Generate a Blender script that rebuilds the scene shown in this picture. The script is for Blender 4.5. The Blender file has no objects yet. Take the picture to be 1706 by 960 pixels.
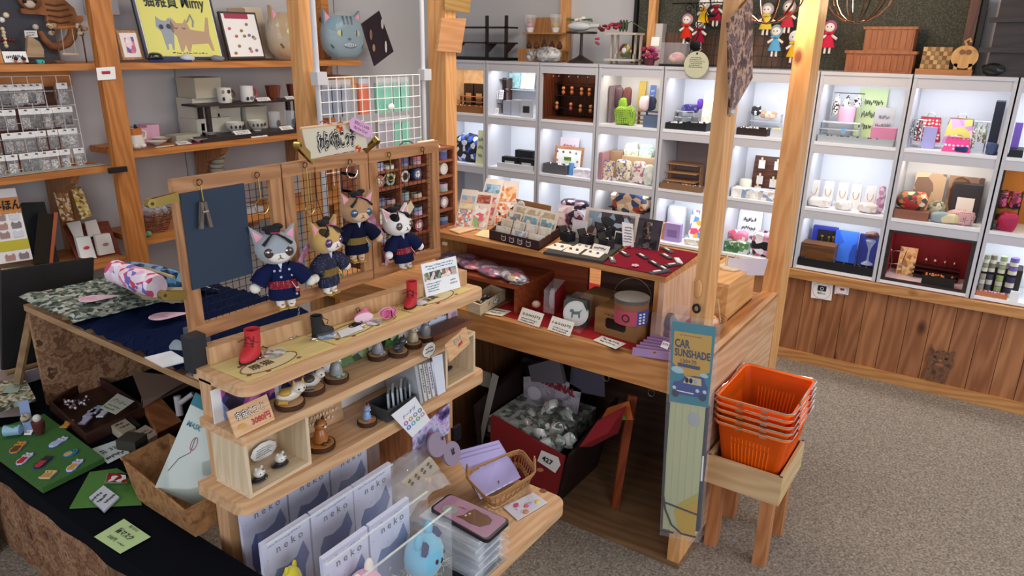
import bpy,bmesh,math,random
from mathutils import Vector,Matrix,noise
R_=random.Random(7)
COL=bpy.context.scene.collection
SC=bpy.context.scene
V=Vector

# ---------------------------------------------------------------- camera
cam=bpy.data.cameras.new('camera');camo=bpy.data.objects.new('camera',cam);COL.objects.link(camo)
cam.sensor_width=36.0;cam.lens=36.0*1204.6/1706.0;cam.clip_start=0.03
yaw,pit,rol=.59632,.32551,-.0164
fw=V((math.cos(pit)*math.cos(yaw),math.cos(pit)*math.sin(yaw),-math.sin(pit)))
rt=V((math.sin(yaw),-math.cos(yaw),0));dn=fw.cross(rt)
r2=math.cos(rol)*rt+math.sin(rol)*dn;d2=-math.sin(rol)*rt+math.cos(rol)*dn
camo.matrix_world=Matrix(((r2.x,-d2.x,-fw.x,0),(r2.y,-d2.y,-fw.y,0),(r2.z,-d2.z,-fw.z,1.7),(0,0,0,1)))
SC.camera=camo
# ---------------------------------------------------------------- world, light, exposure
w=bpy.data.worlds.new('world');SC.world=w;w.use_nodes=True
w.node_tree.nodes['Background'].inputs[0].default_value=(.80,.86,1,1)
w.node_tree.nodes['Background'].inputs[1].default_value=.36
SC.view_settings.view_transform='Standard';SC.view_settings.look='None'
SC.view_settings.exposure=0.0;SC.view_settings.gamma=1.0
def area(name,loc,target,sx,sy,power,col):
    l=bpy.data.lights.new(name,'AREA');l.shape='RECTANGLE';l.size=sx;l.size_y=sy;l.energy=power;l.color=col
    o=bpy.data.objects.new(name,l);COL.objects.link(o);o.location=loc
    o.rotation_euler=(V(target)-V(loc)).to_track_quat('-Z','Y').to_euler();return o
area('window_or_fill_light',(2.2,-2.6,1.75),(2.6,1.5,.7),2.6,1.5,62,(.88,.93,1))
area('window_or_fill_light',(-1.9,1.0,1.9),(2.5,2.0,.6),2.0,1.3,34,(.84,.90,1))
area('window_or_fill_light',(-.9,-1.7,1.7),(1.6,1.5,.8),1.4,1.2,30,(.90,.94,1))  # added front fill from behind the camera, brightens the display unit shelves
area('ceiling_fill',(2.8,1.8,2.66),(2.8,1.8,0),1.2,1.2,30,(1,.93,.84))  # added overhead fill for ambient light, not an actual fitting
area('ceiling_fill',(1.0,2.3,2.66),(1.0,2.5,0),.6,.6,6,(1,.93,.86))  # smaller added overhead fill above the left tables

# ---------------------------------------------------------------- materials
def lin(h):
    if isinstance(h,str):
        h=h.lstrip('#');h=[int(h[i:i+2],16)/255 for i in(0,2,4)]
        return tuple(((c/12.92)if c<=.04045 else((c+.055)/1.055)**2.4)for c in h)
    return tuple(h)
MC={}
def _base(name):
    m=bpy.data.materials.new(name);m.use_nodes=True
    return m,m.node_tree,m.node_tree.nodes['Principled BSDF']
def coords(nt,scale=(1,1,1),rnd=True):
    tc=nt.nodes.new('ShaderNodeTexCoord');mp=nt.nodes.new('ShaderNodeMapping');mp.inputs['Scale'].default_value=scale
    nt.links.new(tc.outputs['Object'],mp.inputs[0])
    if rnd:
        oi=nt.nodes.new('ShaderNodeObjectInfo');mu=nt.nodes.new('ShaderNodeMath');mu.operation='MULTIPLY';mu.inputs[1].default_value=37
        nt.links.new(oi.outputs['Random'],mu.inputs[0]);nt.links.new(mu.outputs[0],mp.inputs['Location'])
    return mp.outputs[0]
def ramp(nt,fac,stops):
    r=nt.nodes.new('ShaderNodeValToRGB');el=r.color_ramp.elements
    while len(el)<len(stops):el.new(.5)
    for e,(p,c)in zip(el,stops):e.position=p;e.color=(*lin(c),1)
    nt.links.new(fac,r.inputs[0]);return r.outputs[0]
def bump(nt,b,h,s=.3,d=.002):
    n=nt.nodes.new('ShaderNodeBump');n.inputs['Strength'].default_value=s;n.inputs['Distance'].default_value=d
    nt.links.new(h,n.inputs['Height']);nt.links.new(n.outputs[0],b.inputs['Normal'])
def noi(nt,vec,sc,det=3,rough=.5):
    n=nt.nodes.new('ShaderNodeTexNoise');n.inputs['Scale'].default_value=sc;n.inputs['Detail'].default_value=det;n.inputs['Roughness'].default_value=rough
    nt.links.new(vec,n.inputs['Vector']);return n.outputs['Fac']
def Pl(c,rough=.6,metal=0,coat=0,alpha=1,emit=0,trans=0,ior=1.45,sheen=0):
    k=('p',c,rough,metal,coat,alpha,emit,trans,sheen)
    if k in MC:return MC[k]
    m,nt,b=_base('plain');b.inputs['Base Color'].default_value=(*lin(c),1)
    b.inputs['Roughness'].default_value=rough;b.inputs['Metallic'].default_value=metal
    b.inputs['Coat Weight'].default_value=coat;b.inputs['Alpha'].default_value=alpha
    b.inputs['Transmission Weight'].default_value=trans;b.inputs['IOR'].default_value=ior
    b.inputs['Sheen Weight'].default_value=sheen
    if rough>=.85:b.inputs['Specular IOR Level'].default_value=.12
    if emit:b.inputs['Emission Color'].default_value=(*lin(c),1);b.inputs['Emission Strength'].default_value=emit
    MC[k]=m;return m
def Wd(c1,c2,axis='x',sc=1,rough=.5,knots=True,coat=0):
    k=('w',c1,c2,axis,sc,rough,knots,coat)
    if k in MC:return MC[k]
    m,nt,b=_base('wood');s={'x':(.12,1,1),'y':(1,.12,1),'z':(1,1,.12)}[axis]
    vec=coords(nt,s);wv=nt.nodes.new('ShaderNodeTexWave');wv.wave_type='BANDS';pass
    wv.bands_direction='DIAGONAL'
    wv.inputs['Scale'].default_value=16*sc;wv.inputs['Distortion'].default_value=9;wv.inputs['Detail'].default_value=2;wv.inputs['Detail Scale'].default_value=1.2
    nt.links.new(vec,wv.inputs[0])
    fine=noi(nt,vec,60*sc,3,.6);big=noi(nt,vec,3*sc,2)
    mx=nt.nodes.new('ShaderNodeMix');mx.data_type='FLOAT';mx.inputs[0].default_value=.45;nt.links.new(wv.outputs['Fac'],mx.inputs[2]);nt.links.new(fine,mx.inputs[3])
    mx2=nt.nodes.new('ShaderNodeMix');mx2.data_type='FLOAT';mx2.inputs[0].default_value=.4;nt.links.new(mx.outputs[0],mx2.inputs[2]);nt.links.new(big,mx2.inputs[3])
    col=ramp(nt,mx2.outputs[0],[(.2,c1),(.8,c2)])
    if knots:
        s2={'x':(.55,1,1),'y':(1,.55,1),'z':(1,1,.55)}[axis]
        v2=coords(nt,s2);vo=nt.nodes.new('ShaderNodeTexVoronoi');vo.inputs['Scale'].default_value=5.5*sc;nt.links.new(v2,vo.inputs['Vector'])
        kr=nt.nodes.new('ShaderNodeValToRGB');kr.color_ramp.elements[0].position=.05;kr.color_ramp.elements[0].color=(1,1,1,1);kr.color_ramp.elements[1].position=.12;kr.color_ramp.elements[1].color=(0,0,0,1)
        nt.links.new(vo.outputs['Distance'],kr.inputs[0])
        mc=nt.nodes.new('ShaderNodeMix');mc.data_type='RGBA';nt.links.new(kr.outputs[0],mc.inputs[0]);nt.links.new(col,mc.inputs[6])
        l2=lin(c1);mc.inputs[7].default_value=(l2[0]*.35,l2[1]*.25,l2[2]*.2,1);col=mc.outputs[2]
    nt.links.new(col,b.inputs['Base Color']);b.inputs['Roughness'].default_value=rough;b.inputs['Coat Weight'].default_value=coat
    bump(nt,b,mx.outputs[0],.15,.001);MC[k]=m;return m
def Sk(cols,sc=40,rough=.7,kind='voronoi',bmp=0,coat=0,sharp=True):
    """patchwork of the given colours: printed cloth, photographs, patterned paper, carpet"""
    k=('s',tuple(cols),sc,rough,kind,bmp,coat)
    if k in MC:return MC[k]
    m,nt,b=_base('pattern');vec=coords(nt)
    if kind=='voronoi':
        vo=nt.nodes.new('ShaderNodeTexVoronoi');vo.inputs['Scale'].default_value=sc;nt.links.new(vec,vo.inputs['Vector'])
        sp=nt.nodes.new('ShaderNodeSeparateColor');nt.links.new(vo.outputs['Color'],sp.inputs[0]);fac=sp.outputs[0];hb=vo.outputs['Distance']
    else:fac=noi(nt,vec,sc,4,.65);hb=fac
    n=len(cols);r=nt.nodes.new('ShaderNodeValToRGB');el=r.color_ramp.elements;r.color_ramp.interpolation='CONSTANT' if kind=='voronoi' or kind=='blobs' else 'LINEAR'
    while len(el)<n:el.new(.5)
    for i,(e,c)in enumerate(zip(el,cols)):
        e.position=(i/n)if kind=='voronoi' else .3+.4*i/max(1,n-1);e.color=(*lin(c),1)
    nt.links.new(fac,r.inputs[0]);nt.links.new(r.outputs[0],b.inputs['Base Color']);b.inputs['Roughness'].default_value=rough;b.inputs['Coat Weight'].default_value=coat
    if bmp:bump(nt,b,hb,bmp,.003)
    MC[k]=m;return m
def dots(c1,c2,sc=60,r0=.25,rough=.8,sharp=True):
    k=('d',c1,c2,sc,r0)
    if k in MC:return MC[k]
    m,nt,b=_base('dotted_fabric');vec=coords(nt);vo=nt.nodes.new('ShaderNodeTexVoronoi');vo.inputs['Scale'].default_value=sc;vo.inputs['Randomness'].default_value=.25
    nt.links.new(vec,vo.inputs['Vector']);nt.links.new(ramp(nt,vo.outputs['Distance'],[(r0-.02,c2),(r0+.02,c1)]),b.inputs['Base Color']);b.inputs['Roughness'].default_value=rough
    MC[k]=m;return m
def film(tint='#ffffff',amount=.25,rough=.12):
    """thin clear plastic: mostly see-through, glossy sheen and slight crinkle"""
    k=('f',tint,amount,rough)
    if k in MC:return MC[k]
    m,nt,b=_base('clear_plastic');b.inputs['Base Color'].default_value=(*lin(tint),1);b.inputs['Roughness'].default_value=rough
    b.inputs['Alpha'].default_value=amount;b.inputs['Specular IOR Level'].default_value=1.0;b.inputs['Coat Weight'].default_value=1;b.inputs['Coat Roughness'].default_value=.05
    f=noi(nt,coords(nt),55,3);bump(nt,b,f,.6,.004);MC[k]=m;return m
def glass():
    return Pl('#f4fbff',.03,0,1,.18)

# ---------------------------------------------------------------- mesh builder
class B:
    def __init__(s):s.bm=bmesh.new()
    def _f(s,vs,fs):
        v=[s.bm.verts.new(p)for p in vs]
        for f in fs:
            try:s.bm.faces.new([v[i]for i in f])
            except ValueError:pass
        return s
    def hexa(s,b,t): # bottom 4 points, top 4 points
        return s._f(list(b)+list(t),[(3,2,1,0),(4,5,6,7),(0,1,5,4),(1,2,6,5),(2,3,7,6),(3,0,4,7)])
    def box(s,c,d,rz=0,rx=0,ry=0,taper=1):
        m=Matrix.Rotation(rz,3,'Z')@Matrix.Rotation(ry,3,'Y')@Matrix.Rotation(rx,3,'X');c=V(c);x,y,z=d[0]/2,d[1]/2,d[2]/2;t=taper
        q=[V((a,b,-z))for a,b in((-x*t,-y*t),(x*t,-y*t),(x*t,y*t),(-x*t,y*t))]+[V((a,b,z))for a,b in((-x,-y),(x,-y),(x,y),(-x,y))]
        q=[c+m@p for p in q];return s.hexa(q[:4],q[4:])
    def slab(s,x0,x1,y0,y1,z0,z1):return s.box(((x0+x1)/2,(y0+y1)/2,(z0+z1)/2),(abs(x1-x0),abs(y1-y0),abs(z1-z0)))
    def prism(s,poly,vec):
        n=len(poly);vec=V(vec);a=[V(p)for p in poly];b=[p+vec for p in a]
        return s._f(a+b,[tuple(range(n))[::-1],tuple(range(n,2*n))]+[(i,(i+1)%n,n+(i+1)%n,n+i)for i in range(n)])
    def tube(s,pts,r,seg=6,closed=False,rr=None):
        P=[V(p)for p in pts];n=len(P);rings=[];up=None
        for i in range(n):
            if closed:d=P[(i+1)%n]-P[i-1]
            else:d=P[min(i+1,n-1)]-P[max(i-1,0)]
            if d.length<1e-9:d=V((0,0,1))
            d.normalize()
            if up is None:up=d.orthogonal().normalized()
            else:
                up=up-d*up.dot(d)
                up=up.normalized()if up.length>1e-6 else d.orthogonal().normalized()
            sd=d.cross(up);q=rr[i]if rr else r
            rings.append([s.bm.verts.new(P[i]+(up*math.cos(a)+sd*math.sin(a))*q)for a in[2*math.pi*k/seg for k in range(seg)]])
        for i in range(n if closed else n-1):
            A,Bq=rings[i],rings[(i+1)%n]
            for k in range(seg):
                try:s.bm.faces.new((A[k],A[(k+1)%seg],Bq[(k+1)%seg],Bq[k]))
                except ValueError:pass
        if not closed and seg>2:s.bm.faces.new(rings[0][::-1]);s.bm.faces.new(rings[-1])
        return s
    def cyl(s,p0,p1,r,r1=None,seg=16):return s.tube([p0,p1],r,seg,rr=[r,r if r1 is None else r1])
    def lathe(s,prof,o=(0,0,0),seg=20,sx=1,sy=1,caps=True):
        o=V(o);rings=[]
        for r,z in prof:rings.append([s.bm.verts.new(o+V((r*math.cos(a)*sx,r*math.sin(a)*sy,z)))for a in[2*math.pi*k/seg for k in range(seg)]])
        for A,Bq in zip(rings,rings[1:]):
            for k in range(seg):s.bm.faces.new((A[k],A[(k+1)%seg],Bq[(k+1)%seg],Bq[k]))
        if caps:s.bm.faces.new(rings[0][::-1]);s.bm.faces.new(rings[-1])
        return s
    def ball(s,c,r,seg=14,rings=9,m=None):
        r=(r,r,r)if not hasattr(r,'__len__')else r
        mat=Matrix.Translation(V(c))@(m.to_4x4()if m else Matrix.Identity(4))@Matrix.Diagonal((*r,1))
        bmesh.ops.create_uvsphere(s.bm,u_segments=seg,v_segments=rings,radius=1,matrix=mat);return s
    def sheet(s,nx,ny,fn,th=0):
        g=[[s.bm.verts.new(fn(i/nx,j/ny))for i in range(nx+1)]for j in range(ny+1)]
        for j in range(ny):
            for i in range(nx):s.bm.faces.new((g[j][i],g[j][i+1],g[j+1][i+1],g[j+1][i]))
        if th:bmesh.ops.solidify(s.bm,geom=s.bm.faces[:],thickness=th)
        return s
    def bevel(s,w,seg=2):
        es=[e for e in s.bm.edges if len(e.link_faces)==2 and e.calc_face_angle(0)>.6]
        bmesh.ops.bevel(s.bm,geom=es,offset=w,segments=seg,affect='EDGES',profile=.6);return s
    def jitter(s,a,sc=20):
        for v in s.bm.verts:v.co+=noise.noise_vector(v.co*sc)*a
        return s
    def D(s,name,mat,parent=None,label=None,cat=None,group=None,kind=None,smooth=False,org=None):
        bm=s.bm;bmesh.ops.recalc_face_normals(bm,faces=bm.faces[:])
        if org is None:
            xs=[v.co.x for v in bm.verts];ys=[v.co.y for v in bm.verts];zs=[v.co.z for v in bm.verts]
            org=V(((min(xs)+max(xs))/2,(min(ys)+max(ys))/2,min(zs)))
        org=V(org)
        for v in bm.verts:v.co-=org
        me=bpy.data.meshes.new(name);bm.to_mesh(me);bm.free();me.materials.append(mat)
        if smooth:
            me.polygons.foreach_set('use_smooth',[True]*len(me.polygons))
            if smooth!='all':me.set_sharp_from_angle(angle=.75)
        o=bpy.data.objects.new(name,me);COL.objects.link(o);o.location=org
        if parent is not None:
            o.parent=parent;q=V((0,0,0));p=parent
            while p is not None:q+=p.location;p=p.parent
            o.location=org-q
        return tag(o,label,cat,group,kind)
def tag(o,label=None,cat=None,group=None,kind=None):
    if label:o['label']=label
    if cat:o['category']=cat
    if group:o['group']=group
    if kind:o['kind']=kind
    return o
def Th(name,loc,label,cat,group=None):
    o=bpy.data.objects.new(name,None);COL.objects.link(o);o.location=V(loc);o.empty_display_size=.05
    return tag(o,label,cat,group)
def Cl(root,loc,rz=0,label=None,group=None,s=1,rx=0):
    def cp(o,par):
        c=o.copy();COL.objects.link(c);c.parent=par
        for ch in[k for k in o.children]:cp(ch,c)
        return c
    r=cp(root,None);r.location=V(loc);r.rotation_euler=(rx,0,rz);r.scale=(s,s,s)
    if label:r['label']=label
    if group:r['group']=group
    return r
def first(root,loc,rz=0,label=None,s=1,rx=0):
    root.location=V(loc);root.rotation_euler=(rx,0,rz);root.scale=(s,s,s)
    if label:root['label']=label
    return root
_TC={}
def text(body,parent,mat,c,ux,uy,size,bold=0,th=.0006,fit=None,name='lettering'):
    """raised flat lettering centred on c, running along ux, standing along uy"""
    cu=bpy.data.curves.new('lettering','FONT');cu.body=body;cu.align_x='CENTER';cu.align_y='CENTER';cu.size=1;cu.offset=bold;cu.resolution_u=2
    o=bpy.data.objects.new('tmp',cu);COL.objects.link(o);bpy.context.view_layer.update()
    me=bpy.data.meshes.new_from_object(o.evaluated_get(bpy.context.evaluated_depsgraph_get()));bpy.data.objects.remove(o);bpy.data.curves.remove(cu)
    ux=V(ux).normalized();uy=V(uy);uy=(uy-ux*uy.dot(ux)).normalized();n=ux.cross(uy);c=V(c)
    if len(me.vertices)==0:return None
    x0=min(v.co.x for v in me.vertices);x1=max(v.co.x for v in me.vertices)
    sx=size if not fit else fit/(x1-x0)
    b=B();b.bm.from_mesh(me);bpy.data.meshes.remove(me)
    for v in b.bm.verts:v.co=c+ux*((v.co.x-(x0+x1)/2)*sx)+uy*(v.co.y*size)+n*th
    return b.D(name,mat,parent)
def Ln(parent,mat,c,ux,uy,w,h,n=4,th=.0006,seed=0,lw=.5,name='lettering'):
    """rows of small handwriting too fine to read: short strokes"""
    r=random.Random(seed);ux=V(ux).normalized();uy=V(uy);uy=(uy-ux*uy.dot(ux)).normalized();nn=ux.cross(uy)*th;c=V(c);b=B()
    for i in range(n):
        y=(.5-(i+.5)/n)*h;x=-w/2*(.7+.3*r.random());e=w/2*(.5+.5*r.random());hh=h/n*lw/2
        while x<e:
            l=w*.03+w*.05*r.random();q=c+ux*(x+l/2)+uy*(y+hh*(r.random()-.5))+nn;k=hh*(.5+.5*r.random());a=r.random()*.6-.3
            u2=ux*l/2+uy*k*a
            b._f([q-u2-uy*k,q+u2-uy*k*.6,q+u2+uy*k*.9,q-u2+uy*k],[(0,1,2,3)]);x+=l*1.45
    return b.D(name,mat,parent)
def frame_of(p0,p1,p3):
    p0,p1,p3=V(p0),V(p1),V(p3);return p0,(p1-p0),(p3-p0)
def Cd(bl,br,h,lean,mat,name,label=None,cat=None,group=None,t=.0015,parent=None,txt=None,tm=None,ts=.5,scr=0,seed=0):
    """upright or leaning card: bottom-left, bottom-right (seen from the front), height, lean-back angle"""
    bl,br=V(bl),V(br);ux=(br-bl);wd=ux.length;ux.normalize();bk=V((0,0,1)).cross(ux).normalized()
    if lean>=1.5:up=bk
    else:up=V((0,0,1))*math.cos(lean)+bk*math.sin(lean)
    n=ux.cross(up)
    o=B().prism([bl,br,br+up*h,bl+up*h],-n*t).D(name,mat,parent,label,cat,group)
    c=(bl+br)/2+up*h/2
    if txt:text(txt,o,tm or INK,c+up*h*.1,ux,up,h*ts,fit=None if len(txt)<2 else wd*.8,bold=.01)
    if scr:Ln(o,tm or INK,c-up*h*(.0 if not txt else .28),ux,up,wd*.8,h*(.7 if not txt else .35),scr,seed=seed)
    return o
def flat(pts,t,mat,name,label=None,cat=None,group=None,parent=None,txt=None,tm=None,ts=.5,scr=0,seed=0):
    """card lying on a surface; pts: near-left, near-right, far-right, far-left"""
    P=[V(p)for p in pts];n=(P[1]-P[0]).cross(P[3]-P[0]).normalized()
    if n.z<0:n=-n
    o=B().prism(P,n*t).D(name,mat,parent,label,cat,group)
    c=sum(P,V())/4+n*t;ux=((P[1]-P[0])+(P[2]-P[3]))/2;uy=((P[3]-P[0])+(P[2]-P[1]))/2
    if txt:text(txt,o,tm or INK,c+uy*.1,ux,uy,uy.length*ts,fit=None if len(txt)<2 else ux.length*.8,bold=.01)
    if scr:Ln(o,tm or INK,c-uy*(0 if not txt else .28),ux,uy,ux.length*.8,uy.length*(.7 if not txt else .35),scr,seed=seed)
    return o
# palette
PINE=lambda a='z':Wd('#c98a4e','#e2ad73',a)
PINE_L=lambda a='z':Wd('#d3a273','#e9c79c',a,knots=False)
PINE_O=lambda a='z':Wd('#a9652c','#d08a45',a)
OAK=lambda a='z':Wd('#94623a','#c08c5e',a,sc=1.6,knots=False)
BOXW=lambda a='x':Wd('#cdb490','#e4d0b0',a,sc=1.5,knots=False)
WALNUT=lambda a='x':Wd('#3a1c10','#6b3820',a,sc=1.2,knots=False,rough=.4)
DARKW=lambda a='x':Wd('#1b1414','#332625',a,knots=False,rough=.45)
INK=Pl('#1c1a1e',.7);WH=Pl('#f1f0ee',.6);CREAM=Pl('#ece3cf',.7);BK=Pl('#121215',.45);RED=Pl('#b3242c',.6)
PINK=Pl('#eab9cf',.7);SV=Pl('#c9ccd1',.25,1);BRASS=Pl('#b59a55',.3,1);NAVY=Pl('#0c1326',.9,sheen=.0);GREYP=Pl('#9b9ca2',.5)

# ================================================================ setting
CARPET=Sk(['#564c42','#7d7165','#978b7d','#b5a998'],120,.95,'noise',.7)
B().slab(-2.5,4.6,-3.5,3.9,-.05,0).D('floor',CARPET,kind='structure',label='beige flecked short-pile shop carpet')
WALL=Pl('#c3c2c4',.85)
wl=B().slab(-2.5,4.6,3.6,3.75,0,2.75).D('wall_left',WALL,kind='structure')
wr=B().slab(4.4,4.55,-3.5,3.6,0,2.75).D('wall_right',WALL,kind='structure')
B().slab(-2.5,4.6,-3.5,3.9,2.75,2.85).D('ceiling',Pl('#d8d6d2',.9),kind='structure')
for x in(.62,2.2,3.3):
    B().slab(x,x+.003,3.596,3.602,.0,2.75).D('trim_1',Pl('#85868c',.8),wl)
# wainscot planks of the right wall
ys=[-1.2+.1055*i for i in range(45)]
for i,y in enumerate(ys):
    if y>3.5:break
    pr=4.10-.0015*(i%3)
    B().slab(pr,4.4,y+.0012,y+.1043,.05,.50).bevel(.0015,1).D('plank',Wd('#7d4a28','#a8704a','z',sc=.7)if i%3 else Wd('#8a5430','#b57c52','z',sc=.7),wr)
B().slab(4.065,4.4,-1.2,3.5,.488,.535).bevel(.004).D('trim_2',Wd('#a8703c','#d09a5f','y'),kind='structure',label='pine ledge under the lit cabinets')
B().slab(4.07,4.4,-1.2,3.5,0,.055).bevel(.004).D('baseboard_right',Wd('#a8703c','#d09a5f','y'),kind='structure')
# kitten print on the planks, camera notices
o=B()
kp=[(.0,.0),(.10,.02),(.16,.0),(.22,.03),(.28,.015),(.38,.0),(.43,.05),(.44,.22),(.47,.33),(.50,.42),(.47,.60),(.49,.74),(.36,.66),(.30,.70),(.22,.69),(.13,.64),(.03,.80),(.03,.60),(.0,.46),(.06,.33),(.03,.2),(-.01,.1)]
k0=V((4.090,.155,.063));ks=.25
o.prism([k0+V((0,-a*ks,b*ks))for a,b in kp],(-.0015,0,0));o=o.D('kitten_print',Sk(['#3a2419','#5a3a28','#80563a','#2e1c14'],45,.7,'noise'),None,'brown kitten silhouette print on the pine planks near floor level','wall sticker')
for dy in(.038,.088):
    B().ball(k0+V((-.002,-dy,.135)),(.002,.007,.006),10,6).D('eye',Pl('#241712',.4),o)
B().ball(k0+V((-.002,-.063,.118)),(.002,.010,.007),10,6).D('muzzle',Pl('#8a6a50',.6),o);B().ball(k0+V((-.002,-.063,.095)),(.0015,.020,.010),10,6).D('chest',Pl('#93603f',.6),o)
def sign(pts,label,draw):
    o=B().prism(pts,(-.0015,0,0)).D('notice',WH,None,label,'notice');c=sum([V(p)for p in pts],V())/4+V((-.002,0,0))
    b=B();r=(V(pts[0])-V(pts[1])).length*.42
    b.tube([c+V((0,math.cos(a)*r,math.sin(a)*r))for a in[k*math.pi/16 for k in range(32)]],.0009,4,True);b.D('ring',Pl('#d9636b',.6),o)
    if draw==1:
        q=B().slab(c.x-.001,c.x,c.y-.022,c.y+.022,c.z-.002,c.z+.028).D('camera_icon',INK,o)
        B().tube([c+V((-.002,math.cos(a)*.008,.012+math.sin(a)*.008))for a in[k*math.pi/6 for k in range(12)]],.0014,4,True).D('lens',WH,q)
        text('撮影ok',o,INK,c+V((0,0,-.016)),(0,-1,0),(0,0,1),.014)
    else:
        B().slab(c.x-.001,c.x,c.y-.012,c.y+.008,c.z+.0,c.z+.012).D('camera_icon',RED,o)
        Ln(o,INK,c+V((0,0,-.02)),(0,-1,0),(0,0,1),.05,.008,1)
sign([(4.088,.769,.49),(4.088,.658,.485),(4.088,.654,.392),(4.088,.761,.387)],'white square notice with a camera symbol in a red ring, taped below the ledge',1)
sign([(4.088,.646,.484),(4.088,.576,.484),(4.088,.575,.44),(4.088,.645,.435)],'smaller notice with a red symbol, just right of the camera notice',2)
# studs on the upper walls
B().slab(4.33,4.399,3.0-.45,3.0-.405,1.60,2.75).D('wall_stud',PINE('z'),None,'light pine stud on the wall behind the round pedestal table','stud')
B().slab(4.28,4.325,1.905,1.95,1.60,2.75).D('wall_stud',PINE('z'),None,'light pine stud standing in front of the dark board left end','stud')
# big framed board on right wall
bd=Th('wall_board',(4.37,1.0,1.60),'large dark woven grey-green board with a dark frame on the right wall','board')
B().slab(4.36,4.395,.245,2.05,1.60,2.75).D('panel',Sk(['#2c2c24','#45453a','#67655a'],160,.9,'noise',.5),bd)
B().slab(4.345,4.36,.255,.30,1.60,2.75).D('frame_bar',WALNUT('z'),bd)
B().slab(4.33,4.39,.225,.245,1.60,2.75).D('frame_bar',BK,bd)
B().slab(4.33,4.39,2.05,2.07,1.60,2.75).D('frame_bar',BK,bd)
B().slab(4.352,4.36,1.0,2.02,1.60,1.78).D('lower_panel',Wd('#3b2a20','#6d4c36','z',knots=False),bd)

# ================================================================ lit cabinets on the right wall
XF,PIT=4.095,.4275
CW=Pl('#c3c3ca',.45);CI=Pl('#e9ebf0',.5)
ROWS=[(1.238,1.527),(.886,1.177),(.556,.825)]
def colY(k):return 3.022-PIT*k,3.022-PIT*(k-1) # right side, left side (as seen)
LIN={(2,0):WALNUT('z'),(7,2):Pl('#7d1017',.6),(8,1):Pl('#c07a2c',.6),(0,0):Sk(['#d9b58f','#e8cda6','#f0dcc0'],25,.6,'noise')}
WARM={(2,0):(1,.62,.42,.5),(7,2):(1,.5,.4,.45),(8,1):(1,.7,.4,.6),(0,0):(1,.75,.5,.9),(3,0):(1,.86,.66,1),(7,1):(1,.86,.68,1),(4,1):None,(0,2):None}
for k in range(0,10):
    y0,y1=colY(k);g=.0035
    cb=Th('display_cabinet',(4.24,(y0+y1)/2,.535),'grey-white three-tier display cabinet, %s from the room corner'%['first','second','third','fourth','fifth','sixth','seventh','eighth','ninth','tenth'][k],'cabinet','grey display cabinets along the right wall')
    a,b_=y0+g,y1-g
    for s in(a,b_-.016):B().slab(XF,4.39,s,s+.016,.537,1.575).D('side_panel',CW,cb)
    B().slab(4.38,4.39,a+.016,b_-.016,.537,1.575).D('back_panel',CI,cb)
    B().slab(XF-.004,4.392,a,b_,1.575,1.592).D('top_board',CW,cb)
    for z in(1.238,.886,.556):B().slab(XF,4.38,a+.016,b_-.016,z-.016,z).D('shelf',CI,cb)
    for z0,z1 in((1.527,1.575),(1.177,1.222),(.825,.870)):B().slab(XF+.003,XF+.018,a+.016,b_-.016,z0,z1).D('fascia',CW,cb)
    for r,(z0,z1)in enumerate(ROWS):
        wm=WARM.get((k,r),(.90,.95,1,1))
        lm=LIN.get((k,r))
        if lm:
            B().slab(4.365,4.379,a+.017,b_-.017,z0,z1+.03).D('lining',lm,cb)
            for s in(a+.017,b_-.025):B().slab(XF+.02,4.365,s,s+.008,z0,z1+.03).D('lining',lm if(k,r)!=(8,1)else BK,cb)
            if(k,r)==(7,2):
                for q in((a+.017,a+.035,z0,z1),(b_-.035,b_-.017,z0,z1),(a+.035,b_-.035,z1-.012,z1),(a+.035,b_-.035,z0,z0+.012)):B().slab(XF+.002,XF+.02,*q[:2],*q[2:]).D('frame_bar',DARKW('y'),cb)
        if wm is None:continue
        B().slab(XF+.024,XF+.04,a+.05,b_-.05,z1+.018,z1+.026).D('light_strip',Pl('#ffffff',.5,emit=1.0),cb)
        l=bpy.data.lights.new('cabinet_light','AREA');l.shape='RECTANGLE';l.size=.05;l.size_y=PIT*.8;l.energy=.78*wm[3];l.color=wm[:3]
        lo=bpy.data.objects.new('cabinet_light',l);COL.objects.link(lo);lo.location=(4.16,(y0+y1)/2,z1+.015);lo.rotation_euler=(0,-.35,0)

# ================================================================ timber posts
def post(x0,x1,y0,y1,z0,z1,label,mat=None):
    return B().slab(x0,x1,y0,y1,z0,z1).bevel(.003,1).D('timber_post',mat or PINE('z'),None,label,'post')
post(2.023,2.108,.666,.708,.02,2.7,'pine post at the front corner of the counter, behind the car sunshade')
post(2.915,3.045,.666,.735,0,2.7,'pine post at the far right corner of the counter, left of the camera notice')
post(2.023,2.11,2.404,2.472,0,2.7,'pine post rising behind the hand-lettered scroll sign, left of the white wire rack')
post(2.915,3.0,2.40,2.51,0,2.7,'pine post in the middle of the picture, right of the white wire rack')
post(1.633,1.72,3.21,3.25,0,2.7,'orange pine post at far left carrying the white price label',PINE_O('z'))

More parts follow.
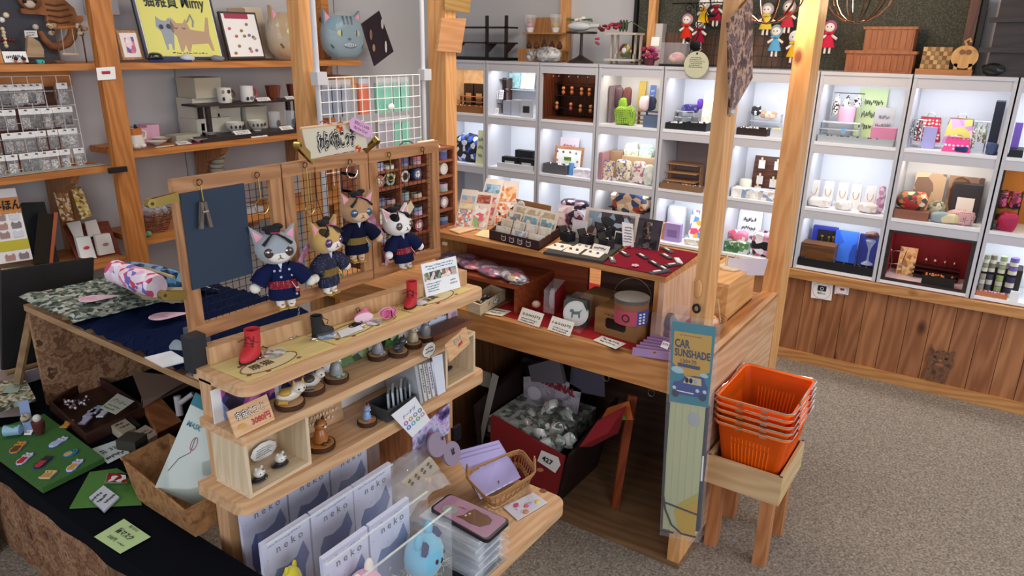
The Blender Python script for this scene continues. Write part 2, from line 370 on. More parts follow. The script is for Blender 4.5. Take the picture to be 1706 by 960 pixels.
# ================================================================ left wall shelves
PO=PINE_O('x')
def board(x0,x1,z0,z1,label,y0=3.25,brs=(),mat=None):
    t=B().slab(x0,x1,y0,3.595,z0,z1).bevel(.003,1).D('wall_shelf',mat or PO,None,label,'shelf','pine shelves on the left wall')
    for x in brs:
        B().prism([(x,3.595,z0),(x,3.33,z0),(x,3.36,z0-.05),(x,3.5,z0-.11),(x,3.53,z0-.2),(x,3.595,z0-.22)],(.035,0,0)).D('bracket',OAK('z'),t)
    return t
board(.55,3.17,1.568,1.595,'long pine top shelf carrying the framed yellow cat sign',brs=(2.99,))
board(.55,1.632,1.141,1.168,'pine shelf under the grid of hanging jewellery packets',brs=(1.50,))
board(1.722,3.17,1.187,1.216,'pine shelf with mugs and bowls',brs=(2.25,2.85))
board(1.722,3.10,.78,.807,'pine shelf at the level of the small wicker basket',brs=(2.4,))
board(.55,1.632,.72,.75,'low pine shelf under the sample sticker sheet')
B().slab(3.115,3.17,3.50,3.595,0,2.7).D('wall_stud',PO,None,'pine stud at the right end of the long top shelf','stud')
B().slab(1.53,1.60,3.54,3.595,.75,1.14).D('wall_stud',OAK('z'),None,'dark pine stud behind the sticker rack','stud')
# price label and clip on the orange post
lb=flat([(1.612,3.205,1.529),(1.689,3.205,1.532),(1.692,3.205,1.583),(1.613,3.205,1.579)],.001,WH,'price_label','white price label with a red block stuck on the orange post','label')
B().prism([(1.633,3.203,1.553),(1.668,3.203,1.554),(1.668,3.203,1.566),(1.632,3.203,1.565)],(0,-.0008,0)).D('red_block',RED,lb)
B().box((1.628,3.19,1.154),(.075,.022,.022)).bevel(.004).D('clip',BK,None,'black clip gripping the orange post at the second shelf','clip')

# ---- top shelf goods, left to right
Z1=1.595
fr=Th('frame_box',(1.25,3.45,Z1),'open wooden display frame with hooks at the far left of the top shelf','frame')
B().slab(.9,1.335,3.47,3.48,Z1,2.05).D('back_panel',Wd('#a5713f','#bd8a55','x',knots=False),fr)
B().hexa([(1.335,3.42,Z1),(1.36,3.42,Z1),(1.36,3.50,Z1),(1.335,3.50,Z1)],[(1.30,3.42,2.05),(1.325,3.42,2.05),(1.325,3.5,2.05),(1.30,3.5,2.05)]).D('side_rail',PINE('z'),fr)
for pq,c in zip([(1.414,3.45,1.779),(1.395,3.45,1.76)],('#e6d9b8','#e9e9e9')):B().ball(pq,.011,10,8).D('knob',Pl(c,.5),fr)
for q,y,c,n in(((1.387,3.44,1.683),67,'#5a1f28','dark red beads hung on the wooden display frame'),((1.387,3.44,1.726),48,'#d8c7a0','pale bead strand hung on the wooden display frame')):
    q=V(q);o=B()
    for k in range(6):o.ball(q+V(((k-2.5)*.012 if y>60 else .002*(k%2),0,0 if y>60 else-k*.013)),.008,8,6)
    o.D('bead_string',Pl(c,.3),None,n,'beads')
# grey backdrop and the reclining cat cut-out
gb=B().slab(1.345,1.64,3.55,3.56,Z1,2.1).D('backdrop_board',Pl('#4d4f58',.8),None,'dark grey upright board behind the ginger cat cut-out','board')
ct=Th('cat_cutout',(1.5,3.53,Z1+.05),'flat ginger tabby cat cut-out stretched across the dark grey board','cat figure')
TAB=Sk(['#6f4326','#95603a','#a9744a'],9,.8,'noise')
def blob(pts,y,t,m,par,name):
    return B().prism([V((p[0],y,p[1]))for p in pts],(0,-t,0)).bevel(.004).D(name,m,par,smooth=True)
body=[(1.589,3.54,1.847),(1.685,3.54,1.852),(1.72,3.54,1.819),(1.727,3.54,1.789),(1.751,3.54,1.79),(1.752,3.54,1.77),(1.728,3.54,1.749),(1.685,3.54,1.738),(1.636,3.54,1.739),(1.602,3.54,1.741),(1.596,3.54,1.765),(1.6,3.54,1.785),(1.572,3.54,1.788),(1.532,3.54,1.787),(1.502,3.54,1.79),(1.503,3.54,1.809),(1.548,3.54,1.811),(1.573,3.54,1.822)]
B().prism(body,(0,-.02,0)).bevel(.005).D('body',TAB,ct,smooth=True)
B().tube([(1.565,3.53,1.721),(1.574,3.53,1.692),(1.598,3.53,1.662),(1.631,3.53,1.658),(1.669,3.53,1.673),(1.695,3.53,1.703),(1.706,3.53,1.739)],.017,10,rr=[.010,.014,.016,.018,.019,.02,.018]).D('tail',TAB,ct,smooth=True)
B().ball((1.549,3.525,1.737),.012,10,8).D('tail_tip',Pl('#d9cdbc',.8),ct,smooth=True)
hd=B().ball((1.544,3.52,1.841),(.045,.02,.036),16,10).D('head',TAB,ct,smooth=True)
B().ball((1.535,3.505,1.827),(.022,.012,.016),12,8).D('muzzle',Pl('#d5c3b0',.8),hd,smooth=True)
for pq in[(1.514,3.5,1.837),(1.554,3.5,1.839)]:B().ball(pq,.008,8,6).D('eye',BK,hd)
stripes=[[(1.601,3.514,1.832),(1.639,3.514,1.827),(1.68,3.514,1.836)],[(1.602,3.514,1.809),(1.645,3.514,1.806),(1.691,3.514,1.815)],[(1.603,3.514,1.787),(1.651,3.514,1.781),(1.703,3.514,1.793)],[(1.604,3.514,1.765),(1.646,3.514,1.757),(1.687,3.514,1.763)]]
for s_ in stripes:B().tube(s_,.0035,5).D('stripe',Pl('#6b3f24',.8),ct)
o=flat([(1.49,3.5,1.693),(1.54,3.5,1.696),(1.54,3.5,1.723),(1.491,3.5,1.722)],.001,WH,'price_card','small white price card left of the ginger cat tail','card',scr=2)
B().prism([(1.457,3.46,1.617),(1.525,3.46,1.617),(1.528,3.46,1.648),(1.517,3.46,1.677),(1.492,3.46,1.696),(1.477,3.46,1.7)],(0,-.02,0)).bevel(.003).D('wooden_disc',Wd('#a58a66','#c2a57e','x',knots=False),None,'pale round-topped wooden piece behind the earring card','wooden piece')
# jewellery tree
jt=Th('jewellery_tree',(1.585,3.36,1.607),'little branch stand hung with a swing and flower heads','jewellery stand')
B().tube([(1.543,3.36,1.735),(1.583,3.36,1.736),(1.669,3.36,1.743)],.006,7).D('branch',PINE_O('x'),jt)
for pq in[(1.55,3.36,1.735),(1.656,3.36,1.738)]:
    B().tube([pq,(pq[0],3.36,Z1)],.003,6).D('pole',WALNUT('z'),jt)
for pq in[(1.525,3.35,1.741),(1.546,3.35,1.742),(1.53,3.35,1.714),(1.642,3.35,1.742),(1.663,3.35,1.735),(1.647,3.35,1.714)]:B().ball(pq,(.013,.010,.012),9,6).jitter(.004,60).D('flower_head',Sk(['#7c5b3e','#a88a63','#cfc0a2'],120),jt)
for pa,pb in zip([(1.572,3.355,1.731),(1.616,3.355,1.732)],[(1.568,3.355,1.636),(1.616,3.355,1.636)]):B().tube([pa,pb],.0012,5).D('string',Pl('#cfc7b8',.8),jt)
B().tube([(1.56,3.355,1.631),(1.623,3.355,1.629)],.005,6).D('seat',BOXW('x'),jt)
for i,(q,c,l)in enumerate((((1.439,3.29,1.61),'#4bb5b0','turquoise bead ornament on the top shelf front edge'),((1.466,3.29,1.609),'#4a2c26','dark beaded bracelet lying left of the little branch stand'),((1.512,3.29,1.609),'#6e4a33','brown beaded bracelet lying under the little branch stand'),((1.403,3.29,1.61),'#3a2423','short dark red bracelet behind the earring card'))):
    q=V(q);q.z=Z1+.007;o=B()
    for k in range(14):a=k*2*math.pi/14;o.ball(q+V((math.cos(a)*(.016 if i else .008),math.sin(a)*.014,0)),.0065 if i else .009,7,5)
    o.D('bracelet',Pl(c,.35),None,l,'bracelet')
ec=Cd((1.302,3.265,1.602),(1.387,3.265,1.602),.042,.25,WH,'earring_card','long white card with two dark round earrings at the front of the top shelf','card',scr=1)
for pq,pr in zip([(1.339,3.257,1.616),(1.368,3.257,1.615)],[(1.337,3.257,1.607),(1.367,3.257,1.606)]):B().ball(pq,(.008,.004,.008),10,6).D('earring',BK,ec);B().ball(pr,(.006,.004,.005),8,6).D('earring_drop',Pl('#c8604e',.5),ec)
# black cat charm
b=B();q=V((1.368,3.33,1.636));b.ball(q,(.022,.01,.010));b.ball(q+V((-.022,0,.007)),.008);b.tube([q+V((.02,0,.002)),q+V((.028,0,.012)),q+V((.026,0,.022))],.003)
b.D('cat_charm',BK,None,'tiny black cat charm sitting left of the wooden frame rail','charm')
# framed small picture
def framed(bl,br,h,lean,fm,bw,label,pm,name='picture_frame',mount=.35,cat='picture frame'):
    bl,br=V(bl),V(br);u=(br-bl);L=u.length;u.normalize();bk=V((0,0,1)).cross(u).normalized();up=V((0,0,1))*math.cos(lean)+bk*math.sin(lean);n=u.cross(up)
    t=Th(name,(bl+br)/2,label,cat)
    for a,b_,c,d in((0,L,0,bw),(0,L,h-bw,h),(0,bw,bw,h-bw),(L-bw,L,bw,h-bw)):
        B().prism([bl+u*a+up*c,bl+u*b_+up*c,bl+u*b_+up*d,bl+u*a+up*d],-n*.014).D('frame_bar',fm,t)
    B().prism([bl+u*bw+up*bw,bl+u*(L-bw)+up*bw,bl+u*(L-bw)+up*(h-bw),bl+u*bw+up*(h-bw)],-n*.004-n*.004).D('mount',WH,t)
    m=mount*min(L,h)*.5
    if pm:B().prism([bl+u*(bw+m)+up*(bw+m)+n*.001,bl+u*(L-bw-m)+up*(bw+m)+n*.001,bl+u*(L-bw-m)+up*(h-bw-m)+n*.001,bl+u*(bw+m)+up*(h-bw-m)+n*.001],-n*.001).D('picture',pm,t)
    return t,bl,u,up,n,L
framed((1.816,3.36,1.605),(1.916,3.36,1.607),.128,.2,OAK('z'),.011,'small oak frame with a pink and purple picture, left of the yellow cat sign',Sk(['#f2ddea','#c96a9e','#7a5aa8','#e08a7a','#f6f0f4'],60,.6))
# transparent leaning sheet behind
B().slab(1.735,1.765,3.42,3.44,Z1,1.99).D('sample_board',Sk(['#a8a088','#c9c3ad','#8f876f'],30,.6,'noise'),None,'narrow mottled board standing behind the small oak frame','board')
B().slab(1.80,1.93,3.54,3.59,1.80,1.92).D('paper_box',Pl('#d7d2d4',.7),None,'pale box with a purple lid behind the small oak frame','box')
# yellow cat sign  猫雑貨 Mimy
sg,bl,u,up,n,L=framed((1.917,3.34,1.61),(2.323,3.34,1.604),.345,.22,Pl('#1f2a44',.4),.012,'large navy-framed yellow sign with two drawn cats and the shop name',None,'shop_sign',cat='sign')
P2=lambda a,b_,k=.002:bl+u*(L*a)+up*(.345*b_)+n*k
B().prism([P2(.04,.04),P2(.96,.04),P2(.96,.965),P2(.04,.965)],-n*.001).D('sheet',Pl('#dedc7a',.55),sg)
text('猫雑貨 Mimy',sg,Pl('#2a3434'),P2(.50,.76,.004),u,up,.075,bold=.015,fit=L*.76)
Ln(sg,INK,P2(.42,.93,.003),u,up,L*.5,.014,1,seed=4)
Ln(sg,INK,P2(.55,.08,.003),u,up,L*.5,.010,1,seed=5)
def catdraw(pts,c,name):return B().prism([P2(a,b_,.003)for a,b_ in pts],-n*.0012).D(name,Pl(c,.6),sg)
catdraw([(.20,.42),(.22,.56),(.27,.51),(.33,.50),(.38,.55),(.42,.44),(.40,.34),(.36,.12),(.34,.12),(.34,.20),(.30,.20),(.29,.12),(.27,.12),(.25,.36)],'#97a0ab','grey_cat')
catdraw([(.36,.40),(.40,.55),(.46,.48),(.54,.48),(.58,.54),(.62,.40),(.80,.38),(.86,.58),(.89,.57),(.86,.34),(.88,.12),(.85,.12),(.82,.22),(.60,.20),(.56,.10),(.53,.10),(.52,.20),(.47,.10),(.44,.10),(.43,.30)],'#b89a80','brown_cat')
for a,b_,r,c in((.26,.42,.011,'#39404e'),(.35,.43,.011,'#39404e')):
    B().tube([P2(a,b_,.0045),P2(a,b_,.0052)],r,14).D('eye',Pl(c,.6),sg)
B().tube([P2(.60,.50,.004),P2(.66,.60,.004),P2(.68,.52,.004),P2(.66,.44,.004)],.004,6).D('grey_tail',Pl('#97a0ab',.6),sg)
for a in(.44,.54):B().tube([P2(a-.02,.42,.0045),P2(a,.40,.0045),P2(a+.02,.42,.0045)],.0012,4).D('closed_eye',INK,sg)
# stones / toys in front of the sign
for px,py,r,c,l in((258,92,(.038,.028,.022),'#15191f','glossy black cat paperweight in front of the yellow sign'),(312,91,(.034,.024,.018),'#c9cad2','crumpled white cloth mouse in front of the yellow sign'),(362,93,(.036,.024,.016),'#7d818c','grey cloth mouse in front of the right corner of the yellow sign')):
    q=V((1.343,3.3,1.827));
    p={258:(1.939,3.31,1.626),312:(2.094,3.3,1.629),362:(2.254,3.3,1.623)}[px]
    B().ball((p[0],p[1],Z1+r[2]*.9),r,16,10).jitter(.006,25).D('paperweight',Pl(c,.12 if px==258 else .8,coat=1 if px==258 else 0),None,l,'ornament',smooth=True)
flat([(1.877,3.26,1.597),(2.089,3.26,1.597),(2.124,3.32,1.612),(1.925,3.32,1.61)],.004,Pl('#27356a',.7),'blue_cloth','blue cloth under the black paperweight','cloth')
# leaflets
fr2,bl,u,up,n,L=framed((2.379,3.38,1.606),(2.601,3.38,1.608),.235,.24,Pl('#3a3434',.5),.010,'dark-framed leaflet with rows of coloured sweets, right of the yellow sign',None,'leaflet_holder',cat='picture frame')
B().prism([bl+u*(L*.12)+up*.20+n*.002,bl+u*(L*.75)+up*.20+n*.002,bl+u*(L*.75)+up*.225+n*.002,bl+u*(L*.12)+up*.225+n*.002],-n*.001).D('heading',Pl('#a33a55',.6),fr2)
rr=random.Random(3)
for i in range(13):B().ball(bl+u*(L*(.15+.72*rr.random()))+up*(.025+.16*rr.random())+n*.002,(.010,.0015,.008),8,5).D('printed_sweet',Pl(rr.choice(['#5e8f6a','#8a6f9c','#c9605e','#9a7c4e','#d98a96']),.6),fr2)
Cd((2.487,3.46,1.604),(2.593,3.46,1.609),.255,.2,Wd('#8a6c50','#a98a6a','x',knots=False),'wooden_board','brown board standing behind the leaflet frame','board',t=.006)
Cd((2.584,3.45,1.603),(2.702,3.45,1.606),.27,.25,Pl('#cfc0a8',.6),'paper_fan','cream fan leaflet behind the leaflet frame','leaflet',t=.003)
# cat-face cushions in plastic
def cushion(q,R,c,c2,label,rot=0,ear='#e9a5bb'):
    t=Th('cat_cushion',(q[0],q[1],Z1),label,'cushion');q=V((q[0],q[1],Z1+R*.95));m=Matrix.Rotation(rot,3,'Z')
    def w(x,y,z):return q+m@V((x*R,y*R,z*R))
    sq=B().ball((0,0,0),1,24,16)
    for v in sq.bm.verts:v.co=q+m@V([k_*math.copysign(abs(c_)**.72,c_)for k_,c_ in zip((R*1.0,R*.5,R*.92),v.co)])
    sq.D('body',Pl(c,.8,sheen=.3),t,smooth=True)
    for s in(-1,1):
        B().prism([w(s*.55,-.05,.75),w(s*.95,-.05,.45),w(s*.98,-.05,1.12)],m@V((0,R*.16,0))).bevel(.008).D('ear',Pl(c,.8),t);B().prism([w(s*.66,-.08,.80),w(s*.90,-.08,.62),w(s*.92,-.08,1.0)],m@V((0,.004,0))).D('inner_ear',Pl(ear,.8),t)
        e=B().ball(w(s*.40,-.44,.16),(R*.2,R*.05,R*.16),14,8,m).D('eye',Pl('#d6dc86',.4),t);B().ball(w(s*.40,-.50,.16),(R*.045,R*.03,R*.14),8,6,m).D('pupil',BK,e)
        for k in range(2):B().tube([w(s*(.78+.08*k),-.30,-.05-.25*k),w(s*(.70+.04*k),-.36,-.2-.25*k)],R*.045,6).D('cheek_stripe',Pl(c2,.8),t)
    for s in(-.22,0,.22):B().tube([w(s,-.36,.86),w(s*.9,-.46,.52)],R*.045,6).D('forehead_stripe',Pl(c2,.8),t)
    B().ball(w(0,-.50,-.08),(R*.10,R*.05,R*.06),10,6,m).D('nose',Pl('#39435a',.5),t)
    mo=B().ball(w(0.05,-.45,-.33),(R*.40,R*.06,R*.15),16,8,m).D('mouth',Pl('#2d3c52',.5),t);B().ball(w(.05,-.475,-.33),(R*.34,R*.05,R*.10),16,8,m).D('teeth',Pl('#c9dbe2',.5),mo)
    for k in range(5):B().tube([w(-.17+.1*k,-.53,-.26),w(-.17+.1*k,-.53,-.40)],R*.012,4).D('tooth_line',Pl('#2d3c52',.5),mo)
    B().ball(q+V((0,0,.003)),(R*1.16,R*.6,R*1.06),18,12,m).jitter(.012,14).D('plastic_wrap',film('#e6eef2',.16),t,smooth=True)
    return t
cushion((2.769,3.4,1.738),.135,'#b39a78','#6d5840','beige tabby cat-face cushion wrapped in clear plastic, left of the pine post',.25)
cushion((3.174,3.4,1.75),.135,'#7f9fae','#4e6572','blue-grey cat-face cushion wrapped in clear plastic, right of the pine post',-.1)
# dark photo panel hung tilted on the stud
pp=[(3.294,3.36,1.8),(3.452,3.36,1.881),(3.566,3.36,1.643),(3.39,3.36,1.557)]
o=B().prism(pp,(0,.006,0)).bevel(.004).D('cat_picture',Pl('#2b2028',.4),None,'dark tilted panel with pictures of cats, right of the blue cushion','picture')
for px,py,a,b_,c in((618,58,.012,.03,'#8a6a52'),(637,40,.012,.03,'#b8b4b8'),(623,80,.012,.022,'#a98462'),(643,78,.01,.035,'#d5ccca')):
    p={618:(3.366,3.355,1.74),637:(3.468,3.355,1.805),623:(3.386,3.355,1.664),643:(3.492,3.355,1.671)}[px]
    B().ball(p,(a,.0025,b_),12,8).D('printed_cat',Pl(c,.6),o)
B().slab(3.115-.05,3.17+.06,3.36,3.50,1.42,1.505).D('wood_block',PINE('x'),None,'small pine block fixed to the stud above the white wire rack','block')

# ---- grid of hanging packets (left)
gd=Th('wire_grid',(1.25,3.30,1.17),'wire grid rack on the left wall holding jewellery packets','rack')
gx0,gx1,gz0,gz1=.85,1.575,1.18,1.545
for i in range(14):
    x=gx0+(gx1-gx0)*i/13;B().tube([(x,3.34,gz0),(x,3.36,gz1)],.0015,5).D('wire',WH,gd)
for i in range(7):
    z=gz0+(gz1-gz0)*i/6;B().tube([(gx0,3.34+.02*i/6,z),(gx1,3.34+.02*i/6,z)],.0015,5).D('wire',WH,gd)
B().slab(.8,1.60,3.57,3.59,1.17,1.56).D('back_board',WALNUT('x'),None,'dark wood board behind the hanging packets','board')
B().slab(.8,1.60,3.40,3.42,1.50,1.566).D('valance',PINE_O('x'),None,'pine strip under the top shelf above the packets','strip')
pk=Th('jewellery_packet',(0,0,0),'x','packet','jewellery packets hanging on the wire grid')
B().slab(-.024,.024,-.001,.001,-.026,0).D('header_card',WH,pk)
B().sheet(6,8,lambda a,b_:V((-.0235+.047*a,-.006*math.sin(math.pi*a)*math.sin(math.pi*b_)-.001*((int(a*6)+int(b_*8))%2),-.026-.066*b_)),.001).D('pouch',film('#dfe6ec',.22,.12),pk,smooth='all')
B().sheet(4,5,lambda a,b_:V((-.016+.032*a,-.003,-.04-.044*b_)),.001).D('contents',Sk(['#b9bcc4','#e6e7ea','#8f8a86','#d6b487','#f5f5f8','#6f7a86'],170,.35),pk)
B().tube([(0,-.012,-.006),(0,.02,-.008),(0,.03,-.004)],.0016,5).D('hook',SV,pk)
B().box((0,-.014,-.006),(.011,.002,.007),ry=.3).D('hook_tip',Pl('#55585e',.4),pk)
rows_=[(1.517,[(7,0),(22,0),(42,1),(58,0),(71,0),(84,0),(95,0),(138,0)]),(1.42,[(8,0),(27,1),(43,0),(67,0),(85,1),(104,0),(124,0),(140,0)]),(1.33,[(14,0),(36,0),(54,0),(72,0),(91,0),(112,0),(132,0),(146,0)]),(1.245,[(2,0),(16,0),(36,0),(58,0),(76,0),(89,0),(107,0),(127,0),(152,0)])]
rwn=['top','second','third','bottom'];first_done=False;prx=random.Random(5)
for ri,(zz,L_)in enumerate(rows_):
    for ci,(px,_)in enumerate(L_):
        x=1.205+(px*.00225)+(.006 if ri<2 else-.004)
        lab='white-headed clear packet, %s from the left in the %s row of the wire grid'%(['first','second','third','fourth','fifth','sixth','seventh','eighth','ninth'][ci],rwn[ri])
        if not first_done:first(pk,(x,3.325,zz),0,lab,.88);first_done=True
        else:Cl(pk,(x,3.325+prx.random()*.004,zz),prx.random()*.1-.05,lab,s=.86+prx.random()*.08)
cm=B()
for i in range(5):cm.tube([(1.49+.012*i,3.33,1.50),(1.49+.012*i,3.335,1.45)],.002,5)
cm.D('hair_pins',Pl('#8a6a44',.3,1),None,'row of thin metal hairpins hung on the wire grid','hairpins')
flat([(.9,3.262,1.17),(1.62,3.262,1.17),(1.62,3.32,1.17),(.9,3.32,1.17)],.002,Sk(['#8b8f86','#b9b8ab','#6f776f'],20,.6,'noise'),'shelf_liner','long mottled paper strip under the packets','paper')

# ---- mug shelf
Z2=1.216
def mug(q,R,h,c,hc,label,dec=(),name='mug'):
    t=Th(name,(q[0],q[1],q[2]),label,'mug');q=V(q)
    B().lathe([(R*.9,0),(R,.006),(R,h),(R*.9,h),(R*.88,.01)],q,24).D('body',Pl(c,.25,coat=.5),t,smooth=True)
    B().tube([q+V((math.cos(a)*.026*1.0+R,0,h*.5+math.sin(a)*h*.32))for a in[(-.5+k/10)*math.pi for k in range(11)]],.005,8).D('handle',Pl(hc,.3),t,smooth=True)
    for a,z,c2 in dec:B().ball(q+V((math.sin(a)*R,-math.cos(a)*R,z*h)),(.010,.004,.010),8,6).D('cat_motif',Pl(c2,.5),t)
    return t
dk=DARKW('x')
rs=Th('display_riser',(2.30,3.38,Z2),'black two-level display riser holding mugs and rice bowls','riser')
B().slab(2.13,2.80,3.33,3.46,Z2+.165,Z2+.175).D('upper_board',dk,rs)
B().slab(2.10,2.85,3.27,3.46,Z2,Z2+.022).D('base',dk,rs)
for x in(2.20,2.75):
    B().slab(x,x+.02,3.42,3.44,Z2+.02,Z2+.165).D('leg',dk,rs);B().slab(x-.01,x+.01,3.34,3.36,Z2+.02,Z2+.165).D('leg',dk,rs)
mug(((2.325,3.38,1.4)[0],3.38,Z2+.175),.035,.075,'#e9e7e0','#5a4a42','white mug with four cat faces and a brown handle',((-.7,.75,'#a5835c'),(.1,.75,'#1e1e22'),(-.7,.28,'#1e1e22'),(.3,.3,'#d8d6d0')))
mug(((2.458,3.38,1.388)[0],3.38,Z2+.175),.035,.08,'#eeecea','#c2485a','white mug with black cats and a red handle',((-.5,.2,'#1e1e22'),(.1,.22,'#6a6a70'),(.6,.25,'#8f8f96')))
def bowl(q,R,h,c,label,dec=None,name='bowl',foot=.45):
    t=Th(name,q,label,'bowl');q=V(q)
    B().lathe([(R*foot,0),(R*foot,.006),(R*(foot+.15),.010),(R*.85,h*.45),(R,h),(R*.96,h),(R*.8,h*.45),(R*.3,.014)],q,24).D('body',Pl(c,.3,coat=.4),t,smooth=True)
    if dec:
        for k in range(5):a=-1+k*.5;B().ball(q+V((math.sin(a)*R*.9,-math.cos(a)*R*.9,h*.6)),(.008,.003,.009),8,6).D('cat_motif',Pl(dec,.6),t)
    return t
bowl(((2.628,3.38,1.395)[0],3.38,Z2+.175),.042,.075,'#6e3420','red-brown lacquer bowl on the upper board of the riser',name='lacquer_bowl',foot=.6)
bowl(((2.767,3.38,1.394)[0]-.004,3.38,Z2+.175),.036,.078,'#5d2f20','second lacquer bowl of the riser, half hidden by the pine post',name='lacquer_bowl',foot=.6)
Cd(((2.497,3.34,1.4)[0],3.34,Z2+.176),((2.58,3.34,1.39)[0],3.34,Z2+.176),.026,.9,WH,'price_card','white price card at the foot of the lacquer bowl','card',scr=2)
Cd(((2.684,3.34,1.391)[0],3.34,Z2+.176),((2.742,3.34,1.388)[0],3.34,Z2+.176),.024,.9,WH,'price_card','white price card beside the pine post on the riser','card',scr=2,seed=2)
bowl(((2.354,3.34,1.259)[0],3.36,Z2+.022),.048,.055,'#dcd9d0','cream rice bowl with a black cat, left of the pair',dec='#2a2a2e',name='rice_bowl')
bowl(((2.488,3.34,1.257)[0],3.36,Z2+.022),.047,.055,'#dedbd2','cream rice bowl with cats round the rim, right of the pair',dec='#3a3a3e',name='rice_bowl')
for i,px in enumerate((462,487)):
    x=((2.622,3.36,1.264)[0],(2.725,3.36,1.263)[0])[i];t=Th('drinking_glass',(x,3.38,Z2+.022),['clear drinking glass with a cat print, left one behind the price cards','clear drinking glass with a cat print, next to the pine post'][i],'glass')
    B().lathe([(.026,0),(.03,.004),(.033,.09),(.031,.09),(.028,.006)],(x,3.38,Z2+.022),20).D('body',glass(),t,smooth=True)
    B().ball((x,3.349,Z2+.05),(.013,.003,.02),10,8).D('cat_print',Pl('#5b5b60',.6),t)
Cd(((2.295,3.28,1.244)[0],3.275,Z2+.022),((2.389,3.28,1.242)[0],3.275,Z2+.022),.03,.95,WH,'price_card','white price card below the rice bowls','card',txt='2970円',ts=.35,scr=1)
Cd(((2.378,3.27,1.216)[0],3.262,Z2+.001),((2.479,3.27,1.213)[0],3.262,Z2+.001),.03,.95,WH,'price_card','white price card lying at the front edge of the mug shelf','card',scr=2,seed=3)
Cd(((2.585,3.28,1.215)[0],3.28,Z2+.022),((2.666,3.28,1.215)[0],3.28,Z2+.022),.03,.95,WH,'price_card','white price card in front of the drinking glasses','card',scr=2,seed=4)
# storage boxes
bx=[(312,352,139,167,'#cfc8b2'),(312,352,168,194,'#d8d4c4'),(315,368,195,224,'#d4d2c6'),(352,388,180,196,'#d9d7cf'),(395,428,176,196,'#cbc7b8')]
bc=[(2.191,3.5,1.404),(2.338,3.5,1.481),(2.179,3.5,1.324),(2.326,3.5,1.394),(2.177,3.5,1.234),(2.372,3.5,1.308),(2.315,3.5,1.309),(2.451,3.5,1.35),(2.471,3.5,1.298),(2.605,3.5,1.354)]
nm=['topmost of the cream cardboard boxes stacked left of the riser','middle cream cardboard box of the stack left of the riser','bottom cream cardboard box of the stack left of the riser','cream cardboard box behind the white cat mugs','cream cardboard box behind the rice bowls']
zb=Z2
hs=[(2.0,.095),(2.0,.1),(2.0,.1)]
zt=[Z2+.226,Z2+.124,Z2+.02]
for i in range(5):
    x0=bc[2*i][0];x1=bc[2*i+1][0]
    if i<3:z0=Z2+.10*(2-i);z1=z0+.098
    else:z0=Z2;z1=Z2+.14
    bb=B().slab(x0,x1,3.42+.02*(i%2),3.58,z0,z1).bevel(.002,1).D('storage_box',Pl(bx[i][4],.8),None,nm[i],'box','cream storage boxes on the mug shelf')
    B().slab(x0-.001,x1+.001,3.418+.02*(i%2),3.58,z1-.022,z1+.0012).D('lid',Pl(bx[i][4],.75),bb)
# orange and white cat mug, pink boxes, plates
t=Th('cat_jug',((1.8,3.33,1.237)[0],3.34,Z2),'orange and white cat-shaped mug with a tail handle','mug')
q=V(((1.8,3.33,1.237)[0],3.34,Z2+.004))
B().lathe([(.040,0),(.046,.01),(.044,.03),(.036,.06),(.034,.085),(.030,.085),(.030,.02)],q,24).D('body',Pl('#e8e4dc',.25,coat=.5),t,smooth=True)
B().lathe([(.0365,.055),(.0362,.07),(.036,.088),(.031,.089)],q,24,caps=False).D('orange_patch',Pl('#c9752c',.3),t,smooth=True)
for s in(-1,1):B().ball(q+V((s*.018,-.038,.010)),(.016,.014,.012),10,8).D('paw',Pl('#e8e4dc',.3),t,smooth=True)
B().tube([q+V((.032,0,.025)),q+V((.055,0,.04)),q+V((.060,0,.065)),q+V((.04,0,.075))],.006,8).D('handle',Pl('#e8dcc8',.3),t,smooth=True)
B().ball(q+V((.0,-.028,.095)),(.008,.007,.012),8,6).D('black_cat_on_rim',BK,t)
t=B().slab(1.722,1.93,3.262,3.45,Z2,Z2+.004).D('tray',Wd('#7b4a2c','#98623c','x',knots=False),None,'thin brown board under the orange cat mug','board')
for i,(x0,x1,z,c,l)in enumerate(((1.845,1.905,.075,'#d7a5c4','pink box standing left in the pink trio'),(1.905,1.955,.07,'#dba8c2','pink box in the middle of the trio, slightly lower'),(1.955,2.015,.08,'#dcaac4','pink box standing right in the pink trio'))):
    o=B().slab(x0,x1-.001,3.47+.01*i,3.57,Z2,Z2+z).bevel(.0015,1).D('pink_box',Pl(c,.7),None,l,'box');B().slab(x0-.001,x1,3.469+.01*i,3.57,Z2+z-.02,Z2+z+.0015).D('lid',Pl(c,.65),o)
B().slab(2.02,2.15,3.36,3.45,Z2,Z2+.035).bevel(.002,1).D('long_box',Pl('#a9a596',.8),None,'low grey-cream box beside the black riser','box')
for i,(px,z,l)in enumerate(((263,0,'white plate nearest the cat mug'),(285,.004,'white plate in front of the pink boxes'),(330,0,'white shallow dish with a dark red foot, left of the stacked pair'),(355,0,'lower white dish of the pair next to the black riser'),(355,.022,'upper white dish of the pair next to the black riser'))):
    x=((1.913,3.34,1.23)[0],(1.987,3.34,1.24)[0],(2.111,3.32,1.219)[0],(2.205,3.34,1.217)[0],(2.205,3.34,1.217)[0])[i];yy=(3.35,3.43,3.31,3.35,3.35)[i]
    o=B().lathe([(.018,0),(.02,.004),(.042,.014),(.046,.018),(.043,.018),(.02,.007)],(x,yy,Z2+.004+z),24).D('dish',Pl('#e4dfda',.3,coat=.4),None,l,'dish',smooth=True)
    B().lathe([(.0185,0),(.0185,.004)],(x,yy,Z2+.001+z),20).D('foot',Pl('#7b2332',.4),o)
flat([(2.02,3.262,Z2),(2.10,3.262,Z2),(2.12,3.33,Z2),(2.02,3.33,Z2)],.003,Pl('#7d1f33',.8),'red_mat','dark red mat under the white dishes','mat')
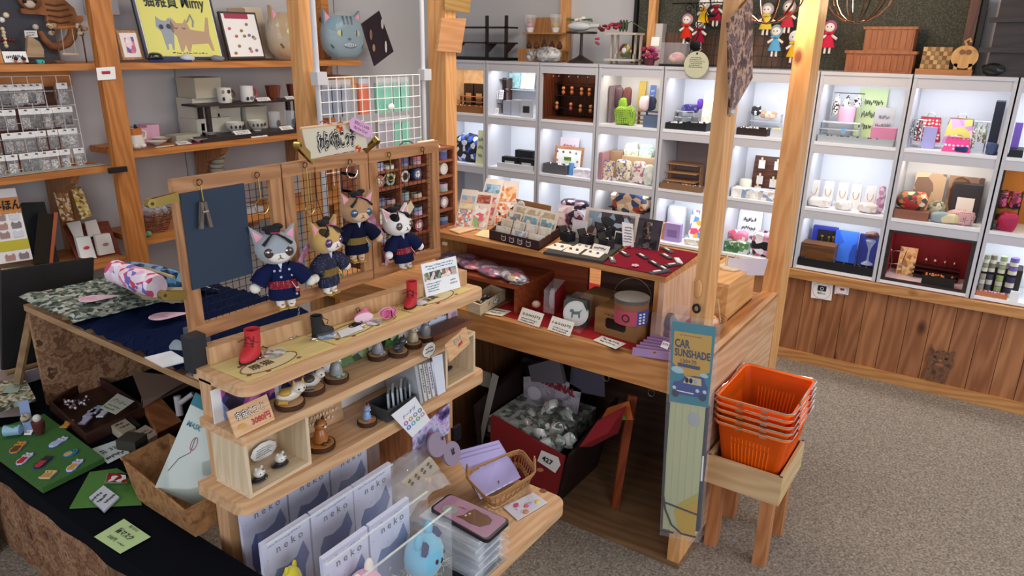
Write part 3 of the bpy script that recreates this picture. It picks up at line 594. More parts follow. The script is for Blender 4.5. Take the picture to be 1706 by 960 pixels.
flat([((1.971,3.27,1.216)[0],3.268,Z2+.004),((2.043,3.27,1.218)[0],3.268,Z2+.004),((2.045,3.31,1.231)[0],3.32,Z2+.012),((1.986,3.31,1.231)[0],3.32,Z2+.012)],.001,WH,'price_card','white price card leaning in front of the dishes','card',scr=2)
flat([((1.849,3.27,1.218)[0],3.262,Z2+.004),((1.944,3.27,1.216)[0],3.262,Z2+.004),((1.963,3.29,1.224)[0],3.29,Z2+.004),((1.879,3.29,1.227)[0],3.29,Z2+.004)],.001,CREAM,'price_card','cream card lying flat at the shelf edge near the cat mug','card')

# ---- behind the panels: lower shelf at .807
Z3=.807
bk=Th('wicker_basket',((1.875,3.35,.791)[0],3.38,Z3),'small round rattan basket on the lower wall shelf','basket')
q=V(((1.859,3.35,.788)[0],3.39,Z3))
for k in range(9):
    r_=.065+.004*k;B().tube([q+V((math.cos(a)*r_,math.sin(a)*r_,.006+.011*k+.003*math.sin(a*7+k)))for a in[j*math.pi/10 for j in range(20)]],.0032,5,True).D('rattan_ring',Pl('#7a4a34' if k%2 else '#8f5b40',.7),bk)
for k in range(14):a=k*math.pi/7;B().tube([q+V((math.cos(a)*.062,math.sin(a)*.062,0)),q+V((math.cos(a+.3)*.103,math.sin(a+.3)*.103,.10))],.0028,5).D('rattan_stake',Pl('#83513a',.7),bk)
b=B()
rr=random.Random(9)
for k in range(14):b.ball(q+V((rr.uniform(-.05,.05),rr.uniform(-.05,.05),.09+rr.uniform(0,.03))),(.016,.014,.02),7,5)
b.jitter(.01,30).D('packets_in_basket',film('#d8d4dc',.5),None,'crinkled clear packets heaped in the rattan basket','packets',kind='stuff')
b=B();q=V(((1.776,3.29,.812)[0],3.29,Z3+.014));b.ball(q,.014,10,8);b.ball(q+V((-.02,0,-.004)),.010,8,6);b.D('small_toy',Pl('#6fa583',.6),None,'little green and pink toy in front of the rattan basket','toy')
# camera and sample items seen through the mesh
o=Th('camera',(2.33,3.40,Z3),'black compact camera on the lower wall shelf seen through the mesh','camera')
B().slab(2.27,2.36,3.38,3.44,Z3+.03,Z3+.12).bevel(.006).D('body',BK,o);B().cyl((2.30,3.38,Z3+.075),(2.30,3.34,Z3+.075),.028,.026,18).D('lens',Pl('#20242a',.2),o)
B().slab(2.25,2.45,3.32,3.44,Z3,Z3+.03).D('stand',Pl('#a9adb4',.4),o)
o=B();o.box((2.24,3.36,Z3+.06),(.06,.006,.10),rx=-.2);o.D('leaflet',Pl('#c9d3dd',.6),None,'pale blue leaflet beside the camera behind the mesh','leaflet')
B().slab(2.15,2.24,3.34,3.5,Z3,Z3+.035).D('paper_stack',PINE('x'),None,'pine block beside the camera','block')
for i in range(6):
    o=B().lathe([(.030,0),(.034,.006),(.036,.022),(.033,.022),(.030,.006)],(2.30+.012*(i>2),3.48,1.0+.0245*(i)),18).D('stacked_cup',Pl('#b9b5a6',.5),None,'speckled cup under the mug shelf, %s of the stack'%['lowest','second','third','fourth','fifth','topmost'][i],'cup','speckled cups under the mug shelf',smooth=True)
B().slab(2.2,2.9,3.42,3.59,.972,.998).D('small_shelf',OAK('x'),None,'short dark shelf under the mug shelf','shelf')
B().slab(2.62,2.66,3.36,3.42,Z3,Z3+.14).bevel(.004).D('glue_bottle',Pl('#d9c02e',.5),None,'yellow bottle seen through the middle mesh panel','bottle')

# ---- lower-left shelf goods
Z4=.75
sh,bl,u,up,n,L=framed((1.063,3.3,.824),(1.274,3.3,.812),.30,.1,WH,.006,'sticker sample sheet with cat faces and an orange heading band',None,'sample_sheet',cat='sheet')
Q2=lambda a,b_,k=.002:bl+u*(L*a)+up*(.30*b_)+n*k
B().prism([Q2(.0,.66),Q2(1,.66),Q2(1,.88),Q2(0,.88)],-n*.001).D('orange_band',Pl('#cf8a4a',.6),sh)
text('みほん',sh,INK,Q2(.77,.77,.004),u,up,.045,bold=.03,fit=.105)
B().prism([Q2(.0,.16),Q2(1,.16),Q2(1,.30),Q2(0,.30)],-n*.001).D('yellow_band',Pl('#c8bd3c',.6),sh)
for i in range(8):
    a=(.62,.86)[i%2];z=(.62,.50,.38,.07)[i//2]
    B().prism([Q2(a-.08,z-.045),Q2(a+.08,z-.045),Q2(a+.09,z+.02),Q2(a+.06,z+.055),Q2(a+.03,z+.03),Q2(a-.03,z+.03),Q2(a-.06,z+.055),Q2(a-.09,z+.02)],n*.001).D('printed_cat',Pl(['#a58a88','#d9dde6','#b58c84','#8a7f84'][i%4],.6),sh)
# brown book / frame leaning
bb=Th('black_bag',(1.33,3.40,Z4),'black padded bag standing behind the leaning frame','bag')
B().hexa([(1.296,3.36,.774),(1.399,3.36,.75),(1.432,3.44,.727),(1.327,3.44,.752)],[(1.308,3.4,1.028),(1.397,3.4,1.024),(1.418,3.44,1.015),(1.329,3.44,1.025)]).bevel(.008).D('body',Pl('#1d2126',.7),bb,smooth=True)
bf=Th('leaning_frame',(1.35,3.35,Z4),'glass-fronted frame with a reddish wood edge leaning on the low shelf','picture frame')
B().hexa([(1.27,3.3,.791),(1.342,3.3,.78),(1.358,3.34,.769),(1.286,3.34,.78)],[(1.346,3.34,.999),(1.406,3.34,.973),(1.423,3.38,.964),(1.363,3.38,.991)]).D('glass',Pl('#2c2a26',.08,coat=1),bf)
B().hexa([(1.329,3.29,.785),(1.342,3.29,.781),(1.365,3.345,.766),(1.351,3.345,.769)],[(1.402,3.33,.986),(1.418,3.33,.983),(1.442,3.385,.971),(1.425,3.385,.974)]).D('edge',Pl('#a5532e',.5),bf)
flat([(1.151,3.3,.794),(1.279,3.3,.774),(1.31,3.42,.76),(1.192,3.42,.78)],.004,Sk(['#9a8f6f','#c9bd98','#6f6a52'],22,.6,'noise'),'paper_pile','loose papers and ties on the low shelf','papers')
# sticker rack
rk=Th('sticker_rack',((1.58,3.35,.766)[0],3.38,Z4),'dark red wooden rack holding packs of stickers on the low shelf','rack')
B().hexa([(1.453,3.3,.731),(1.645,3.3,.731),(1.744,3.5,.672),(1.541,3.5,.672)],[(1.489,3.48,.888),(1.693,3.48,.872),(1.732,3.56,.853),(1.523,3.56,.869)]).D('body',Wd('#5c2418','#7d3522','x',knots=False),rk)
for i,(c4,m_,l)in enumerate((
 ([(1.483,3.46,.909),(1.535,3.46,.907),(1.554,3.52,1.033),(1.497,3.52,1.033)],Sk(['#e6d5a8','#c58a4e','#9a5f3c','#efe2c0'],90),'long patterned sticker strip in the rack, left one'),
 ([(1.566,3.46,.904),(1.614,3.46,.915),(1.619,3.52,1.04),(1.573,3.52,1.035)],Sk(['#e2c05e','#c9983c','#efe0b0','#8a6a3c'],90),'long yellow sticker strip in the rack, right one'),
 ([(1.497,3.4,.838),(1.536,3.4,.835),(1.56,3.46,.9),(1.5,3.46,.9)],Pl('#e2e2e0',.5),'white sticker pack in the upper row of the rack, left'),
 ([(1.556,3.4,.831),(1.612,3.4,.837),(1.63,3.46,.893),(1.578,3.46,.891)],Pl('#dcd6cf',.5),'white sticker pack in the upper row of the rack, right'),
 ([(1.472,3.32,.767),(1.538,3.32,.752),(1.553,3.38,.84),(1.491,3.38,.847)],Pl('#e6ebea',.5),'white sticker pack with a red fish in the lower row of the rack'),
 ([(1.552,3.32,.76),(1.623,3.32,.758),(1.643,3.38,.836),(1.575,3.38,.841)],Pl('#e2dcd4',.5),'cream sticker pack with a small pink motif in the lower row of the rack'))):
    P=[V(p)for p in c4];o=B().prism(P,(0,.006 if i<4 else .02,0)).D('sticker_pack',m_,None,l,'stickers')
    if i>3:c=sum(P,V())/4;B().ball(c+V((0,-.006,0)),(.014,.002,.008),10,6).D('motif',Pl('#c9404a' if i==4 else '#b07a86',.6),o)

# ================================================================ tables and goods at lower left
OSB=Sk(['#4a2c1c','#7a5036','#9a6f4c','#6b422c','#ac8460','#85593f','#b8926c','#5c3824'],11,.75,'noise',.5)
OSB2=Sk(['#7b4c30','#a9795a','#c49a72','#93623f','#cfa880','#b48863'],22,.75,'voronoi',.4)
ZT=.905
t1=Th('osb_table',(1.1,2.0,.558),'chipboard table with navy and leaf-patterned cloth laid over its top','table')
B().slab(.895,1.36,1.50,2.45,ZT-.018,ZT).D('tabletop',OSB2,t1)
B().slab(.897,1.36,2.43,2.448,.558,ZT-.018).D('back_board',OSB,t1)
B().slab(1.33,1.345,1.50,2.43,.558,ZT-.02).D('inner_cloth',Pl('#0a0b10',.95),t1)
B().slab(.893,.897,1.50,2.45,ZT-.02,ZT).D('edge_strip',Wd('#8f6a45','#b88f62','y',knots=False),t1)
def cloth(pts,mat,name,label,z,amp=.006,fold=0,nx=30,ny=24,seed=0,edge=.02):
    P=[V(p)for p in pts]
    def fn(a,b_):
        p=(P[0]*(1-a)+P[1]*a)*(1-b_)+(P[3]*(1-a)+P[2]*a)*b_
        h=abs(noise.noise(V((p.x*7+seed,p.y*16,seed))))*amp*2+amp*.6*noise.noise(V((p.x*30,p.y*45,seed)))+amp*.7
        return V((p.x,p.y,z+max(.0015,h)))
    b=B().sheet(nx,ny,fn);bmesh.ops.solidify(b.bm,geom=b.bm.faces[:],thickness=.0012)
    return b.D(name,mat,None,label,'cloth',smooth='all')
nv=cloth([(.89,1.50,0),(.89,2.14,0),(1.36,2.14,0),(1.36,1.50,0)],Pl('#16244c',.9),'navy_cloth','navy blue cloth lying in soft folds on the chipboard table',ZT,.012,nx=50,ny=30)
LEAF=Sk(['#5f7168','#9aa79b','#d5d8cc','#49594f','#b5bfae','#e3e3d8','#7c8c80'],75,.9)
cloth([(.885,2.10,0),(.885,2.46,0),(1.30,2.46,0),(1.22,2.06,0)],LEAF,'leaf_print_cloth','grey-green leaf-print cloth folded over the far half of the chipboard table',ZT+.014,.010,seed=5)
B().sheet(14,10,lambda a,b_:V((1.16+.14*a,2.02+.34*b_,ZT+.022+.03*math.sin(math.pi*a)+.004*noise.noise(V((a*9,b_*9,2))))),.002).D('leaf_cloth_fold',LEAF,nv,smooth='all')
def pear(c,rot,label,s=.068):
    c=V(c);pts=[]
    for k in range(22):
        a=2*math.pi*k/22;r=1 if math.cos(a)<0 else 1-.0*a
        x=math.cos(a)*1.15 if math.cos(a)<0 else math.cos(a)*2.1;y=math.sin(a)*(.78 if math.cos(a)<0 else .78*(1-math.cos(a)*.75))
        pts.append(c+Matrix.Rotation(rot,3,'Z')@V((x*s*.5,y*s*.62,0)))
    o=B().prism(pts,(0,0,.0012)).D('pear_card',Pl('#e2bccb',.7),None,label,'card')
    m=Matrix.Rotation(rot,3,'Z');Ln(o,Pl('#a8788f',.7),c+V((0,0,.0014))+m@V((-.012,0,0)),m@V((1,0,0)),m@V((0,1,0)),s*.8,s*.55,3,seed=3)
    o.rotation_euler=(0,0,0);return o
a_=V((.998,2.222,.945));a_.z=.944;pear(a_,-.55,'pink pear-shaped card on the leaf-print cloth')
a_=V((1.054,1.94,.93));a_.z=.934;pear(a_,-.55,'pink pear-shaped card on the navy cloth, beside the mesh panel frame')
sl=flat([(.871,1.721,.925),(.866,1.63,.925),(.924,1.613,.925),(.934,1.706,.925)],.003,Pl('#dfe8f0',.1,coat=1),'silver_packet','shiny clear packet catching the light on the navy cloth','packet')
b=B().sheet(8,5,lambda a,b_:V((.926,1.698,.93))*(1-a)+V((.948,1.655,.93))*a+V((0,0,.006+.03*b_*math.sin(math.pi*(a*.8+.1)))));b.D('curled_plastic',film('#cfe0e6',.4),None,'curled clear plastic lid behind the shiny packet','packet',smooth='all')
# woven basket with rolled cloth
wb=Th('woven_basket',(1.33,2.35,ZT),'boat-shaped pale woven basket with rolled printed cloths at the back of the chipboard table','basket')
STR=Wd('#8f7f5f','#c2b38e','x',sc=4,knots=False,rough=.9)
bp=[V(p)for p in((1.111,2.161,.92),(1.182,2.031,.92),(1.284,2.233,.92),(1.195,2.439,.92))]
rp=[V(p)for p in((1.073,1.984,1.01),(1.129,1.91,1.01),(1.203,2.109,1.01),(1.077,2.294,1.01))]
ctr=sum(bp,V())/4
def ringpts(P,n,z,sc=1):
    c=sum(P,V())/4;out=[]
    L_=[(P[i],P[(i+1)%4])for i in range(4)]
    for k in range(n):
        u_=k/n*4;i=int(u_);f=u_-i;p=L_[i][0]*(1-f)+L_[i][1]*f;q=c+(p-c)*sc;out.append(V((q.x,q.y,z)))
    for _ in range(2):out=[(out[i-1]+out[i]*2+out[(i+1)%n])/4 for i in range(n)]
    return out
for k in range(8):
    f=k/7;P=[bp[i]*(1-f)+rp[i]*f for i in range(4)];B().tube(ringpts(P,32,ZT+.012+.012*k),.0065 if k<7 else .008,6,True).D('straw_coil',STR,wb)
B().prism([V((p.x,p.y,ZT+.008))for p in ringpts(bp,24,0)],(0,0,.006)).D('base',STR,wb)
def roll(p,q,r,mat,label,name='rolled_cloth'):
    p,q=V(p),V(q);d=(q-p).normalized();o=B().tube([p,p+(q-p)*.3,p+(q-p)*.7,q],r,14,rr=[r*.92,r,r*1.04,r*.9]).jitter(.004,18).D(name,mat,None,label,'cloth',smooth=True)
    return o
FLO=Sk(['#e9cfdc','#d7b4cc','#e9cfdc','#c9486a','#e5d6e6','#6f6ab8','#e9cfdc','#d883a8','#efe2ea'],48,.9)
roll((1.049,2.163,1.03),(1.05,1.941,1.025),.036,FLO,'pink rolled cloth with red and violet flowers in the woven basket')
roll((1.117,2.1,1),(1.134,1.978,1.01),.034,Sk(['#2f5f95','#5fa0d0','#16233d','#86bfe0','#1d3a66'],45,.9),'blue and black rolled cloth in the woven basket')
roll((1.135,2.251,1),(1.165,2.107,1),.026,Sk(['#35507a','#7d93b5','#1f2c4a'],60,.9),'dark blue rolled cloth behind the pink one')
B().tube([(1.087,2.174,1.03),(1.077,2.033,1.055),(1.087,1.912,1.05)],.005,6).D('basket_handle',STR,wb)
# acrylic holders behind the panel edge
ac=B().slab(.885,.935,1.52,1.55,ZT+.012,ZT+.14);ac.D('acrylic_stand',film('#dfe6f0',.10,.05),None,'clear ribbed acrylic stand behind the left edge of the mesh panels','stand')
# black chalkboard on an easel
ez=Th('chalkboard_easel',(.95,2.62,.56),'black chalkboard leaning on a small pine easel at the far left','chalkboard')
B().prism([(.907,2.6,.983),(1.196,2.6,.96),(1.103,2.56,.61),(.835,2.56,.671)],(0,.015,0)).bevel(.003).D('board',Pl('#131214',.5),ez)
B().tube([(.957,2.55,.864),(.841,2.48,.641)],.014,8).D('leg',Wd('#6f5536','#96764c','z',knots=False),ez)
B().tube([(.837,2.54,.666),(.944,2.54,.66)],.010,8).D('ledge',Wd('#6f5536','#96764c','x',knots=False),ez)
# low table with black cloth
t2=Th('low_table',(.95,1.8,0),'low chipboard table under a black cloth along the left edge','table')
B().slab(.66,1.40,1.475,3.0,.535,.552).D('tabletop',OSB2,t2);B().slab(.66,.79,.85,1.475,.535,.552).D('tabletop',OSB2,t2)
for y in(1.62,2.62):B().slab(.69,.73,y,y+.10,0,.535).D('leg',Wd('#4c3522','#7a5a3c','z',knots=False),t2)
B().slab(.76,.775,.9,3.0,0,.535).D('front_board',OSB,t2)
text('020',t2,Pl('#2a1c14',.8),V((.757,2.19,.46)),(0,-1,0),(0,0,1),.05)
bl_=B();
bl_.sheet(2,60,lambda a,b_:V((.645+.76*a,1.475+1.53*b_,.556)));bl_.sheet(2,20,lambda a,b_:V((.645+.148*a,.85+.625*b_,.556)))
bl_.sheet(3,80,lambda a,b_:V((.645-.004*math.sin(b_*60)*a,.85+2.15*b_,.556-.055*a+.003*math.sin(b_*47)*a)))
bl_.D('black_cloth',Pl('#080a12',.95),None,'black cloth covering the low table','cloth',smooth='all')
B().slab(.86,1.45,2.66,2.95,.557,.60).D('pale_box',Pl('#cbbcc4',.7),None,'pale pinkish flat box behind the chalkboard easel','box')
ZB=.557
# green display board with badges
gbd=B().prism([(.655,1.923,.562),(.824,1.938,.562),(.847,2.341,.562),(.659,2.366,.562)],(0,0,.016)).D('green_board',Sk(['#2f5a22','#3a6a2a','#33622a'],200,.95,'noise',.4),None,'green felt display board with animal badges','display board')
B().prism([(.657,1.929,.558),(.827,1.945,.558),(.85,2.35,.558),(.661,2.374,.558)],(0,0,.005)).D('board_edge',Wd('#8f6a48','#b98e66','y',knots=False),gbd)
ZG=.579
def badge(c,L_,W_,rot,col,col2,label,sh=0):
    c=V((c[0],c[1],ZG));m=Matrix.Rotation(rot,3,'Z')
    prof=[(-.5,-.35),(-.3,-.5),(.05,-.42),(.3,-.5),(.5,-.3),(.42,0),(.52,.42),(.32,.30),(.22,.5),(.05,.36),(-.25,.5),(-.45,.34),(-.56,.1)]if sh==0 else([(math.cos(a)*.5,math.sin(a)*.5)for a in[k*math.pi/8 for k in range(16)]]if sh==1 else[(-.5,-.5),(.5,-.5),(.5,.3),(.42,.5),(.3,.35),(-.3,.35),(-.42,.5),(-.5,.3)])
    o=B().prism([c+m@V((x*L_,y*W_,0))for x,y in prof],(0,0,.004)).bevel(.001,1).D('badge',Pl(col,.5),None,label,'badge','animal badges on the green board')
    B().prism([c+V((0,0,.0035))+m@V((x*L_*.55-.2*L_,y*W_*.7,0))for x,y in prof],(0,0,.0016)).D('painted_patch',Pl(col2,.5),o)
    B().prism([c+V((0,0,-.0008))+m@V((x*L_*1.14,y*W_*1.2,0))for x,y in prof],(0,0,.0012)).D('backing',Pl('#2c5a86',.6),o)
    for s in(-.12,.12):B().ball(c+V((0,0,.0045))+m@V((.24*L_,s*W_*1.4,0)),(.0022,.0022,.001),6,4).D('eye',INK,o)
    return o
BA=[((.708,2.187,.579),.060,.030,.75,'#c98a2e','#5a3a22','orange striped animal badge at the left of the green board',0),
((.692,2.107,.579),.058,.026,.65,'#c9c6d0','#b3202a','white badge with a red half, second from the left edge',0),
((.713,2.046,.579),.060,.028,.6,'#2a2226','#b03040','dark spotted badge in the middle of the green board',0),
((.79,2.125,.579),.055,.026,.35,'#c6cfe4','#a9b4dd','pale blue hand-shaped badge near the far right of the green board',0),
((.78,2.033,.579),.042,.030,.3,'#2f7f8a','#c7a274','round teal badge with a tan top',1),
((.756,1.961,.579),.058,.026,.6,'#cdc8de','#c8963c','pale lilac cat badge with a gold front near the right edge',0),
((.691,1.971,.579),.036,.032,.6,'#d8b77a','#b98f50','square sand-coloured cat badge nearest the camera',2)]
for i,a in enumerate(BA):badge(*a)
q=V((.716,2.282,.58));o=B().cyl(q+V((0,.0,.018)),q+V((.03,-.03,.018)),.017,.015,16).D('striped_can',Sk(['#3f7f5f','#c9c85c','#8fb4c9'],25,.5),None,'small green and yellow can lying on the green board','ornament')
B().cyl(q+V((.03,-.03,.018)),q+V((.031,-.031,.018)),.012,.012,14).D('blue_end',Pl('#8fb6de',.5),o)
q=V((.782,2.22,.58));o=Th('chick_cup',q,'white-headed figure in a maroon cup standing on the green board','figurine')
B().lathe([(.010,0),(.016,.015),(.018,.04),(.014,.041)],q,14).D('cup',Pl('#5e2a28',.5),o,smooth=True);B().ball(q+V((0,0,.05)),.012).D('head',Pl('#cfcac0',.6),o,smooth=True)
Cd((.755,2.258,.58),(.777,2.245,.58),.10,.1,Pl('#8c9fc4',.6),'blue_card','blue-grey upright card with a round cat window on the green board','card',t=.004)
q=V((.765,2.244,.58));B().ball(q+V((-.005,-.006,.055)),(.014,.007,.014),10,8).D('round_cat',Sk(['#6f5a45','#d8d3c0','#b9ad90'],70),None,'small cat head in the round window of the blue-grey card','figurine',smooth=True)
flat([(.75,2.247,.58),(.762,2.23,.58),(.78,2.248,.59),(.767,2.272,.59)],.001,WH,'price_card','small white price card leaning by the blue-grey card','card',scr=2)
# jewellery tray at far left
jt=Th('glass_tray',(.83,2.4,ZB),'pinkish tray with a glass lid full of gold trinkets, at the left edge','tray')
B().prism([(.718,2.504,.56),(.828,2.407,.56),(.902,2.613,.58),(.8,2.713,.58)],(0,0,.055)).D('body',Pl('#a08a80',.6),jt)
B().prism([(.683,2.379,.617),(.842,2.367,.617),(.88,2.516,.617),(.783,2.648,.617)],(0,0,.012)).D('trinkets',Sk(['#7c7468','#b9ac7c','#d9d4c4','#4f4a42','#a4b6a0'],110,.35,'voronoi',.6),jt)
flat([(.795,2.473,.632),(.824,2.44,.632),(.85,2.482,.632),(.825,2.517,.632)],.002,Pl('#9fb3a0',.5),'green_label','pale green label on the glass tray','label')
# brown trays
tr=Th('brown_tray',(.98,2.15,ZB),'dark brown wooden tray with pins and badges on the black cloth','tray')
A0=[(.845,2.075,.56),(1.046,2.108,.56),(1.074,2.478,.56),(.883,2.386,.56)]
def openbox(P,h,t,m,par,z0):
    P=[V((p[0],p[1],z0))for p in P];c=sum(P,V())/4
    B().prism([V((p.x,p.y,z0))for p in P],(0,0,.004)).D('bottom',m,par)
    for i in range(4):
        a,b_=P[i],P[(i+1)%4];ia=a+(c-a).normalized()*t*1.4;ib=b_+(c-b_).normalized()*t*1.4
        B().prism([a,b_,ib,ia],(0,0,h)).D('side',m,par)
openbox(A0,.035,.008,Wd('#2c1610','#4a291c','x',knots=False),tr,ZB)
flat([(.949,2.195,.6),(.955,2.114,.6),(1.035,2.152,.6),(1.032,2.247,.6)],.001,Pl('#cfcec0',.7),'price_card','cream price card with green lettering on the brown tray','card',txt='クッキー',tm=Pl('#7d8c4a',.7),ts=.3,scr=2)
rr=random.Random(12);PB=[(.857,2.218,.575),(.932,2.231,.575),(.94,2.322,.575),(.955,2.239,.575),(.9,2.196,.575),(.956,2.198,.575)]
for i,(p,c,l)in enumerate(zip(PB,('#c98f35','#b9b4cf','#7a2530','#9fb4c8','#c2bcd8','#cfd0dc'),('orange tiger badge at the near left of the brown tray','lilac badge in the middle of the brown tray','dark red bead bunch in the brown tray','blue-grey badge behind the lilac one','lilac cat badge nearest in the brown tray','white badge by the price card of the brown tray'))):
    p=V(p);m=Matrix.Rotation(.7,3,'Z')
    if i==2:
        b=B()
        for k in range(30):b.ball(p+V((rr.uniform(-.03,.03),rr.uniform(-.03,.03),rr.uniform(0,.02))),.005,6,4)
        b.D('bead_bunch',Sk(['#7a2530','#241a20','#d8d2d2'],90,.3),None,l,'beads');continue
    B().prism([p+m@V((x*.045,y*.024,0))for x,y in((-.5,-.4),(.5,-.5),(.6,.3),(.4,.2),(.3,.5),(-.1,.3),(-.5,.5))],(0,.0,.005)).D('badge',Pl(c,.5),None,l,'badge')
wbk=B().hexa([(.977,1.934,.56),(1.057,1.944,.56),(1.119,2.174,.56),(1.065,2.177,.56)],[(.967,1.907,.6),(1.05,1.915,.6),(1.108,2.145,.6),(1.059,2.155,.6)]);wbk.bevel(.003).D('wood_block',Wd('#7a4526','#a5673a','y',knots=False),None,'reddish wooden block between the brown tray and the paper boxes','block')
# card pack under the table top
o=B().hexa([(1.027,2.089,.6),(1.08,2.098,.6),(1.217,2.115,.6),(1.131,2.294,.6)],[(1.029,2.086,.625),(1.122,2.085,.625),(1.216,2.107,.625),(1.124,2.326,.625)]);o.D('photo_cards_pack',Pl('#8c7468',.2,coat=1),None,'clear-wrapped pack of photo cards tucked under the chipboard tabletop','cards')

# white pipe joint
pj=Th('pipe_joint',(1.072,1.96,.6),'white pipe joint standing among the goods beside the display unit','pipe')
B().tube([(1.068,1.953,.6),(1.074,1.965,.66)],.011,12).D('upright',Pl('#b9b2b2',.4),pj);B().tube([(1.072,1.951,.64),(1.101,1.921,.67)],.008,12).D('arm',Pl('#b9b2b2',.4),pj)
# small cream boxes
def pbox(P,h,label,c='#b5a58c',txt=None,z0=ZB):
    P=[V((p[0],p[1],z0))for p in P]
    o=B().prism(P,(0,0,h)).bevel(.0015,1).D('paper_box',Pl(c,.8),None,label,'box');cc=sum(P,V())/4+V((0,0,h+.0003));
    Ln(o,Pl('#3b2c22',.8),cc,P[1]-P[0],P[3]-P[0],(P[1]-P[0]).length*.7,(P[3]-P[0]).length*.5,2,seed=len(label));return o
pbox([(.917,2.011,.56),(.962,2.019,.56),(.974,2.115,.56),(.926,2.106,.56)],.028,'small cream gift box farthest from the cork basket')
pbox([(.919,1.917,.56),(.987,1.932,.56),(.989,2.013,.56),(.921,1.993,.56)],.026,'small cream gift box right beside the cork basket rim')
pbox([(.966,2.026,.56),(.982,2.028,.56),(.996,2.124,.56),(.98,2.12,.56)],.024,'dark thin box behind the small cream boxes',c='#1c1a1c')
flat([(.826,1.926,.562),(.892,1.932,.562),(.91,2.031,.562),(.836,2.041,.562)],.001,Pl('#c9d1cf',.7),'price_card','white price card with a blue mark between green board and cream boxes','card',txt='各 330',ts=.25,scr=1)
# green leaf cloth with red packs
b=B();P=[V(p)for p in((.663,1.801,.56),(.777,1.668,.56),(.831,1.787,.56),(.828,1.882,.56),(.775,1.924,.56))]
b.prism(P,(0,0,.003));b.D('green_leaf_cloth',Pl('#4b7a34',.8),None,'light green leaf-shaped cloth on the black cloth','cloth')
P=[(.689,1.727,.565),(.705,1.714,.565),(.762,1.749,.565),(.758,1.819,.565)]
flat([(.701,1.704,.566),(.755,1.733,.566),(.758,1.816,.566),(.709,1.793,.566)],.006,Pl('#d3d9e2',.15,coat=1),'sleeved_card','white card in a clear sleeve on the green leaf cloth','card',scr=3)
o=B().hexa([(.766,1.835,.565),(.804,1.773,.565),(.83,1.825,.565),(.799,1.879,.565)],[(.759,1.801,.59),(.789,1.75,.59),(.805,1.785,.59),(.78,1.829,.59)]).jitter(.003,40);o.D('red_white_packet',Sk(['#a3282c','#e0dcdc','#8a2226','#efefef'],70,.15,coat=1),None,'clear packet of red and white sweets beside the cork basket','packet')
o=flat([(.641,1.636,.562),(.645,1.527,.562),(.719,1.527,.562),(.719,1.646,.562)],.001,Pl('#b7cf92',.7),'price_card','yellow-green price card for the cat mask lying on the black cloth','card')
c=V((.684,1.584,.564));ux=V((.685,1.522,.564))-V((.685,1.629,.564));uy=V((.719,1.644,.564))-V((.64,1.634,.564))
text('猫マスク',o,INK,c+uy*.03+V((0,0,.0003)),ux,uy,.019,bold=.02,fit=.062)
text('猫になれる',o,INK,c+uy*.34+V((0,0,.0003)),ux,uy,.009,bold=.01,fit=.034)
text('330円',o,INK,c-uy*.28-ux.normalized()*.014,ux,uy,.013,bold=.005,fit=.03)
Ln(o,INK,c-uy*.28+ux.normalized()*.022,ux,uy,.028,.008,1,seed=8)
# cork basket with masks
CORK=Sk(['#6b4526','#8f6238','#a87a4c','#7c5430'],40,.85,'noise',.6)
ck=Th('cork_basket',(.86,1.7,ZB),'light brown cork-paper basket holding flat mask packets','basket')
b0=[V((.785,1.445,ZB)),V((.785,1.70,ZB)),V((.90,1.72,ZB)),V((.90,1.445,ZB))]
r0=[V(p)for p in((.821,1.419,.645),(.8,1.782,.645),(.942,1.798,.645),(.926,1.554,.645))]
r0[0]=V((.765,1.44,.645));r0[3]=V((.925,1.44,.645))
for i in range(4):
    j=(i+1)%4;cc=(sum(r0,V())/4);a,b_,c_,d_=b0[i],b0[j],r0[j],r0[i]
    n_=(b_-a).cross(d_-a).normalized();n_=n_ if n_.dot(cc-a)>0 else-n_
    B().prism([a,b_,c_,d_],n_*.004).jitter(.0015,40).D('side',CORK,ck)
B().prism([p+V((0,0,.001))for p in b0],(0,0,.004)).D('bottom',CORK,ck)
B().tube([p+V((0,0,0))for p in r0],.0035,6,True).jitter(.001,50).D('rim',CORK,ck)
def mask(P,label,txt):
    P=[V(p)for p in P];P[2]=P[1]+P[3]-P[0];o=B().prism(P,(.004,.003,0)).D('mask_packet',Pl('#aeb8ae',.35,coat=.4),None,label,'packet','flat mask packets in the cork basket')
    ux=(P[1]-P[0]).normalized();uy=(P[3]-P[0]);c=sum(P,V())/4
    n=ux.cross(uy).normalized();s=1 if n.dot(V((0,0,1.7))-c)>0 else-1
    q=c+n*s*.002-ux*.032
    if txt:text('MASK',o,Pl('#3b8290',.6),q+uy*.20-ux*.004,ux,uy,.018,fit=.036,bold=.02)
    B().tube([q+uy*.1+ux*.01,q-uy*.05+ux*.012,q-uy*.15-ux*.008,q-uy*.3-ux*.02],.0008,4).D('drawn_line',Pl('#6a5a5c',.6),o)
    B().tube([q+uy*(.04+.07*math.sin(a))+ux*(.012+.007*math.cos(a))for a in[k*math.pi/6 for k in range(12)]],.0008,4,True).D('drawn_loop',Pl('#b0525c',.6),o)
    B().prism([P[3]-uy*.12+n*s*.001,P[2]-uy*.12+n*s*.001,P[2]+n*s*.001,P[3]+n*s*.001],n*s*.0008).D('teal_band',Pl('#2c7c8a',.5),o)
    return o
mask([(.774,1.58,.65),(.846,1.5,.576),(.924,1.5,.813),(.911,1.58,.852)],'front mask packet reading MASK, leaning in the cork basket',True)
mask([(.886,1.66,.539),(.901,1.56,.533),(.959,1.56,.707),(.991,1.66,.706)],'second mask packet behind the front one in the cork basket',False)
B().box((.87,1.86,.635),(.05,.06,.03),rz=.4).D('grey_packet',Pl('#3d3a34',.4),None,'dark grey packet on the cork basket back rim','packet')

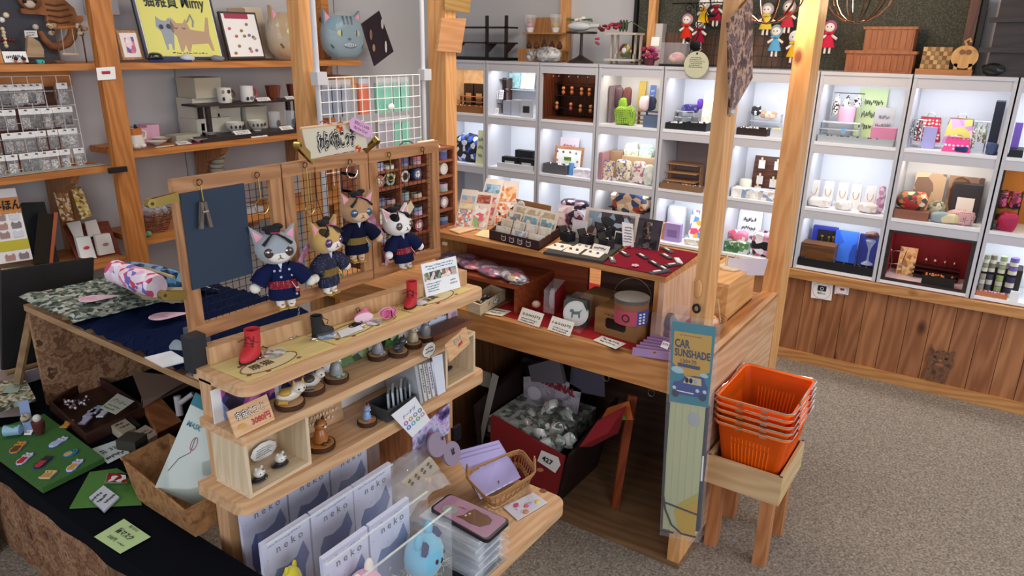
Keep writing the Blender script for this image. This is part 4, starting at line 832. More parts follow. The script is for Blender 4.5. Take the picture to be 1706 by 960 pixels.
# ================================================================ centre display unit
UN=lambda a='x':Wd('#c29064','#dcb68c',a,sc=1.1,knots=False)
du=Th('display_unit',(1.25,1.33,0),'pine display unit with three narrow shelves and a deep lowest shelf, in the centre foreground','display unit')
for x in(.838,1.668):B().slab(x,x+.026,1.385,1.43,0,.966).bevel(.002,1).D('upright',UN('z'),du)
def rshelf(x0,x1,yf0,yf1,yb,z0,z1,name,m,r=.035):
    P=[]
    for k in range(6):a=math.pi+k*math.pi/10;P.append((x0+r+r*math.cos(a),yf0+r+r*math.sin(a)))
    for k in range(6):a=1.5*math.pi+k*math.pi/10;P.append((x1-r+r*math.cos(a),yf1+r+r*math.sin(a)))
    P+=[(x1,yb),(x0,yb)]
    return B().prism([(x,y,z0)for x,y in P],(0,0,z1-z0)).D(name,m,du)
rshelf(.838,1.70,1.262,1.249,1.45,.960,.987,'top_shelf',UN())
rshelf(.82,1.605,1.258,1.240,1.42,.853,.875,'middle_shelf',UN(),.012)
rshelf(.80,1.70,1.262,1.245,1.43,.676,.711,'bottom_shelf',UN())
rshelf(.90,1.70,.93,.925,1.43,.322,.355,'deep_shelf',UN(),.05)
for p in((1.789,1.089,.355),(1.693,1.017,.355),(1.605,1.031,.355)):
    B().lathe([(.012,0),(.011,.0008)],p,14).D('knot',Pl('#7a4a2a',.6),du)
B().prism([(.868,1.425,.987),(1.70,1.325,.987),(1.70,1.36,.987),(.868,1.46,.987)],(0,0,.043)).D('back_rail',Wd('#b58a5f','#cfa67c','z',sc=1.4,knots=False),du)
B().slab(.86,1.67,1.428,1.436,.36,.675).D('back_board',Wd('#7a4527','#a56a3f','z',sc=1.3,knots=False),du)
bk_=B().slab(.832,.872,1.436,1.472,.975,1.062);bk_.bevel(.003);bk_.D('black_bracket',Pl('#22252b',.4),None,'black plastic bracket at the left end of the display unit back rail','bracket')
# photo boards behind middle shelf
def photo(x0,x1,z0,z1,y,m,label,name='photo_board'):
    return B().slab(x0,x1,y,y+.003,z0,z1).D(name,m,None,label,'picture')
photo(.822,1.50,.8755,.958,1.362,WH,'white strip carrying the row of photographs behind the figurines','photo_strip')
pb=photo(.862,1.66,.712,.85,1.424,WH,'long white backing board at the rear of the bottom shelf','backing_board')
def pic(x0,x1,z0,z1,m,label):return photo(x0,x1,z0,z1,1.3585,m,label,'photograph')
pic(.845,.985,.877,.955,Sk(['#5a4a8a','#b04a98','#8f9fd0','#3a3a6a','#d07ab8','#6f7fb8','#2a2440'],30,.4),'photograph with pink and violet blossom at the left end of the unit')
pic(1.0,1.13,.876,.955,Sk(['#1f1f38','#4a5a9a','#c9a0b8','#2f2a4a','#8a94c8'],34,.4),'dark blue photograph behind the calico figurines')
pic(1.19,1.30,.876,.955,Sk(['#5a7a48','#6f7fc0','#8fa070','#3a4a38','#a0a8d8','#4a5a8f'],34,.4),'green and blue field photograph in the middle of the unit')
pic(1.335,1.42,.876,.955,Sk(['#6aa04f','#d8e8e0','#4a8a4a','#20242a','#bcd8e8'],26,.4),'green photograph with a black curl, right of the field photograph')
o=Cd((1.505,1.36,.876),(1.66,1.335,.876),.125,.12,Pl('#c9d3e8',.4),'leaflet','pale blue printed leaflet with a plant photo at the right end of the middle shelf','leaflet',t=.002,scr=4)
B().prism([(1.62,1.336,.885),(1.658,1.3295,.885),(1.658,1.3435,.998),(1.62,1.350,.998)],(-.001,-.0015,0)).D('plant_photo',Sk(['#8a7a98','#c8a8a8','#6a5a6a','#b8b0c8'],50,.4),o)
B().slab(1.48,1.66,1.275,1.33,.8755,.892).D('dark_wood_base',Wd('#5a3626','#7a4c36','x',knots=False),None,'dark wooden base under the pale leaflet on the middle shelf','block')

# printed cloth sheets on the top shelf
SHEET=Wd('#cdb36a','#d9c68a','x',sc=3,knots=False,rough=.9)
for i,(x0,x1,l)in enumerate(((.862,1.115,'yellowish printed card sheet at the left of the top shelf'),(1.12,1.395,'yellowish printed card sheet in the middle of the top shelf'),(1.40,1.665,'yellowish printed card sheet at the right of the top shelf'))):
    yb=lambda x:1.425-(x-.868)*.12
    sh=B().prism([(x0,1.285,.9875),(x1,1.275,.9875),(x1,yb(x1)-.004,.9875),(x0,yb(x0)-.004,.9875)],(0,0,.0012)).D('printed_sheet',SHEET,None,l,'sheet')
    cx,cy=((.955,1.327),(1.215,1.325),(1.535,1.315))[i];b=B()
    b.tube([V((cx+.075*math.cos(a),cy+.034*math.sin(a),.9892))for a in[k*math.pi/16 for k in range(32)]],.0012,4,True);b.D('oval_outline',Pl('#6b4a2c',.8),sh)
    B().prism([V((cx+.073*math.cos(a),cy+.032*math.sin(a),.9887))for a in[k*math.pi/12 for k in range(24)]],(0,0,.0003)).D('oval',Pl('#d9c79a',.85),sh)
    text(['原猫','七五','道具'][i],sh,Pl('#4a2f20',.8),(cx-.02,cy+.002,.9893),(1,0,0),(0,1,0),.03,bold=.01)
    for k in range(4):B().ball((cx+(-.07,-.055,.06,-.03)[k],cy+(-.02,.034,-.032,-.036)[k],.989),(.007,.005,.001),8,5).D('printed_leaf',Pl('#8a3a34',.8),sh)
# little shoes
def boot(loc,rot,c,label,h=.052,laces='#2a2020',s=1,chain=None,lying=False):
    t=Th('tiny_boot',(0,0,0),label,'shoe')
    m=Pl(c,.55)
    b=B()
    pr=[]
    n=16
    def ring(cx,rx,ry,z):return[V((cx+rx*math.cos(a),ry*math.sin(a),z))for a in[2*math.pi*k/n for k in range(n)]]
    rs_=[ring(.012,.030,.0145,.003),ring(.012,.031,.016,.008),ring(.010,.029,.0155,.015),ring(.004,.022,.0145,.021),ring(-.003,.0155,.0145,.028),ring(-.004,.0145,.0145,h*.8),ring(-.004,.0155,.0155,h),ring(-.004,.013,.013,h),ring(-.004,.012,.012,h*.6)]
    vs=[[b.bm.verts.new(p)for p in r]for r in rs_]
    for A,Bq in zip(vs,vs[1:]):
        for k in range(n):b.bm.faces.new((A[k],A[(k+1)%n],Bq[(k+1)%n],Bq[k]))
    b.bm.faces.new(vs[0][::-1]);b.bm.faces.new(vs[-1]);b.D('upper',m,t,smooth=True,org=(0,0,0))
    B().prism([V((.012+.032*math.cos(a),.0165*math.sin(a),0))for a in[2*math.pi*k/16 for k in range(16)]],(0,0,.0035)).D('sole',Pl('#2a1512' if c!='#d9739c' else '#f0c9d8',.6),t,org=(0,0,0))
    b=B()
    for k in range(4):b.tube([(.014-.002*k,-.010,.024+.006*k),(.013-.002*k,.010,.027+.006*k)],.0011,5);b.tube([(.014-.002*k,.010,.024+.006*k),(.013-.002*k,-.010,.027+.006*k)],.0011,5)
    b.tube([(.012,0,.045),(.022,-.012,.040),(.014,-.020,.034)],.001,5);b.tube([(.012,0,.045),(.022,.012,.042),(.012,.020,.036)],.001,5)
    b.D('laces',Pl(laces,.7),t,org=(0,0,0))
    t.location=loc;t.rotation_euler=(math.radians(80)if lying else 0,0,rot);t.scale=(s,s,s)
    return t
def chain(pts,r,m,label,n=None,name='chain'):
    P=[V(p)for p in pts];b=B();L_=[(P[i+1]-P[i]).length for i in range(len(P)-1)];T=sum(L_);n=n or int(T/(r*3.2))
    for k in range(n):
        d=T*k/n;i=0
        while d>L_[i]:d-=L_[i];i+=1
        c=P[i]+(P[i+1]-P[i])*(d/L_[i]);u=(P[i+1]-P[i]).normalized();v=u.orthogonal().normalized()if k%2 else u.cross(u.orthogonal()).normalized()
        b.tube([c+u*math.cos(a)*r*1.9+v*math.sin(a)*r for a in[j*math.pi/3 for j in range(6)]],r*.28,4,True)
    return b.D(name,m,None,label,'chain')
boot((.955,1.385,.989),math.radians(205),'#c02a30','red ankle boot with small flower trims, at the left end of the top shelf',.056,'#6a1a1c',1.22)
boot((1.135,1.362,.989),math.radians(-12),'#1b1c20','black boot with a chain, standing between the two left sheets',.055,'#101012',1.0)
boot((1.448,1.328,.989),math.radians(205),'#b8222a','tall red laced boot with a gold chain, right of the pink shoes',.066,'#3a1216',1.05)
boot((1.275,1.330,1.003),math.radians(160),'#d9739c','pink laced shoe lying on its side, left of the pair',.030,'#2a1a20',.85,lying=True)
boot((1.325,1.318,1.003),math.radians(-20),'#d9739c','pink laced shoe lying on its side, right of the pair',.030,'#2a1a20',.85,lying=True)
chain([(1.178,1.487,1.02),(1.146,1.454,.995),(1.117,1.401,.992),(1.073,1.393,.992),(1.072,1.427,.992)],.0030,SV,'silver chain lying beside the black boot')
chain([(1.452,1.335,1.04),(1.484,1.36,.995),(1.426,1.34,.992),(1.394,1.35,.992)],.0028,BRASS,'gold chain trailing from the tall red boot')
chain([(.996,1.421,.995),(1.002,1.395,.992),(.97,1.365,.992)],.0028,Pl('#4a3a2c',.4,1),'dark chain between the left red boot and its charm disc')
def disc(p,r,m,label):
    p=V(p);t=Th('keyring_disc',(p.x,p.y,.9895),label,'keyring')
    B().lathe([(r*.9,0),(r,.002),(r,.007),(r*.9,.009)],(p.x,p.y,.9895),28,sy=.85).D('clear_dome',film('#eef6fa',.13,.04),t,smooth=True)
    B().lathe([(r*.86,.0012),(r*.86,.0022)],(p.x,p.y,.9895),24,sy=.85).D('picture',m,t)
    B().tube([V((p.x-r-.012+.010*math.cos(a),p.y+.004+.008*math.sin(a),.991))for a in[k*math.pi/6 for k in range(12)]],.0012,5,True).D('ring',SV,t)
disc((.992,1.356,.99),.030,Sk(['#c8c4bc','#8a4a4a','#5a8a6a','#e0dcd4','#a89a90'],70,.4),'round clear charm with red and green print beside the left red boot')
disc((1.143,1.34,.99),.028,Sk(['#8fa9c8','#4a6a9a','#dfe4ea','#b8c8d8'],70,.4),'round clear charm with blue print in front of the black boot')
disc((1.279,1.311,.99),.024,Sk(['#b8a8a8','#8a7a7a','#d8d0d0','#6a5a5a'],80,.4),'round clear charm with grey print in front of the pink shoes')
disc((1.47,1.316,.99),.024,Sk(['#c8ccd4','#a8aab8','#dfe0e4'],80,.4),'round clear charm with silvery print in front of the white info card')
flat([(1.154,1.302,.991),(1.23,1.301,.991),(1.247,1.335,.991),(1.176,1.339,.991)],.001,Pl('#e6ecf6',.15,coat=1),'clear_tape','shiny clear sleeve beside the blue charm disc','sleeve')
b=B()
for k in range(3):b.tube([V((1.227,1.336,.992))+V((.012*math.cos(a)+.010*k,.009*math.sin(a),.001*k))for a in[j*math.pi/6 for j in range(12)]],.0016,5,True)
b.D('dark_rings',Pl('#2a221e',.4,1),None,'dark metal key rings left of the pink shoes','keyring')
ic=Cd((1.520,1.336,.9895),(1.652,1.312,.9895),.098,.22,Pl('#e9edf2',.3),'info_card','white info card with a strip of doll photographs on the top shelf','card',t=.003)
u=(V((1.652,1.312,0))-V((1.520,1.336,0))).normalized();up=V((0,0,math.cos(.22)))+V((0,0,1)).cross(u)*math.sin(.22);nn=u.cross(up);q0=V((1.520,1.336,.9895))+nn*.0005
for k in range(6):
    B().prism([q0+u*(.004+.0207*k)+up*.045,q0+u*(.004+.0207*(k+1)-.0015)+up*.045,q0+u*(.004+.0207*(k+1)-.0015)+up*.070,q0+u*(.004+.0207*k)+up*.070],nn*.0006).D('doll_photo',Sk([['#b89a80','#5a7a50','#e8dcd0'],['#8a6a5a','#2a2a3a','#d8c8c0'],['#6a9a60','#c8b0a0','#3a3a3a'],['#2a2a30','#8a5a50','#e0d0c8'],['#b0a090','#8a3a3a','#e8e0d8'],['#c8a0a0','#7aa090','#e8e8e0']][k],90,.4),ic)
Ln(ic,Pl('#5a6a7a',.6),q0+u*.067+up*.083+nn*.0004,u,up,.12,.016,2,seed=5)
Ln(ic,Pl('#6a7a8a',.6),q0+u*.035+up*.024+nn*.0004,u,up,.06,.03,4,seed=6)
Ln(ic,Pl('#6a7a8a',.6),q0+u*.11+up*.026+nn*.0004,u,up,.03,.02,2,seed=7)

# ---- three framed mesh panels
def mpanel(x0,x1,label,card_=False,y=1.485,nx=12,nz=16):
    t=Th('mesh_panel',((x0+x1)/2,y,1.03),label,'panel','oak-framed wire mesh panels');z0,z1,w=1.031,1.409,.034
    for a in((x0,x1,z0,z0+w),(x0,x1,z1-w,z1)):B().slab(a[0],a[1],y,y+.018,a[2],a[3]).bevel(.0015,1).D('rail',OAK('x'),t)
    for a in(x0,x1-w):B().slab(a,a+w,y+.0005,y+.0175,z0+w,z1-w).bevel(.0015,1).D('stile',OAK('z'),t)
    b=B();wm=Pl('#17171c',.4,.6)
    for k in range(1,nx):x=x0+w+(x1-x0-2*w)*k/nx;b.tube([(x,y+.010,z0+w-.005),(x,y+.010,z1-w+.005)],.0008,4)
    for k in range(1,nz):z=z0+w+(z1-z0-2*w)*k/nz;b.tube([(x0+w-.005,y+.0115,z),(x1-w+.005,y+.0115,z)],.0008,4)
    b.D('wire_mesh',wm,t);return t
mpanel(.870,1.157,'left oak-framed wire mesh panel, with the dark blue card and a clothes peg')
mpanel(1.161,1.456,'middle oak-framed wire mesh panel, behind the two brown and yellow dolls')
mpanel(1.460,1.765,'right oak-framed wire mesh panel, in front of the masking-tape rack')
o=B().slab(.882,1.045,1.480,1.4835,1.155,1.378);o.D('blue_card',Pl('#27364a',.7),None,'dark slate-blue card filling the upper left of the left mesh panel','card')
def gclip(p,q,label):
    p,q=V(p),V(q);u_=(q-p).normalized();t=Th('brass_clip',p,label,'clip');w_=V((0,0,1))if abs(u_.z)<.6 else V((1,0,0));w_=(w_-u_*w_.dot(u_)).normalized()
    n_=u_.cross(w_)
    for s in(-1,1):B().hexa([p+w_*.009*s*0+n_*s*.004-w_*.009,p+n_*s*.004+w_*.009,p+n_*s*.006+w_*.009,p+n_*s*.006-w_*.009],[q+n_*s*.002-w_*.010,q+n_*s*.002+w_*.010,q+n_*s*.004+w_*.010,q+n_*s*.004-w_*.010]).D('jaw',BRASS,t)
    B().cyl(p-n_*.008,p+n_*.008,.010,.010,14).D('spring',BRASS,t);B().cyl(p-n_*.0085,p+n_*.0085,.004,.004,10).D('rivet',Pl('#3a3020',.4),t)
gclip((.801,1.46,1.373),(.865,1.462,1.377),'brass clip gripping the left panel near its top')
gclip((.8,1.46,1.171),(.853,1.462,1.155),'brass clip gripping the left panel near its bottom')
gclip((1.18,1.44,1.457),(1.24,1.46,1.41),'brass clip holding the left end of the scroll sign')
gclip((1.445,1.44,1.442),(1.42,1.46,1.415),'brass clip holding the right end of the scroll sign')
gclip((1.664,1.44,1.221),(1.772,1.46,1.21),'brass clip at the right edge of the right panel')if False else None
# hooks and rings
def hook(p,label,drop=0,ring=0,m=None):
    p=V(p);t=Th('hook_ring',p,label,'hook')
    B().tube([p+V((.007*math.cos(a),0,.007*math.sin(a)))for a in[k*math.pi/6 for k in range(12)]],.0014,5,True).D('eye',Pl('#5a4636',.4,1),t)
    if drop:B().tube([p+V((0,-.003,-.006)),p+V((.002,-.003,-drop))],.0016,5).D('link',m or BRASS,t)
    if ring:B().tube([p+V((ring*math.cos(a)+.002,-.004,-drop-ring+ring*math.sin(a)))for a in[k*math.pi/8 for k in range(16)]],.0015,5,True).D('ring',m or SV,t)
hook((.929,1.477,1.397),'hook eye above the dark blue card carrying the clothes peg',.045,.0,BRASS)
hook((1.081,1.477,1.393),'hook with a brass clasp and large ring at the right of the left panel',.058,.019,BRASS)
hook((1.227,1.477,1.399),'hook at the left of the middle panel',.10,.014,BRASS)
hook((1.381,1.477,1.389),'hook with a big silver ring above the middle doll',.004,.020,SV)
hook((1.533,1.477,1.392),'hook with brass rings at the left of the right panel',.045,.015,BRASS)
hook((1.679,1.477,1.392),'black hook at the right of the right panel',.018,.0,BK)
p=V((.926,1.468,1.333));cp=Th('clothes_peg',p,'dark wooden clothes peg hanging on the blue card','clothes peg')
for s in(-1,1):B().hexa([p+V((s*.003-.004,-.004,.022)),p+V((s*.003+.004,-.004,.022)),p+V((s*.003+.004,.004,.022)),p+V((s*.003-.004,.004,.022))],[p+V((s*.012-.004,-.004,-.038)),p+V((s*.012+.004,-.004,-.038)),p+V((s*.012+.004,.004,-.038)),p+V((s*.012-.004,.004,-.038))]).D('leg',Wd('#4a3e34','#75675a','z',sc=3,knots=False),cp)
B().cyl(p+V((-.007,-.005,0)),p+V((.007,-.005,0)),.003,.003,8).D('spring',SV,cp)
b=B();q=V((1.482,1.46,1.327));
for s in(-1,1):b.tube([q,q+V((s*.018,0,.014)),q+V((s*.024,0,0)),q+V((s*.010,0,-.012)),q],.0015,5)
b.D('wire_bow',BRASS,None,'brass wire bow hanging in the right panel','ornament')
# scroll sign
ss=Th('scroll_sign',(1.33,1.45,1.41),'cream scroll sign with bold outlined Japanese lettering and two crayon-red blossoms above the middle panel','sign')
s0,s1,s2,s3=[V(p)for p in((1.217,1.45,1.417),(1.424,1.45,1.426),(1.409,1.45,1.497),(1.204,1.45,1.496))]
B().prism([s0,s1,s2,s3],(0,.003,0)).D('cloth',Pl('#d6cdb8',.85),ss)
ux=(s1-s0).normalized();uy=(s3-s0);uy=uy-ux*uy.dot(ux)
B().tube([s3+V((-.006,-.001,0)),s2+V((.004,-.001,.0))],.003,8).D('rod',PINE_L('x'),ss)
cc=(s0+s1+s2+s3)/4+V((0,-.001,0))
text('わらべねこっ子',ss,INK,cc-uy.normalized()*.004,ux,uy,.052,bold=.085,fit=.132,th=.0004)
text('わらべねこっ子',ss,Pl('#f0ebdd',.8),cc-uy.normalized()*.004,ux,uy,.050,bold=.055,fit=.128,th=.0010)
text('わらべねこっ子',ss,INK,cc-uy.normalized()*.004,ux,uy,.047,bold=.028,fit=.123,th=.0016)
for p in((1.324,1.447,1.486),(1.386,1.447,1.427)):
    for k in range(5):a=k*2*math.pi/5;B().ball(V(p)+V((.006*math.cos(a),0,.006*math.sin(a))),(.0045,.0012,.0045),8,5).D('petal',Pl('#d9a83a' if k%2 else '#c23a2c',.7),ss)
    B().ball(p,(.003,.002,.003),8,5).D('petal',Pl('#a82a22',.7),ss)
B().tube([(1.26,1.448,1.505),(1.274,1.448,1.51),(1.289,1.448,1.5),(1.309,1.448,1.496),(1.33,1.448,1.502),(1.34,1.448,1.496)],.0015,5).D('red_cord',Pl('#9a4a50',.7),ss)
p=V((1.389,1.435,1.483));ux=V((math.cos(.42),0,-math.sin(.42)));uy=V((math.sin(.42),0,math.cos(.42)))
pts=[p+ux*(.026*(1 if math.cos(a)>0 else-1)+.017*math.cos(a))+uy*.017*math.sin(a)for a in[(k+.5)*math.pi/12 for k in range(24)]]
oc=B().prism(pts,(0,.0015,0)).D('pink_tag',Pl('#d9a8cf',.6),None,'tilted pink oval tag with two handwritten lines beside the scroll sign','tag')
text('まだんこくんのお',oc,Pl('#4a2a4a',.7),p+uy*.006+V((0,-.0003,0)),ux,uy,.010,bold=.01,fit=.055);text('ぬいちゃうにゃ！',oc,Pl('#4a2a4a',.7),p-uy*.007+V((0,-.0003,0)),ux,uy,.010,bold=.01,fit=.05)

# ---- hanging cat dolls
def cat_doll(head,foot,label,fur,fur2,kimono,obi,eye='#3a2a26',turn=0,motif=None,patch=None,ribbon=1,bell='#b02028',tag_=False):
    """local frame: x right, -y front, z up; head centre and feet given in world"""
    H_,F_=V(head),V(foot);h=H_.z-F_.z;t=Th('cat_doll',(F_.x,F_.y,F_.z),label,'doll','cat dolls hanging on the mesh panels')
    lean=H_-F_;up=lean.normalized();mr=Matrix.Rotation(turn,3,'Z');S=h/.150
    def w(x,y,z):return F_+up*z*S+mr@V((x*S,y*S,0))
    m3=mr
    F1,F2,K=Pl(fur,.9,sheen=.4),Pl(fur2,.9,sheen=.4),kimono
    def ball(c,r,m,name,par=t,seg=16,rings=11):return B().ball(w(*c),tuple(q*S for q in r),seg,rings,m3).D(name,m,par,smooth=True)
    hd=ball((0,0,.150),(.047,.038,.038),F1,'head',seg=24,rings=16)
    ball((0,-.024,.138),(.027,.016,.018),F2,'muzzle',hd);ball((0,-.0405,.141),(.0022,.0016,.0016),Pl('#a8645a',.5),'nose',hd,8,6)
    B().tube([w(-.006,-.039,.132),w(-.001,-.0405,.135),w(0,-.0405,.139),w(.001,-.0405,.135),w(.006,-.039,.132)],.0009*S,4).D('mouth',INK,hd)
    for s in(-1,1):
        B().prism([w(s*.018,-.004,.180),w(s*.044,-.004,.160),w(s*.050,-.004,.206)],mr@V((0,.010*S,0))).bevel(.002*S).D('ear',F1,t);B().prism([w(s*.024,-.0055,.180),w(s*.041,-.0055,.168),w(s*.046,-.0055,.198)],mr@V((0,.001,0))).D('inner_ear',Pl('#e6a3b0',.8),t)
        e=ball((s*.0205,-.0310,.147),(.0125,.0065,.0120),Pl(eye,.12,coat=1),'eye',hd,14,10);ball((s*.0205-.004,-.0372,.151),(.0026,.0012,.0026),WH,'glint',hd,6,5)
    if patch:ball((.020,-.014,.170),(.017,.018,.014),Pl(patch,.9,sheen=.4),'fur_patch',hd);ball((-.020,-.014,.170),(.013,.018,.013),Pl(patch,.9),'fur_patch',hd)
    bd=B();n=18;rings=[]
    prof=[(.036,.021,.022),(.036,.022,.040),(.032,.020,.060),(.030,.019,.078),(.028,.017,.096),(.020,.012,.110),(.012,.009,.118)]
    for rx,ry,z in prof:rings.append([bd.bm.verts.new(w(rx*math.cos(a),ry*math.sin(a),z))for a in[2*math.pi*k/n for k in range(n)]])
    for A,Bq in zip(rings,rings[1:]):
        for k in range(n):bd.bm.faces.new((A[k],A[(k+1)%n],Bq[(k+1)%n],Bq[k]))
    bd.bm.faces.new(rings[0][::-1]);bd.bm.faces.new(rings[-1]);kd=bd.D('kimono',K,t,smooth=True)
    B().prism([w(-.006,-.0155,.117),w(.006,-.0155,.117),w(.0,-.0175,.100)],mr@V((0,.003*S,0))).D('collar',Pl('#c9d0e4',.8),t)
    ob=B();rg=[]
    for z in(.052,.072):rg.append([ob.bm.verts.new(w(.0345*math.cos(a),.0215*math.sin(a),z))for a in[2*math.pi*k/n for k in range(n)]])
    for k in range(n):ob.bm.faces.new((rg[0][k],rg[0][(k+1)%n],rg[1][(k+1)%n],rg[1][k]))
    bmesh.ops.solidify(ob.bm,geom=ob.bm.faces[:],thickness=.0015);ob.D('obi',obi,t)
    for s in(-1,1):
        sl=B();sl.tube([w(s*.018,0,.104),w(s*.040,-.004,.088),w(s*.056,-.008,.068)],.01*S,12,rr=[.012*S,.019*S,.021*S]);sl.D('sleeve',K,t,smooth=True)
        ball((s*.064,-.011,.060),(.0125,.011,.012),F2,'hand',seg=10,rings=8)
        B().tube([w(s*.012,0,.034),w(s*.013,-.001,.006)],.0078*S,12,rr=[.0115*S,.0095*S]).D('leg',F2,t,smooth=True)
        ball((s*.011,-.005,.004),(.008,.011,.005),F2,'foot',seg=10,rings=7);B().prism([w(s*.011+a*.009,-.006+b_*.013,-.002)for a,b_ in((-1,-1),(1,-1),(1,1),(-1,1))],up*.002*S).D('sandal',Pl('#c9a23a',.6),t)
        B().tube([w(s*.011-.006,-.004,.008),w(s*.011,-.014,.009),w(s*.011+.006,-.004,.008)],.0011*S,5).D('sandal_strap',Pl('#c03a2a',.6),t)
    hb=B();hb.ball(w(.0,.0,.192),(.018*S,.014*S,.011*S),12,8,m3);hb.ball(w(.013,.0,.201),(.013*S,.008*S,.007*S),12,8,m3);hb.ball(w(-.013,0,.198),(.011*S,.007*S,.006*S),10,7,m3);hb.jitter(.002,60).D('hair_bun',Pl('#15131a',.8),t,smooth=True)
    for s in(-1,1):B().tube([w(0,-.010,.190),w(s*.018,-.030,.180),w(s*.032,-.032,.166)],.002*S,6,rr=[.0015*S,.003*S,.004*S]).D('hair_ribbon',Pl('#15131a',.8),t)
    B().tube([w(-.008,-.016,.190),w(.012,-.016,.189)],.0015*S,6).D('red_hair_tie',Pl('#b8305a',.7),t)
    ball((.026,-.024,.046),(.0045,.0045,.0045),Pl(bell,.3,coat=1),'bell',seg=10,rings=8)
    B().tube([w(.018,-.021,.068),w(.026,-.025,.050)],.0007*S,4).D('bell_cord',CREAM,t)
    if motif:
        rr=random.Random(len(label))
        for k in range(11):
            a=rr.uniform(-1.2,1.2)-math.pi/2;z=rr.choice([.034,.042,.048,.082,.09,.098]);r_=.036 if z<.05 else .030;b=B()
            for j in range(5):f=j*2*math.pi/5;b.ball(w(r_*math.cos(a)*1.02+.002*math.cos(f),(.022 if z<.05 else .019)*math.sin(a)*1.03,z+.002*math.sin(f)),(.0013*S,.0009*S,.0013*S),6,4)
            b.D('blossom',Pl('#c9d2e8',.8),kd)
    return t
KN=dots('#131a3a','#b9c2dc',230,.16);KO=dots('#b3243c','#efdfe4',240,.24);KG=dots('#a98a4a','#d8c890',250,.2)
cat_doll((1.096,1.452,1.215),(1.116,1.455,1.054),'grey and white cat doll in a navy blossom kimono, hanging at the left panel','#9aa0a6','#e0dbd0',Pl('#131b40',.85),KO,'#3f2e28',-.45,True,None)
cat_doll((1.253,1.452,1.204),(1.261,1.455,1.051),'yellow cat doll in a dotted navy kimono with a green bell, turned aside','#c9a564','#ece6dc',KN,KG,'#4a2a6a',.15,False,'#4a3a26',1,'#2f8a4a')
cat_doll((1.372,1.452,1.262),(1.367,1.455,1.117),'brown tabby cat doll in plain navy kimono, highest of the hanging dolls','#b08862','#d6b492',Pl('#11152c',.85),KG,'#32506a',-.3,False,None,1,'#2a86b8')
cat_doll((1.529,1.452,1.199),(1.564,1.455,1.048),'white cat doll with black patches and red obi, above the tall red boot','#ece8e4','#f2efec',Pl('#141c40',.85),KO,'#4a4a3a',-.05,False,'#1c1a1e')
SATIN=Sk(['#c88aa8','#dba8c4','#b86f96','#e8c0d4'],60,.35)
def ribbon_(pts,w_,label,m=SATIN):
    P=[V(p)for p in pts];b=B();n=len(P)
    for i in range(n-1):
        d=(P[i+1]-P[i]).normalized();s=V((-d.z,0,d.x))*w_/2
        b._f([P[i]-s,P[i]+s,P[i+1]+s,P[i+1]-s],[(0,1,2,3)])
    bmesh.ops.solidify(b.bm,geom=b.bm.faces[:],thickness=.001)
    return b.D('satin_ribbon',m,None,label,'ribbon')
ribbon_([(1.235,1.47,1.214),(1.195,1.465,1.178),(1.159,1.46,1.136),(1.164,1.455,1.106)],.018,'pink satin ribbon hanging left of the yellow cat doll')
ribbon_([(1.425,1.465,1.246),(1.443,1.462,1.209),(1.477,1.46,1.156)],.026,'broad pink satin ribbon trailing right of the brown tabby doll')
ribbon_([(1.49,1.47,1.126),(1.501,1.468,1.076),(1.487,1.465,1.076)],.016,'short pink satin ribbon behind the hand of the white patched doll')
flat([(1.567,1.46,1.222),(1.593,1.46,1.206),(1.615,1.46,1.227),(1.6,1.46,1.249)],.001,Pl('#cdbf9c',.7),'paper_tag','cream paper tag behind the ear of the white patched doll','tag')
B().tube([(1.256,1.475,1.391),(1.256,1.475,1.31),(1.259,1.455,1.244)],.0010,5).D('hanging_chain',Pl('#3a2c20',.4,1),None,'thin dark chain from the middle panel hook down to the yellow doll','chain')

